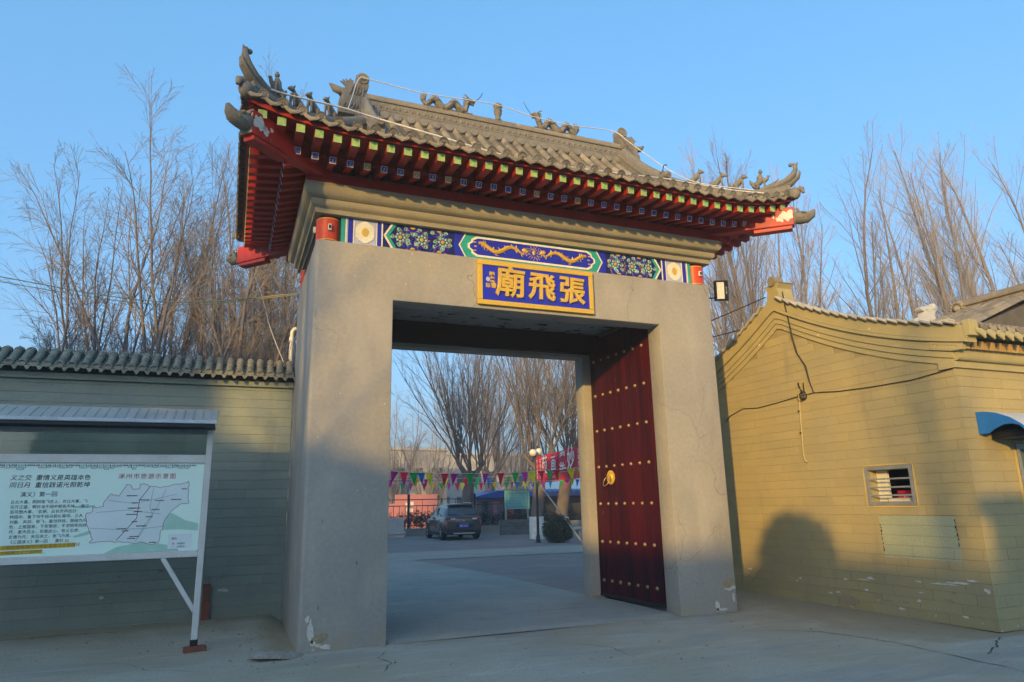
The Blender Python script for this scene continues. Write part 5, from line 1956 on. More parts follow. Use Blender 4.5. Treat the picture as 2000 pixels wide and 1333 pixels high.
# front wall: mouldings, dentils, eave
obj('front_moulding', MB().box((HX - .03, HY - .035, 3.175), (12, HY + .2, 3.262)), HOUSETRIM, hs, bevel=.005)
pf = [(HY + .15, 3.264), (HY - .06, 3.264)] + [(HY - .065 - .035 * math.sin(t), 3.33 - .062 * math.cos(t)) for t in lin(.2, 2.6, 7)] + [(HY - .09, 3.41), (HY + .15, 3.41)]
obj('front_moulding', MB().prism(pf[::-1], Matrix(((0, 0, 1, 0), (1, 0, 0, 0), (0, 1, 0, 0), (0, 0, 0, 1))), HX - .02, 12), HOUSETRIM, hs, sm=30)
obj('front_fillet', MB().box((HX - .02, HY - .12, 3.412), (12, HY + .2, 3.44)), HOUSETRIM, hs)
dn = shared(MB().box((-.042, -.11, 0), (.042, .1, .105)), 'dentil', M('ochre_block', (.52, .33, .11), (.44, .31, .13), rough=.8, scale=6, rnd=.15))
x = HX + .09
while x < 10.2:
    inst('dentil', dn, hs, T(x, HY - .045, 3.442) @ Matrix.Rotation(rad(20), 4, 'X'))
    x += .118
obj('eave_course', MB().box((HX + .02, HY - .20, 3.565), (12, HY + .2, 3.60)), HOUSETRIM, hs)
hd_me = shared(MB().prism([(-.085, .02), (-.075, -.04), (-.03, -.085), (0, -.13), (.03, -.085), (.075, -.04), (.085, .02)], FRONT, 0, .02), 'drip_tile', HOUSETRIM, 30)
he_me = shared(MB().lathe([(.001, -.012), (.06, -.012), (.062, 0), (.05, .01), (.03, .006), (.001, .012)], n=14), 'tile_end', TILE, 30)
sk = MB()
x = HX + .10
while x < 10.4:
    inst('drip_tile', hd_me, hs, T(x, HY - .33, 3.60) @ Matrix.Rotation(rad(-24), 4, 'X'))
    inst('tile_end', he_me, hs, T(x + .088, HY - .335, 3.655) @ Matrix.Rotation(rad(70), 4, 'X'))
    sk.tube([(x + .088, HY - .32, 3.655), (x + .088, HY + .04, 3.80)], .052, 8)
    x += .176
obj('skirt_tile', sk, TILE, hs, kind='stuff', sm=50)
obj('skirt_bed', MB().quad((HX + .02, HY - .34, 3.60), (12, HY - .34, 3.60), (12, HY + .06, 3.77), (HX + .02, HY + .06, 3.77)).quad((HX + .02, HY - .30, 3.597), (HX + .02, HY + .06, 3.60), (12, HY + .06, 3.60), (12, HY - .30, 3.597)), PAN, hs)
x = HX + .12
while x < 11:
    inst('verge_tile', vt, hs, T(x, HY + .06, 3.80) @ Matrix.Rotation(rad(10), 4, 'Y') @ Matrix.Rotation(rad(3), 4, 'X') @ Matrix.Scale(1.0, 4))
    x += .19
obj('end_post', MB().box((HX - .075, HY - .33, z3(2.9) + .353), (HX + .09, HY - .24, z3(2.9) + .56)), HOUSETRIM, hs, bevel=.006)
# roof planes behind the parapet
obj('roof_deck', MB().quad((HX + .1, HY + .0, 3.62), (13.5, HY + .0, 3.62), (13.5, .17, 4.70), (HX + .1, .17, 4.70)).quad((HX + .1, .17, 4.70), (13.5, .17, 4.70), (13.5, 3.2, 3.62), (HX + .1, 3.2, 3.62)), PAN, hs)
obj('ridge', MB().tube([(HX + .3, .17, 4.72), (13.5, .17, 4.72)], .09, 8), TILE, hs, sm=50)
# awning, door, wires
aw = obj('awning', MB().prism([(HY - .0, 2.61), (HY - .10, 2.605), (HY - .24, 2.575), (HY - .40, 2.50), (HY - .53, 2.40), (HY - .58, 2.33), (HY - .55, 2.335), (HY - .50, 2.395), (HY - .42, 2.42), (HY - .32, 2.42), (HY - .20, 2.375), (HY - .13, 2.33), (HY - .0, 2.325)], Matrix(((0, 0, 1, 0), (1, 0, 0, 0), (0, 1, 0, 0), (0, 0, 0, 1))), 7.94, 7.955), AWNBLUE, hs)
ap = [(HY - .0, 2.612), (HY - .10, 2.607), (HY - .24, 2.577), (HY - .40, 2.502), (HY - .53, 2.402), (HY - .59, 2.315)]
obj('awning_sheet', MB().prism(ap + [(y + .004, z - .012) for y, z in ap[::-1]], Matrix(((0, 0, 1, 0), (1, 0, 0, 0), (0, 1, 0, 0), (0, 0, 0, 1))), 7.956, 10.3), AWNPALE, aw, sm=30)
obj('awning_shade_fill', MB().prism([(HY - .02, 2.59)] + [(y + .012, z - .03) for y, z in ap[1:]] + [(HY - .02, 2.26)], Matrix(((0, 0, 1, 0), (1, 0, 0, 0), (0, 1, 0, 0), (0, 0, 0, 1))), 8.15, 10.29), BLACK, aw)  # black fill standing in for the shade under the awning
df = obj('door_frame', MB().box((8.602, HY - .012, .02), (8.66, HY + .12, 2.22)).box((8.661, HY - .012, 2.15), (10.1, HY + .12, 2.22)), STEEL, hs)
obj('door_leaf', MB().box((8.662, HY + .05, .03), (10.09, HY + .09, 2.148)), M('green_door_paint', (.10, .16, .13), rough=.5), df)
skin('yellow_smear', M('ochre_putty', (.5, .4, .1)), 8.565, 1.25, .025, 1.0, T(0, HY - .0015, 0) @ FRONT, hs, .1, .003, 26)
cw = thing('gable_cable', 'black cable strung across the ochre gable wall with a tangled knot', 'cable', (HX - .02, -.4, 3.2))
obj('run', MB().tube([(HX - .012, y, z) for y, z in ((1.75, 3.0), (1.6, 3.09), (1.24, 3.18), (.85, 3.14), (.3, 3.17), (-.11, 3.20), (-.44, 3.21), (-.9, 3.16), (-1.48, 3.13), (-2.14, 3.12), (-2.73, 3.17))], .007, 5), CABLE, cw)
obj('drop', MB().tube([(HX + a, y, z) for a, y, z in ((-.085, -.09, 4.99), (-.09, -.12, 4.70), (-.075, -.13, 4.54), (-.05, -.15, 4.18), (-.02, -.17, 3.93), (-.015, -.31, 3.68), (-.015, -.36, 3.42), (-.015, -.43, 3.21))], .009, 5), CABLE, cw)
obj('drop', MB().tube([(HX + a, y, z) for a, y, z in ((-.085, -.10, 4.97), (-.09, -.13, 4.68), (-.075, -.145, 4.5), (-.04, -.16, 4.15), (-.015, -.19, 3.9), (-.015, -.335, 3.66), (-.015, -.375, 3.4), (-.015, -.42, 3.22))], .007, 5), CABLE, cw)
kn = MB()
kr = random.Random(12)
for k in range(5):
    cy, cz, r_ = -.20 + kr.uniform(-.05, .05), 3.21 + kr.uniform(-.04, .02), kr.uniform(.04, .085)
    kn.tube([(HX - .02 - .004 * k, cy + r_ * math.cos(t), cz + r_ * .8 * math.sin(t)) for t in lin(kr.uniform(0, 3), kr.uniform(6, 9), 16)], .005, 4)
kn.tube([(HX - .02, -.2, 3.25), (HX - .03, -.15, 3.36), (HX - .02, -.13, 3.42)], .012, 5)
kn.tube([(HX - .02, -.24, 3.25), (HX - .035, -.25, 3.34), (HX - .03, -.25, 3.40)], .010, 5)
obj('knot', kn, CABLE, cw)
cd = thing('conduit', 'thin ochre painted conduit pipe down the gable wall', 'conduit', (HX - .02, -.1, 2.7))
obj('pipe', MB().tube([(HX - .02, -.20, 3.31), (HX - .02, -.135, 3.30), (HX - .02, -.12, 3.22), (HX - .02, -.07, 2.25), (HX - .02, -.09, 2.17), (HX - .01, -.12, 2.14)], .014, 8), HOUSETRIM, cd, sm=50)
for z in (2.95, 2.6):
    obj('clip', MB().box((HX - .036, -.125 + (3.22 - z) * .05, z), (HX - .001, -.085 + (3.22 - z) * .05, z + .02)), IRON, cd)

# cross roof rising behind the front skirt: ridge runs towards the street
cr_x, cr_z = 9.70, 4.36
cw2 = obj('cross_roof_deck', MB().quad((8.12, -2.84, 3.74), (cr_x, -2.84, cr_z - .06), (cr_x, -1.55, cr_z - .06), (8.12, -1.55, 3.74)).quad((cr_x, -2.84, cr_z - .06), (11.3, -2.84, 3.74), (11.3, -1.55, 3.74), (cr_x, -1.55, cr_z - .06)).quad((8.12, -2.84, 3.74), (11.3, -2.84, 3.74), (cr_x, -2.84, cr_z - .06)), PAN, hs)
y = -2.78
hc_me = shared(cover_mesh(.066, .062, .30), 'cover_tile', TILE, 50)
pst = MB()
while y < -1.5:
    for k in range(6):
        p = Vector((8.14 + .262 * k, y, 3.775 + .1035 * k))
        q_ = p + Vector((.262, 0, .1035))
        inst('cover_tile', hc_me, hs, frame(p, q_, (0, -1, 0)) @ T(R.uniform(-.004, .004), 0, R.uniform(-.003, .003)))
    for k in range(18):
        p = (8.14 + .087 * k, 3.762 + .0344 * k)
        pst.box((p[0], y + .055, p[1] - .02), (p[0] + .10, y + .15, p[1] + .012))
    y += .205
obj('pan_tile', pst, PAN, hs, kind='stuff')
for k in range(6):
    a, b = -2.84 + .215 * k, -2.84 + .215 * (k + 1)
    obj('ridge_panel', MB().box((cr_x - .07, a + .004, cr_z - .06), (cr_x + .07, b - .004, cr_z + .085)), TILE, hs, bevel=.005)
obj('ridge_roll', MB().tube([(cr_x, -2.84, cr_z + .12), (cr_x, -1.56, cr_z + .12)], .085, 10), TILE, hs, sm=50)
obj('ridge_fillet', MB().box((cr_x - .10, -2.84, cr_z + .0865), (cr_x + .10, -1.56, cr_z + .11)), TILE, hs)
ro = MB().ball((cr_x - .02, -1.66, cr_z + .06), (.12, .13, .15), 12, 8)
for k in range(14):
    t = 2 * math.pi * k / 14
    ro.ball((cr_x - .13, -1.66 + .09 * math.cos(t), cr_z + .06 + .10 * math.sin(t)), .022, 6, 4)
ro.ball((cr_x - .14, -1.66, cr_z + .06), .045, 8, 5)
obj('ridge_boss', ro, TILE, hs, sm=50)

# hall standing behind the house: only the fish finial and the end of its ridge show over the barge
bh_ = thing('back_hall', 'pale grey hall behind the house, only its ridge end with a fish finial showing', 'hall', (23, 5, 0))
obj('wall', MB().box((18.2, 2.2, 0), (30, 8.6, 4.2)), FARWALL, bh_)
obj('roof', MB().prism([(1.4, 4.203), (9.4, 4.203), (5.6, 6.55), (5.2, 6.55)], Matrix(((0, 0, 1, 0), (1, 0, 0, 0), (0, 1, 0, 0), (0, 0, 0, 1))), 18.0, 30.5), TILE2, bh_)
PALESTONE = M('pale_finial_stone', (.46, .45, .42), (.38, .375, .35), rough=.8, scale=6, bump=.3)
obj('ridge', MB().box((18.0, 5.22, 6.552), (30.5, 5.58, 6.74)), PALESTONE, bh_, bevel=.02)
ff = MB().prism([(17.95, 6.742), (19.3, 6.742), (19.0, 6.86), (18.95, 7.0), (19.1, 7.16), (19.12, 7.3), (18.98, 7.36), (18.82, 7.28), (18.78, 7.2), (18.5, 7.22), (18.36, 7.15), (18.42, 7.08), (18.55, 7.06), (18.48, 6.92)], T(0, 5.4, 0) @ FRONT, -.11, .11)
ff.ball((18.98, 5.28, 7.24), (.10, .04, .10), 10, 6)
ff.ball((18.62, 5.28, 7.14), (.05, .03, .04), 8, 5)
obj('fish_finial', ff, PALESTONE, bh_, bevel=.02)

# ------------------------------------------------------------------ bare trees
def polymesh(lines, sides):
    """Tapering tubes from (points, radii) lists."""
    V, F = [], []
    cs = [(math.cos(2 * math.pi * k / sides), math.sin(2 * math.pi * k / sides)) for k in range(sides)]
    for pts, rs in lines:
        d = (pts[-1] - pts[0])
        if d.length < 1e-6:
            continue
        d.normalize()
        a = Vector((1, 0, 0)) if abs(d.x) < .7 else Vector((0, 1, 0))
        x = d.cross(a).normalized()
        y = d.cross(x)
        b = len(V)
        for p, r_ in zip(pts, rs):
            for c, s_ in cs:
                V.append((p.x + (x.x * c + y.x * s_) * r_, p.y + (x.y * c + y.y * s_) * r_, p.z + (x.z * c + y.z * s_) * r_))
        for i in range(len(pts) - 1):
            o_ = b + i * sides
            for k in range(sides):
                k2 = (k + 1) % sides
                F.append((o_ + k, o_ + k2, o_ + sides + k2, o_ + sides + k))
    return V, F


def limb(rng, p, d, ln, r0, r1, n, up, wob):
    pts, rs = [p.copy()], [r0]
    d = d.normalized()
    st = ln / n
    for i in range(n):
        d = (d + Vector((rng.gauss(0, wob), rng.gauss(0, wob), rng.gauss(0, wob) + up))).normalized()
        p = p + d * st
        pts.append(p.copy())
        rs.append(r0 + (r1 - r0) * (i + 1) / n)
    return pts, rs


def off_dir(rng, d, ang):
    a = Vector((rng.gauss(0, 1), rng.gauss(0, 1), rng.gauss(0, 1)))
    x = d.cross(a).normalized()
    return (d * math.cos(ang) + x * math.sin(ang)).normalized()


def fork(rng, parents, count, ang, lnf, rf, n, up, wob, lo=.2, hi=1.0, rmin=.003):
    out = []
    for pts, rs in parents:
        L = sum((b - a).length for a, b in zip(pts[:-1], pts[1:]))
        k = max(1, int(count * rng.uniform(.75, 1.25)))
        for i in range(k):
            t = lo + (hi - lo) * (i + rng.random()) / k
            j = min(len(pts) - 2, int(t * (len(pts) - 1)))
            q = t * (len(pts) - 1) - j
            p = pts[j].lerp(pts[j + 1], q)
            d = (pts[j + 1] - pts[j]).normalized()
            r_ = max(rmin, (rs[j] + (rs[j + 1] - rs[j]) * q) * rf)
            ln = L * lnf * (1.15 - .75 * t) * rng.uniform(.6, 1.2)
            out.append(limb(rng, p, off_dir(rng, d, ang * rng.uniform(.6, 1.4)), ln, r_, max(rmin * .7, r_ * .35), n, up, wob))
    return out


def tree_mesh(kind, seed):
    """Returns meshes (trunk, limbs, crown of twigs)."""
    rng = random.Random(seed)
    if kind == 'willow':                    # cut-back willow: short trunk, many rods fanning up
        trunk = [limb(rng, Vector((0, 0, -.1)), Vector((rng.uniform(-.08, .08), 0, 1)), 2.9, .26, .25, 7, .02, .05)]
        top = trunk[0][0][-1]
        for i in range(6):
            a = 2 * math.pi * (i + rng.uniform(-.3, .3)) / 6
            trunk.append(limb(rng, top + Vector((0, 0, -.25 - .3 * rng.random())), Vector((math.cos(a), math.sin(a), rng.uniform(.7, 1.3))), rng.uniform(.7, 1.2), .13, .06, 4, .06, .05))
        limbs = []
        for k in range(1, 7):
            for i in range(4):
                pts, rs = trunk[k]
                d0 = (pts[-1] - pts[0]).normalized()
                d0.z = 0
                t = rng.uniform(.05, .75)
                d = Vector((d0.x * t + rng.gauss(0, .22), d0.y * t + rng.gauss(0, .22), 1.0))
                p = pts[-1].lerp(pts[2], rng.random() * .8)
                limbs.append(limb(rng, p, d, rng.uniform(4.6, 7.8), rng.uniform(.024, .046), .006, 9, .045, .06))
        l2 = fork(rng, limbs, 10, .40, .42, .52, 6, .06, .07, .10, .98, .006)
        l3 = fork(rng, l2, 8, .42, .46, .6, 4, .05, .09, .08, 1.0, .0042)
        l4 = fork(rng, l3, 3.2, .5, .50, .75, 2, .03, .10, .15, 1.0, .0034)
        parts = (trunk, limbs + l2, l3 + l4)
    elif kind == 'bush_willow':             # several stems from the ground, wide fan, drooping ends
        trunk, limbs = [], []
        for i in range(11):
            a = math.pi * (i + .5) / 11 + rng.uniform(-.1, .1)
            t = .62 * math.cos(a) * rng.uniform(.8, 1.1)
            trunk.append(limb(rng, Vector((.3 * math.cos(a), rng.uniform(-.3, .3), -.1)), Vector((t * .55, rng.uniform(-.22, .22), 1)), rng.uniform(4.5, 6.0), rng.uniform(.07, .105), .042, 7, .0, .05))
        for pts, rs in trunk:
            d = (pts[-1] - pts[-2])
            limbs.append(limb(rng, pts[-1], d, rng.uniform(4.5, 7.2), .042, .007, 10, .02, .06))
        l2 = fork(rng, trunk, 5, .42, .85, .42, 9, .06, .06, .30, 1.0, .01)
        l3 = fork(rng, limbs + l2, 13, .5, .40, .5, 6, .01, .08, .06, 1.0, .006)
        l4 = fork(rng, l3, 10, .5, .60, .6, 5, -.07, .09, .06, 1.0, .0042)
        l5 = fork(rng, l4, 3.0, .5, .50, .75, 3, -.06, .10, .25, 1.0, .0034)
        parts = (trunk, limbs + l2, l3 + l4 + l5)
    else:                                   # poplar: tall leader with steep side branches
        h = rng.uniform(17, 20)
        trunk = [limb(rng, Vector((0, 0, -.1)), Vector((rng.uniform(-.06, .06), rng.uniform(-.06, .06), 1)), h, .17, .014, 18, .03, .04)]
        for q in range(rng.choice((1, 1, 2))):
            pts, rs = trunk[0]
            j = rng.choice((3, 5, 6))
            trunk.append(limb(rng, pts[j], Vector((rng.choice((-.26, .26)) * rng.uniform(.6, 1.1), rng.uniform(-.2, .2), 1)), h * rng.uniform(.5, .62), rs[j] * .7, .015, 12, .05, .03))
        l2 = fork(rng, trunk, 32, .46, .30, .30, 8, .075, .06, .14, .97, .009)
        l3 = fork(rng, l2, 10, .48, .48, .5, 5, .05, .09, .08, 1.0, .005)
        l4 = fork(rng, l3, 5, .5, .50, .65, 3, .04, .09, .12, 1.0, .004)
        parts = (trunk, l2, l3 + l4)
    out = []
    for nm, ln_, sd in zip(('trunk', 'limbs', 'crown'), parts, (9, 5, 3)):
        V, F = polymesh(ln_, sd)
        me = bpy.data.meshes.new(nm)
        me.from_pydata(V, [], F)
        if sd > 3:
            smooth(me, 80)
        out.append(me)
    return out


TREES = {}


def tree(name, kind, seed, x, y, h, label, group, rot=0., mats=None, lime=0., z=0., sxy=1.0):
    key = (kind, seed)
    if key not in TREES:
        TREES[key] = tree_mesh(kind, seed)
    nat = {'willow': 10.2, 'bush_willow': 12.5, 'poplar': 18.5}[kind]
    s_ = h / nat
    r = thing(name, label, 'tree', (x, y, z), rot, group)
    r.scale = (s_ * sxy, s_ * sxy, s_)
    mats = mats or (BARK, BARK, TWIG)
    for nm, me, mt in zip(('trunk', 'limbs', 'crown'), TREES[key], mats):
        if not me.materials:
            me.materials.append(None)
        o = bpy.data.objects.new(nm, me)
        col.objects.link(o)
        o.parent = r
        o.material_slots[0].link = 'OBJECT'
        o.material_slots[0].material = mt
    if lime:
        V, F = polymesh([(TREES[key][0] and [Vector((0, 0, -.05)), Vector((0, 0, lime / s_))], [.305, .30])], 12)
        me = bpy.data.meshes.new('whitewash')
        me.from_pydata(V, [], F)
        me.materials.append(LIME)
        smooth(me, 60)
        o = bpy.data.objects.new('whitewash', me)
        col.objects.link(o)
        o.parent = r
    return r


RB = (BARKRED, BARK, TWIG)
YT = (BARK, BARK, TWIGY)
GW = 'bare willows behind the left wall'
tree('willow_tree', 'bush_willow', 1, -2.1, 12.0, 14.6, 'widest spreading bare willow rising behind the tiled wall at far left', GW, 0.0, RB)
tree('willow_tree', 'bush_willow', 2, .1, 15.5, 15.0, 'bare willow close to the gate with its crown under the left eave', GW, 1.9, RB, sxy=.8)
tree('willow_tree', 'poplar', 13, -1.0, 14.5, 15.2, 'tallest straight bare tree between the left willows', GW, .4, RB, sxy=1.15)
tree('willow_tree', 'poplar', 12, .35, 20, 17.5, 'slim bare tree showing between the left eave and the pier', GW, 2.0, RB)
tree('willow_tree', 'poplar', 11, -.9, 24, 17.5, 'thin bare tree farthest back behind the left wall', GW, 3.0)
tree('willow_tree', 'bush_willow', 2, -.6, 19.5, 13.5, 'dense low bare willow filling the gap behind the left wall', GW, 3.6, RB, sxy=.75)
tree('willow_tree', 'poplar', 12, -2.8, 17, 14.2, 'shorter bare tree left of the tallest one behind the wall', GW, 5.0)
tree('willow_tree', 'bush_willow', 6, -4.4, 14.5, 13.2, 'bare willow leaning left at the far left of the sky', GW, .3, RB, sxy=.85)
GP = 'bare poplars behind the ochre house'
pop = [(15.2, 9.0, 12, 14.2, 'bare tree with a forked trunk just right of the floodlight', 0.3),
       (18.5, 14, 11, 17.2, 'bare poplar whose thick trunk rises beside the gable apex', 1.0),
       (23.5, 17, 13, 17.0, 'slender bare poplar right of the gable apex', 2.0),
       (27.0, 18.5, 12, 18.6, 'bare poplar with reddish leader above the middle of the gable', 3.1),
       (29.5, 16.5, 11, 20.0, 'tall leaning bare poplar above the right half of the gable', 4.2),
       (32.5, 18, 13, 19.4, 'tall bare poplar above the white roof finial', 5.3),
       (37.5, 17, 12, 23.2, 'tallest bare poplar near the right edge above the cross roof', .8),
       (39.5, 15.5, 11, 22.2, 'bare poplar at the right edge above the cross roof ridge', 1.7),
       (44.0, 18.5, 13, 22, 'bare poplar farthest right, cut by the picture edge', 2.6),
       (47.5, 17.0, 11, 24.0, 'bare poplar beyond the picture edge reaching in at the right', 1.9),
       (45.5, 21.5, 12, 25.0, 'thin bare poplar between the two rightmost poplars', .3),
       (33.5, 26, 11, 22.5, 'thin bare poplar standing back behind the finial', 3.6),
       (20.5, 24, 13, 17.5, 'thin bare poplar standing back beside the right eave tip', .2),
       (21.0, 15.5, 12, 15.6, 'short bare poplar just right of the gable apex finial', 5.1),
       (35.0, 17.5, 13, 19.8, 'bare poplar just right of the white roof finial', 3.9),
       (17.2, 20, 12, 14.8, 'low bare poplar behind the black cables', 4.4)]
for x, y, sd, h, lb, ro in pop:
    tree('poplar_tree', 'poplar', sd, x, y, h, lb, GP, ro, (BARK, BARK, TWIGP), sxy=1.1)
GC = 'bare trees in the courtyard'
tree('courtyard_tree', 'willow', 3, 10.9, 26.6, 12.2, 'big bare cut-back willow growing up behind the parked car', GC, .4, sxy=1.0)
tree('courtyard_tree', 'willow', 4, 12.05, 20.4, 12.4, 'bare tree with a whitewashed trunk beside the lamp post', GC, 1.2, None, 1.0, sxy=.9)
tree('courtyard_tree', 'willow', 5, 16.6, 27.2, 14.0, 'ochre twigged bare willow behind the red banner', GC, 2.2, YT, .8)
tree('courtyard_tree', 'willow', 3, 20.5, 31, 14, 'bare tree half hidden by the right rear pier', GC, 4.0, YT)
tree('courtyard_tree', 'willow', 4, 17.5, 41, 14.5, 'hazy bare tree behind the blue kiosk roof', GC, 5.0, (BARK, BARK, TWIGP))
tree('courtyard_tree', 'bush_willow', 1, 12.5, 50, 12, 'hazy bare tree above the pink hoarding', GC, 1.0, (BARK, BARK, TWIGP))
tree('courtyard_tree', 'bush_willow', 2, 24, 52, 15, 'hazy bare tree farthest back behind the banner', GC, 2.5, (BARK, BARK, TWIGP))
tree('courtyard_tree', 'bush_willow', 2, 7.5, 58, 12, 'hazy bare tree at the left edge of the gateway view', GC, .2, (BARK, BARK, TWIGP))
tree('courtyard_tree', 'bush_willow', 1, 18.5, 62, 13, 'faint bare tree between the two large courtyard willows', GC, 3.3, (BARK, BARK, TWIGP))

# ------------------------------------------------------------------ parked car


def build_car():
    r = thing('parked_car', 'grey brown small suv parked tail towards the gate in the courtyard', 'car', (9.08, 21.8, .03), rad(-2))
    M0 = WM[r]
    # y, zbottom, half width, belt z, half width at glass foot, half width at roof, roof z
    st = [(.00, .40, .76, .93, .70, .66, .96), (.05, .32, .83, .97, .76, .70, 1.02), (.16, .27, .875, .99, .80, .74, 1.08), (.33, .24, .885, 1.0, .81, .66, 1.36), (.52, .22, .89, .99, .82, .60, 1.55),
          (.95, .22, .89, .98, .82, .61, 1.60), (1.6, .22, .89, .97, .82, .62, 1.605), (2.3, .22, .89, .96, .82, .61, 1.575), (2.75, .22, .89, .955, .82, .60, 1.49), (3.3, .22, .885, .95, .80, .62, 1.10), (3.42, .22, .88, .95, .78, .55, 1.02), (3.9, .24, .85, .91, .72, .45, .95), (4.2, .28, .76, .80, .62, .4, .84), (4.30, .36, .62, .66, .5, .3, .70)]
    secs = []
    for y, zb, hw, bz, gf, gr, rz_ in st:
        half = [(0, zb), (hw * .86, zb), (hw * .97, zb + .10), (hw, (zb + bz) * .52), (hw * .985, bz - .09), (gf + .02, bz), (gr + (gf - gr) * .04, rz_ - .045), (gr - .07, rz_ - .008), (0, rz_ + .012)]
        full = [(x, z) for x, z in half] + [(-x, z) for x, z in half[-2:0:-1]]
        secs.append([Vector((x, y, z)) for x, z in full])
    mb = MB()
    n = len(secs[0])
    for s_ in secs:
        mb.v += [tuple(M0 @ p) for p in s_]
    for i in range(len(secs) - 1):
        for k in range(n):
            a, b = i * n + k, i * n + (k + 1) % n
            mb.f.append((a, a + n, b + n, b))
    mb.f.append(tuple(range(n)))
    mb.f.append(tuple(range((len(secs) - 1) * n + n - 1, (len(secs) - 1) * n - 1, -1)))
    body = obj('body', mb, CARPAINT, r, sm=42)

    def S(i, k):
        return secs[i][k]

    def panel(name, pts, mat, out, parent=r):
        pts = [Vector(p) for p in pts]
        nrm = (pts[1] - pts[0]).cross(pts[2] - pts[0]).normalized()
        if nrm.dot(Vector(out)) < 0:
            nrm = -nrm
        c = sum(pts, Vector()) / len(pts)
        q = MB()
        q.quad(*[M0 @ (p + nrm * .012) for p in pts])
        for a, b in zip(pts, pts[1:] + pts[:1]):
            q.quad(*[M0 @ p for p in (a + nrm * .012, b + nrm * .012, b - nrm * .01, a - nrm * .01)])
        return obj(name, q, mat, parent)
    # rear window: on the hatch between stations 2 and 4
    lo, hi = .10, .86

    def hatch(u, t):
        a, b = S(2, 6), S(4, 6)
        return Vector(((a.x + (b.x - a.x) * t) * u * .95, a.y + (b.y - a.y) * t - .012, a.z + (b.z - a.z) * t + .02))
    panel('rear_window', [hatch(-1, .06), hatch(1, .06), hatch(.98, .84), hatch(-.98, .84)], CARGLASS, (0, -1, .5))
    sp = MB().box((-.60, .36, 1.535), (.60, .62, 1.585), M0)
    obj('spoiler', sp, CARPAINT, r, bevel=.015)
    obj('wiper', MB().beam(M0 @ Vector((.05, .165, 1.10)), M0 @ Vector((.34, .18, 1.125)), .02, .02), CARBLACK, r)
    for s in (-1, 1):
        k0, k1 = (5, 6) if s > 0 else (11, 10)
        for nm, y0, y1, t0, t1 in (('rear_side_window', 4, 6, .10, .80), ('front_side_window', 6, 8, .10, .80)):
            def gp(i, t):
                a, b = S(i, k0), S(i, k1)
                return a.lerp(b, t)
            p0, p1, p2, p3 = gp(y0, t0), gp(y1, t0), gp(y1, t1), gp(y0, t1)
            sh = .06
            p0, p3 = p0.lerp(p1, sh), p3.lerp(p2, sh)
            p1, p2 = p1.lerp(p0, .03), p2.lerp(p3, .03)
            panel(nm, [p0, p1, p2, p3], CARGLASS, (s, 0, .2))
        panel('quarter_window', [S(8, k0).lerp(S(8, k1), .10), S(9, k0).lerp(S(9, k1), .12), S(8, k0).lerp(S(8, k1), .74)], CARGLASS, (s, 0, .2))
        obj('sill_trim', MB().box((s * .86 - .035, .55, .20), (s * .86 + .035, 3.75, .33), M0), CARBLACK, r, bevel=.01)
        mr_ = MB().ball((0, 0, 0), (.10, .07, .075), 10, 6)
        mr_.v = [tuple(M0 @ Vector((x + s * .98, y + 2.78, z + 1.02))) for x, y, z in mr_.v]
        obj('mirror', mr_, CARBLACK, r, sm=60)
        obj('roof_rail', MB().tube([M0 @ Vector((s * .56, y, z)) for y, z in ((.75, 1.58), (.85, 1.645), (2.0, 1.65), (2.15, 1.60))], .018, 6), RIM, r)
        # lamps
        tl = MB().box((min(s * .50, s * .84), -.012, .895), (max(s * .50, s * .84), .14, .985), M0)
        t_ = obj('tail_lamp', tl, TAIL, r, bevel=.012)
        obj('reversing_lamp', MB().box((min(s * .40, s * .62), -.016, .905), (max(s * .40, s * .62), .10, .962), M0), LAMPWHITE, t_, bevel=.008)
        obj('reflector', MB().box((min(s * .70, s * .80), .0, .56), (max(s * .70, s * .80), .08, .70), M0), TAIL, r, bevel=.01)
        for y in (.72, 3.38):
            wm = M0 @ T(s * .80, y, .335) @ Matrix.Rotation(rad(90) * s, 4, 'Y')
            wl = obj('wheel', MB().lathe([(.20, -.11), (.30, -.115), (.333, -.085), (.333, .075), (.30, .10), (.215, .10)], n=22, m=wm), TYRE, r, sm=40)
            rm = MB().lathe([(.215, .06), (.212, .098), (.195, .10), (.19, .06), (.05, .055)], n=22, m=wm)
            for k in range(5):
                a = 2 * math.pi * k / 5
                rm.beam(wm @ Vector((.03 * math.cos(a), .03 * math.sin(a), .085)), wm @ Vector((.2 * math.cos(a), .2 * math.sin(a), .09)), .05, .03, up=M0.to_3x3() @ Vector((1, 0, 0)))
            obj('rim', rm, RIM, wl, sm=30)
            arch = [wm @ Vector((.385 * math.cos(t), .385 * math.sin(t), .085)) for t in lin(rad(90 - 112), rad(90 + 112), 15)] if s > 0 else [wm @ Vector((.385 * math.cos(t), .385 * math.sin(t), .085)) for t in lin(rad(-90 - 112), rad(-90 + 112), 15)]
            obj('wheel_arch', MB().tube(arch, .035, 6), CARBLACK, r, sm=60)
        for y0, y1 in ((.98, 1.98), (2.02, 2.98)):
            dr = obj('door', MB().box((s * .885 - .004, y0, .36), (s * .885 + .008, y1, .88), M0), CARPAINT, r, bevel=.008)
            obj('handle', MB().box((s * .895 - .008, y0 + .08, .80), (s * .895 + .012, y0 + .25, .825), M0), CARPAINT, dr, bevel=.004)
    obj('bumper', MB().box((-.80, -.05, .27), (.80, .16, .47), M0), CARBLACK, r, bevel=.03)
    obj('diffuser', MB().box((-.50, -.062, .275), (.50, -.045, .335), M0), RIM, r, bevel=.01)
    obj('fog_lamp', MB().box((-.11, -.066, .345), (.11, -.051, .375), M0), TAIL, r)
    obj('trim_bar', MB().box((-.62, -.020, .975), (.62, .10, 1.005), M0), TAIL, r, bevel=.006)
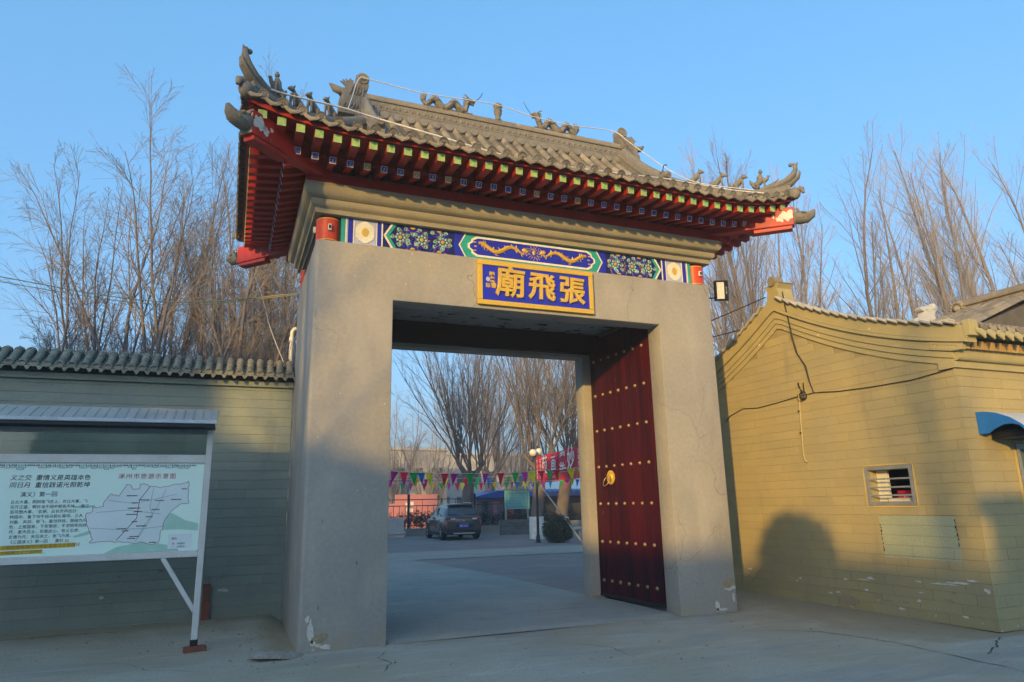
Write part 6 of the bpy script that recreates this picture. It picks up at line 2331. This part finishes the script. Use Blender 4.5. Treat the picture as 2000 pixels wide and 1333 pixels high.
    obj('tailgate_crease', MB().beam(M0 @ Vector((-.70, -.004, .80)), M0 @ Vector((.70, -.004, .80)), .05, .02), CARPAINT, r, bevel=.006)
    obj('plate_recess', MB().box((-.36, -.012, .545), (.36, .02, .70), M0), CARBLACK, r)
    pl = obj('number_plate', MB().box((-.22, -.022, .555), (.22, -.0125, .69), M0), PLATE, r)
    obj('plate_lettering', text_mb('冀F J5578', .098, M0 @ T(0, -.0235, .622) @ FRONT, res=1, align='CENTER', space=.95), WHITE, pl)
    em = MB()
    for pts in (((-.035, .885), (-.028, .83)), ((.035, .885), (.028, .83)), ((-.03, .858), (.03, .858))):
        em.beam(M0 @ Vector((pts[0][0], -.006, pts[0][1])), M0 @ Vector((pts[1][0], -.006, pts[1][1])), .014, .014, up=M0.to_3x3() @ Vector((0, 1, 0)))
    obj('emblem', em, RIM, r, sm=30)
    return r


build_car()

# ------------------------------------------------------------------ courtyard edge: planter wall, fence, hedge
pwl = thing('planter_wall', 'low rendered planter wall along the foot of the iron fence', 'wall', (11, 27.6, 0))
obj('wall', MB().box((7.65, 27.75, -.05), (14.0, 28.4, .36)), PLANTER, pwl, bevel=.01)
obj('coping', MB().box((7.62, 27.72, .362), (14.03, 28.42, .41)), PLANTER, pwl, bevel=.01)
fn = thing('iron_fence', 'black iron railing fence with tall posts behind the parked car', 'fence', (11, 28.1, 0))
for x in (4.4, 8.05, 11.75, 15.4, 19.0):
    p = obj('fence_post', MB().box((x - .06, 28.04, 0), (x + .06, 28.16, 2.15)), IRON, fn)
    obj('post_cap', MB().ball((x, 28.1, 2.2), .055, 8, 6), STEEL, p, sm=60)
for z in (1.90, 1.58, .55):
    obj('fence_rail', MB().box((4.0, 28.08, z - .022), (19.4, 28.12, z + .022)), IRON, fn)
bar_me = shared(MB().box((-.013, -.013, .40), (.013, .013, 1.565)), 'fence_bar', IRON)
scr = MB()
for k in range(4):
    scr.tube([(.08 * math.cos(t), 0, .85 + .18 * k * 0 + .08 * math.sin(t)) for t in lin(0, 6.28, 10)], .012, 4)
scr = MB().tube([(.06 * math.cos(t), 0, .98 + .10 * math.sin(t)) for t in lin(0, 6.28, 11)], .011, 4).tube([(.0, 0, 1.08), (.05, 0, 1.2), (.0, 0, 1.3)], .011, 4).tube([(.0, 0, 1.08), (-.05, 0, 1.2), (.0, 0, 1.3)], .011, 4)
scr_me = shared(scr, 'fence_scroll', IRON, 60)
x = 4.15
k = 0
while x < 19.3:
    inst('fence_bar', bar_me, fn, T(x, 28.1, 0))
    if k % 2:
        inst('fence_scroll', scr_me, fn, T(x + .155, 28.1, 0))
    if k % 6 == 3:
        obj('fence_strut', MB().box((x - .012, 28.09, 1.603), (x + .012, 28.11, 1.877)), IRON, fn)
    x += .31
    k += 1


def leafball(rng, c, r, n, size, mb, shell=.55):
    for _ in range(n):
        d = Vector((rng.gauss(0, 1), rng.gauss(0, 1), rng.gauss(0, 1))).normalized()
        q = (shell + (1 - shell) * rng.random()) * (1 + .08 * math.sin(5 * d.x + 3 * d.z) + .06 * math.sin(9 * d.y))
        p = Vector((c[0] + d.x * r[0] * q, c[1] + d.y * r[1] * q, c[2] + d.z * r[2] * q))
        if p.z < .02:
            continue
        a = off_dir(rng, d, rng.uniform(.3, 1.3))
        b = a.cross(d).normalized()
        s_ = size * rng.uniform(.6, 1.3)
        mb.quad(p - a * s_, p + b * s_ * .45, p + a * s_, p - b * s_ * .45)
    return mb


hr_ = random.Random(41)
hed = MB()
x = 4.2
while x < 18.5:
    h = hr_.uniform(.55, .95)
    leafball(hr_, (x, 28.75 + hr_.uniform(-.2, .2), .35 + h * .55), (.42, .35, h * .6), 260, .07, hed, .2)
    x += hr_.uniform(.34, .6)
o = obj('hedge', hed, LEAF, kind='stuff')
o['label'] = 'dark straggly evergreen hedge growing along the iron fence'
hstem = MB()
x = 4.2
while x < 18.5:
    hstem.tube([(x, 28.75, 0), (x + hr_.uniform(-.1, .1), 28.72, .5), (x + hr_.uniform(-.25, .25), 28.7, 1.2)], [.012, .010, .004], 3)
    x += .09
o = obj('hedge_stems', hstem, TWIGY, kind='stuff')
o['label'] = 'pale bare stems standing through the dark hedge'
bu = thing('round_bush', 'clipped ball shaped evergreen bush beside the lamp post foot', 'bush', (11.6, 17.25, 0))
bm_ = leafball(hr_, (11.6, 17.25, .56), (.62, .62, .58), 5200, .045, MB(), .72)
obj('foliage', bm_, LEAF, bu)
obj('stem', MB().tube([(11.6, 17.25, -.02), (11.6, 17.25, .5)], [.05, .03], 7), BARK, bu)
obj('inner_mass', MB().ball((11.6, 17.25, .56), (.45, .45, .42), 12, 8), M('bush_core_twig', (.02, .022, .015), rough=1), bu)  # dark twig core inside the foliage

# ------------------------------------------------------------------ lamp post, banner, strut
LX, LY = 10.88, 17.64
lp = thing('lamp_post', 'black courtyard lamp post with two milk glass globes holding the banner', 'street lamp', (LX, LY, 0))
obj('column', MB().lathe([(.13, 0), (.13, .05), (.09, .08), (.075, .30), (.055, .36), (.05, 1.2), (.042, 3.2), (.03, 3.5)], (LX, LY, 0), 14), IRON, lp, sm=40)
for s, dz in ((-1, 0.), (1, .06)):
    am = obj('lamp_arm', MB().tube([(LX, LY, 3.40), (LX + s * .04, LY + .03 * s, 3.62), (LX + s * .10, LY + .06 * s, 3.84 + dz), (LX + s * .166, LY + .10 * s, 3.82 + dz), (LX + s * .166, LY + .10 * s, 3.78 + dz)], .018, 6), IRON, lp, sm=60)
    obj('globe', MB().ball((LX + s * .166, LY + .10 * s, 3.62 + dz), .155, 16, 10), GLOBE, am, sm=80)
    obj('globe_cap', MB().lathe([(.07, 0), (.05, .03), (.02, .05)], (LX + s * .166, LY + .10 * s, 3.755 + dz), 10), IRON, am, sm=40)
bn = thing('banner', 'red cloth banner with white brush characters tied to the lamp post', 'banner', (LX - .3, LY - 2.5, 2.9))
BA, BB = Vector((10.86, 17.55, 0)), Vector((9.25, 8.9, 0))


def ban(u, t):
    p = BA.lerp(BB, u)
    nrm = Vector((-.983, .183, 0))
    w = .035 * math.sin(u * 11) + .02 * math.sin(u * 27 + t * 2)
    return (p.x + nrm.x * w, p.y + nrm.y * w, 2.38 + (3.44 - 2.38) * t - .03 * math.sin(math.pi * u))


gb = grid(ban, lin(0, 1, 40), lin(0, 1, 7))
n7 = 7
obj('cloth', gb, BANNER, bn, sm=80)
ux = (BB - BA).normalized()


def banner_m(u, z, lift_=.075):
    p = BA.lerp(BB, u) + Vector((-.983, .183, 0)) * lift_
    return Matrix(((ux.x, 0, -.983, p.x), (ux.y, 0, .183, p.y), (0, 1, 0, z), (0, 0, 0, 1)))


for ch, u, sz in (('苑', .185, .95), ('画', .335, .75), ('墨', .48, .90), ('妙', .60, .95)):
    m_ = banner_m(u, 2.98)
    obj('banner_character', text_mb(ch, sz * .8, m_ @ Matrix.Scale(1.25, 4, (1, 0, 0)), res=1, align='CENTER', offset=.008), WHITE, bn)
for cl, u in (('书法国画', .045), ('装裱文玩', .105), ('三名文房', .70), ('书大家宝', .77)):
    for i, ch in enumerate(cl):
        obj('banner_character', text_mb(ch, .17, banner_m(u, 3.22 - .205 * i), res=1, align='CENTER', offset=.004), WHITE, bn)
obj('banner_line', text_mb('电话 138 0312 5566', .13, banner_m(.33, 2.52), res=1, align='CENTER'), WHITE, bn)
for z in (2.40, 3.43):
    obj('tie', MB().tube([(LX, LY - .05, z), (10.86, 17.54, z)], .012, 5), ROPE, bn)
bp2 = thing('banner_pole', 'thin black pole holding the near end of the red banner', 'pole', (9.22, 8.8, 0))
obj('pole', MB().tube([(9.22, 8.78, 0), (9.22, 8.78, 3.62)], .035, 8), IRON, bp2)
obj('globe', MB().ball((9.22, 8.72, 3.76), .15, 14, 9), GLOBE, bp2, sm=80)
st_ = thing('prop_pole', 'grey pole leaning from the ground against the lamp post behind the bush', 'pole', (12.1, 16.5, 0))
obj('pole', MB().tube([(12.28, 16.45, .0), (11.0, 17.55, 2.30)], .035, 8), STEEL, st_, sm=60)

# ------------------------------------------------------------------ notice board in the yard, kiosk, hoarding, stone block
tb = thing('yard_signboard', 'turquoise painted signboard on posts in front of the blue roofed kiosk', 'signboard', (13.4, 26, 0))
obj('board', MB().box((12.72, 25.97, 1.30), (14.15, 26.03, 2.30)), TEALBOARD, tb, bevel=.01)
obj('board_edge', MB().box((12.83, 25.955, 1.40), (14.04, 25.968, 1.415)).box((12.83, 25.955, 2.10), (14.04, 25.968, 2.115)).box((12.83, 25.955, 1.4155), (12.845, 25.968, 2.0995)).box((14.025, 25.955, 1.4155), (14.04, 25.968, 2.0995)), INK, tb)
yr = random.Random(3)
wr = MB()
for k in range(7):
    x = 12.95
    while x < 13.95:
        w = yr.uniform(.04, .12)
        wr.box((x, 25.962, 1.50 + .08 * k), (x + w, 25.969, 1.525 + .08 * k))
        x += w + yr.uniform(.03, .12)
obj('faded_lettering', wr, M('faded_teal_print', (.07, .22, .26), fine=0), tb, kind='stuff')
obj('roof', MB().prism([(12.55, 2.32), (14.32, 2.32), (14.2, 2.48), (12.67, 2.48)], T(0, 26.15, 0) @ FRONT, 0, .32), STEEL, tb, bevel=.01)
for x in (12.80, 14.07):
    obj('post', MB().box((x - .04, 26.031, 0), (x + .04, 26.10, 2.315)), STEEL, tb)
kk = thing('kiosk', 'small kiosk with blue sheet roof behind the fence', 'kiosk', (15.8, 36, 0))
obj('roof', MB().prism([(13.9, 1.98), (17.9, 1.98), (17.9, 2.06), (17.2, 2.42), (15.6, 2.42), (13.9, 2.04)], T(0, 37.5, 0) @ FRONT, 0, 3.0), ROOFBLUE, kk)
for i in range(14):
    obj('roof_rib', MB().beam((15.55 + .125 * i, 34.48, 2.43), (15.55 + .125 * i, 37.5, 2.43), .03, .03), ROOFBLUE, kk)
obj('wall', MB().box((14.3, 35.0, 0), (17.6, 37.3, 1.975)), M('dark_kiosk_wall', (.12, .11, .13), rough=.7), kk)
for x0, c in ((14.6, WHITE), (15.4, M('purple_poster', (.24, .14, .24))), (16.4, M('orange_poster', (.60, .10, .04))), (16.95, BLACK)):
    obj('window', MB().box((x0, 34.96, .5), (x0 + .45, 34.99, 1.75)), c if x0 > 15 else CARGLASS, kk)
k2 = thing('blue_roof_shelter', 'long shelter with scalloped blue roof at the back right of the yard', 'shelter', (22, 33, 0))
obj('roof', MB().box((16.9, 31.9, 2.02), (27, 34.2, 2.22)), ROOFBLUE, k2)
for i in range(24):
    obj('roof_rib', MB().tube([(17.05 + .42 * i, 31.85, 2.25), (17.05 + .42 * i, 34.2, 2.4)], .10, 8), ROOFBLUE, k2)
obj('wall', MB().box((17.0, 33.5, 0), (26.9, 34.0, 2.015)), M('dark_shelter_wall', (.07, .075, .085), rough=.8), k2)
for i in range(6):
    obj('post', MB().box((17.1 + 1.9 * i, 32.0, 0), (17.2 + 1.9 * i, 32.1, 2.015)), IRON, k2)
hd2 = thing('red_hoarding', 'haze-paled red hoarding wall with white marks beyond the fence', 'hoarding', (10, 40, 0))
obj('panel', MB().box((5.5, 40, 0), (10.0, 40.2, 1.75)).box((10.0, 39.95, 0), (13.0, 40.25, 2.35)), PINKWALL, hd2)
for x, z in ((10.7, 1.55), (11.05, 1.6), (10.75, 1.2), (11.0, 1.15)):
    obj('white_mark', MB().box((x, 39.93, z), (x + .22, 39.945, z + .25)), WHITE, hd2)
sbk = thing('stone_block', 'pale stone plinth block at the left end of the planter', 'block', (6.9, 26.8, 0))
obj('slab', MB().box((5.2, 26.55, .36), (7.45, 27.1, 1.0)), GREYSTONE, sbk, bevel=.012)
obj('slab', MB().box((5.1, 26.48, .20), (7.55, 27.15, .355)), GREYSTONE, sbk, bevel=.012)
obj('slab', MB().box((5.2, 26.52, -.05), (7.5, 27.1, .195)), GREYSTONE, sbk, bevel=.012)
bw = thing('brick_planter', 'dark brick planter box between the car and the whitewashed tree', 'planter', (12.8, 25.5, 0))
for k in range(6):
    n_ = 8
    for i in range(n_):
        x0 = 12.2 + 2.2 * i / n_ - (.13 if k % 2 else 0)
        obj('brick', MB().box((max(12.2, x0 + .006), 25.2, .005 + .13 * k), (min(14.4, x0 + 2.2 / n_ - .006), 25.42, .125 + .13 * k)), M('dark_planter_brick', (.13, .14, .14), rough=.9, rnd=.2), bw)
obj('back', MB().box((12.22, 25.425, 0), (14.38, 25.6, .74)), PLANTER, bw)
lw = thing('yard_wall', 'long low grey wall behind the round bush', 'wall', (18, 26.8, 0))
obj('wall', MB().box((14.5, 25.9, -.05), (26, 26.2, .62)), PLANTER, lw, bevel=.01)
bch = thing('stone_bench', 'pale stone bench half hidden behind the right rear pier', 'bench', (14.3, 20, 0))
obj('seat', MB().box((13.5, 19.6, .40), (15.4, 20.1, .50)), GREYSTONE, bch, bevel=.01)
for x in (13.8, 15.0):
    obj('leg', MB().box((x, 19.68, 0), (x + .22, 20.02, .398)), GREYSTONE, bch, bevel=.01)
mast = thing('utility_mast', 'thin grey twin pole mast far behind the left end of the fence', 'pole', (9.2, 45, 0))
for dx in (0, .35):
    obj('pole', MB().tube([(9.0 + dx, 46, 0), (9.05 + dx * .6, 46, 7.2)], .05, 6), STEEL, mast)
for z in (4.2, 6.4):
    obj('crossarm', MB().box((7.6, 45.95, z), (9.9, 46.05, z + .06)), STEEL, mast)
for k, (x, y, w, d_, h, lb) in enumerate(((17, 66, 9, 8, 7.5, 'hazy pale flat roofed building seen between the courtyard trees'), (30, 80, 16, 10, 8, 'hazy long building far behind the courtyard'), (8.5, 85, 12, 8, 6, 'low hazy building at the far left of the gateway view'))):
    fb_ = thing('far_building', lb, 'building', (x, y, 0))
    obj('wall', MB().box((x - w / 2, y, 0), (x + w / 2, y + d_, h)), FARWALL, fb_)
    obj('roof', MB().box((x - w / 2 - .3, y - .3, h + .002), (x + w / 2 + .3, y + d_ + .3, h + .35)), GREYSTONE, fb_)
    for i in range(int(w / 2.2)):
        for z in (1.2, 4.2):
            if z + 1.5 < h:
                obj('window', MB().box((x - w / 2 + .7 + 2.2 * i, y - .04, z), (x - w / 2 + 1.9 + 2.2 * i, y - .002, z + 1.4)), CARGLASS, fb_)

# ------------------------------------------------------------------ strings of pennants
pcol = [M('pennant_' + n_, c, rough=.6, fine=0, amt=.1) for n_, c in (('yellow', (.80, .68, .02)), ('magenta', (.66, .04, .36)), ('red', (.70, .02, .06)), ('blue', (.02, .20, .62)), ('green', (.02, .48, .10)))]
pen_me = {}
for i, mt in enumerate(pcol):
    for v in range(2):
        mb = MB()
        s_ = 1
        mb.v = [(-.09, .0, 0), (.09, .0, 0), (.052, .012, -.12), (0, .02 + .02 * v, -.30), (-.052, -.008, -.12)]
        mb.f = [(0, 1, 2, 4), (4, 2, 3)]
        pen_me[i, v] = shared(mb, 'pennant', mt)


def bunting(label, a, b, z0, sag, step, size, seed):
    r = random.Random(seed)
    a, b = Vector(a), Vector(b)
    t_ = thing('pennant_string', label, 'bunting', (a + b) / 2)
    pts = [a.lerp(b, u) + Vector((0, 0, -sag * 4 * u * (1 - u))) for u in lin(0, 1, 25)]
    obj('cord', MB().tube(pts, .006, 4), ROPE, t_)
    L = (b - a).length
    u = .15 / L
    rz_ = math.atan2(b.y - a.y, b.x - a.x)
    last = -1
    while u < 1 - .1 / L:
        i = r.randrange(5)
        if i == last:
            i = (i + 2) % 5
        last = i
        p = a.lerp(b, u) + Vector((0, 0, -sag * 4 * u * (1 - u)))
        m = Matrix.Translation(p) @ Matrix.Rotation(rz_ + r.uniform(-.5, .5), 4, 'Z') @ Matrix.Rotation(r.uniform(-.25, .35), 4, 'X') @ Matrix.Rotation(r.uniform(-.12, .12), 4, 'Y') @ Matrix.Scale(size * r.uniform(.9, 1.08), 4)
        inst('pennant', pen_me[i, r.randrange(2)], t_, m)
        u += step * r.choice((.7, .9, 1.0, 1.5)) / L


bunting('nearer string of large coloured pennants across the courtyard', (1.2, 7.4, 2.50), (8.6, 6.6, 2.60), 0, .24, .25, 1.06, 1)
bunting('farther string of small coloured pennants behind the nearer string', (1.5, 14.6, 2.45), (13.0, 13.6, 2.50), 0, .16, .29, .95, 2)
bunting('third string of small coloured pennants rising towards the banner', (1.0, 11.2, 2.42), (10.6, 10.4, 2.72), 0, .22, .38, .88, 3)

# ------------------------------------------------------------------ rope lights and cables on the gate


def spline(pts, k=6):
    pts = [Vector(p) for p in pts]
    out = []
    for i in range(len(pts) - 1):
        p0, p1, p2, p3 = pts[max(0, i - 1)], pts[i], pts[i + 1], pts[min(len(pts) - 1, i + 2)]
        for j in range(k):
            t = j / k
            out.append(.5 * ((2 * p1) + (p2 - p0) * t + (2 * p0 - 5 * p1 + 4 * p2 - p3) * t * t + (3 * p1 - p0 - 3 * p2 + p3) * t ** 3))
    out.append(pts[-1])
    return out


def cable(name, label, pts, r, mat, cat='cable'):
    o = obj(name, MB().tube(spline(pts), r, 6), mat, sm=70)
    tag(o, label, cat)
    return o


cable('rope_light', 'pale rope light hung along the front eave from corner to corner', [(-.96, -1.02, 6.42), (-.62, -.86, 6.44), (-.26, -.72, 6.50), (.20, -.60, 6.55), (.67, -.52, 6.54), (1.43, -.78, 6.29), (2.38, -.92, 6.10), (3.55, -.92, 6.12), (5.08, -.62, 6.38), (6.21, -.62, 6.39), (7.1, -1.02, 6.25)], .012, ROPE, 'rope light')
cable('rope_light', 'pale rope light running along the main ridge over the dragons', [(.39, .45, 7.2), (.52, .95, 7.75), (.63, 1.10, 8.17), (.79, 1.10, 8.20), (1.62, 1.08, 8.14), (2.55, 1.12, 8.22), (3.02, 1.13, 8.24), (3.64, 1.13, 8.16), (4.43, 1.12, 8.14), (5.23, 1.12, 8.19), (5.44, .9, 7.88), (5.66, .25, 7.12), (5.99, -.12, 6.72), (6.51, -.55, 6.49), (7.12, -1.04, 6.28)], .008, ROPE, 'rope light')
cable('guy_wire', 'pale thin cord dropping from the left eave corner to the wall coping', [(-.93, 3.55, 6.3), (-.74, 3.58, 5.74), (-.52, 3.4, 5.11), (-.38, 3.2, 4.56), (-.16, 2.72, 3.88)], .007, ROPE, 'cord')
cable('service_cable', 'yellowed cable strung through the sky from left to the gate side', [(-13.5, 6.6, 7.1), (-9, 5.9, 6.35), (-5.0, 5.2, 5.65), (-2.2, 4.4, 5.18), (-.02, 2.3, 4.92)], .009, YCABLE)
cable('service_cable', 'second yellowed cable sagging just below the first at the left', [(-13.5, 6.6, 7.02), (-9, 5.9, 6.24), (-5.0, 5.2, 5.56), (-2.2, 4.4, 5.13), (-.02, 2.3, 4.90)], .007, YCABLE)
cable('service_cable', 'upper black cable between the gate and the house gable', [(6.18, 2.0, 4.72), (6.9, 1.6, 4.70), (7.66, .35, 5.02)], .010, CABLE)
cable('service_cable', 'lower black cable between the gate and the house gable', [(6.18, 2.1, 4.45), (6.9, 1.8, 4.46), (7.66, 1.0, 4.60)], .010, CABLE)
cable('thin_wire', 'thin white wire down the left cornice edge from the lamp box', [(-.02, .16, 5.12), (-.03, .9, 5.10), (-.04, 1.7, 5.09), (-.03, 2.42, 5.14)], .005, ROPE, 'wire')

# ------------------------------------------------------------------ the street behind the camera (its buildings and trees throw the evening shade, some added only for that)
wb = thing('street_building', 'long three storey building across the street behind the camera', 'building', (-27, -30, 0))
obj('wall', MB().box((-33, -66, 0), (-25, -9.5, 9.1)), FARWALL, wb)
obj('parapet', MB().box((-33.1, -66.1, 9.102), (-24.9, -9.4, 9.75)), FARWALL, wb)
for i in range(20):
    for z in (1.0, 4.0, 7.0):
        obj('window', MB().box((-24.99, -64 + 2.7 * i, z), (-24.95, -62.5 + 2.7 * i, z + 1.5)), CARGLASS, wb)
obj('wall', MB().box((-32.9, -65.9, 9.76), (-25.02, -34.5, 10.42)), FARWALL, wb)  # upper section added to shade the foot of the house
obj('wall', MB().box((-32.9, -23.2, 9.76), (-25.02, -9.55, 12.6)), FARWALL, wb)  # taller section added to shade the wall left of the gate
obj('parapet', MB().box((-33.0, -23.3, 12.602), (-24.95, -9.45, 12.9)), FARWALL, wb)
sh = thing('added_shade_block', 'plain two storey block added unseen behind the camera to shade the ochre house front', 'building', (1, -24, 0))  # invented block, sized so its shadow covers the lower house front
sh_y = -17.4
obj('wall', MB().box((-5.82, -26, 0), (9, sh_y, 5.35)), FARWALL, sh)
obj('parapet', MB().box((-5.92, -26.1, 5.352), (9.1, sh_y + .1, 5.60)), FARWALL, sh)
for i in range(5):
    obj('window', MB().box((-4 + 2.6 * i, sh_y + .005, 1.0), (-2.4 + 2.6 * i, sh_y + .04, 2.6)), CARGLASS, sh)
    obj('window', MB().box((-4 + 2.6 * i, sh_y + .005, 3.6), (-2.4 + 2.6 * i, sh_y + .04, 4.8)), CARGLASS, sh)
GS = 'street trees behind the camera'
for k, (x, y, sd, h, lb) in enumerate(((-13.5, -13.5, 11, 14, 'bare poplar across the street, nearest the left wall'), (-19, -19, 12, 15, 'bare poplar across the street, in front of the long building'), (-11, -23, 13, 13, 'bare poplar behind the added cypress'), (12, -24, 12, 13, 'bare poplar across the street, opposite the house'))):
    tree('street_tree', 'poplar', sd, x, y, h, lb, GS, k * 1.1)
cy = thing('added_shade_cypress', 'round topped cypress added unseen behind the camera to cast a domed shadow', 'tree', (-5.6, -13.85, 0))  # invented tree, crown shaped to throw a domed shadow on the gable
cb_ = MB()
lr = random.Random(5)
leafball(lr, (-5.6, -13.85, 4.70), (.56, .56, .58), 3000, .09, cb_, .5)
leafball(lr, (-5.6, -13.85, 3.4), (.66, .66, 1.5), 5200, .09, cb_, .5)
leafball(lr, (-5.6, -13.85, 1.8), (.62, .62, 1.3), 3600, .09, cb_, .5)
obj('crown', cb_, LEAF, cy)
obj('inner_crown', MB().lathe([(.12, .8), (.46, 1.4), (.50, 3.0), (.48, 4.4), (.36, 4.95), (.05, 5.15)], (-5.6, -13.85, 0), 12), LEAF, cy)
obj('trunk', MB().tube([(-5.6, -13.85, 0), (-5.6, -13.85, 2.4)], [.12, .08], 8), BARK, cy)

# ------------------------------------------------------------------ winter haze
hz = bpy.data.materials.new('haze_air')
hz.use_nodes = True
for n_ in list(hz.node_tree.nodes):
    if n_.type != 'OUTPUT_MATERIAL':
        hz.node_tree.nodes.remove(n_)
pv = hz.node_tree.nodes.new('ShaderNodeVolumePrincipled')
pv.inputs['Color'].default_value = (.92, .93, .97, 1)
pv.inputs['Density'].default_value = .0024
pv.inputs['Anisotropy'].default_value = 0
hz.node_tree.links.new(pv.outputs[0], [n_ for n_ in hz.node_tree.nodes if n_.type == 'OUTPUT_MATERIAL'][0].inputs['Volume'])
o = obj('haze', MB().box((-165, -165, -1.2), (165, 165, 27)), hz, kind='stuff')
o['label'] = 'thin pale winter haze filling the air'
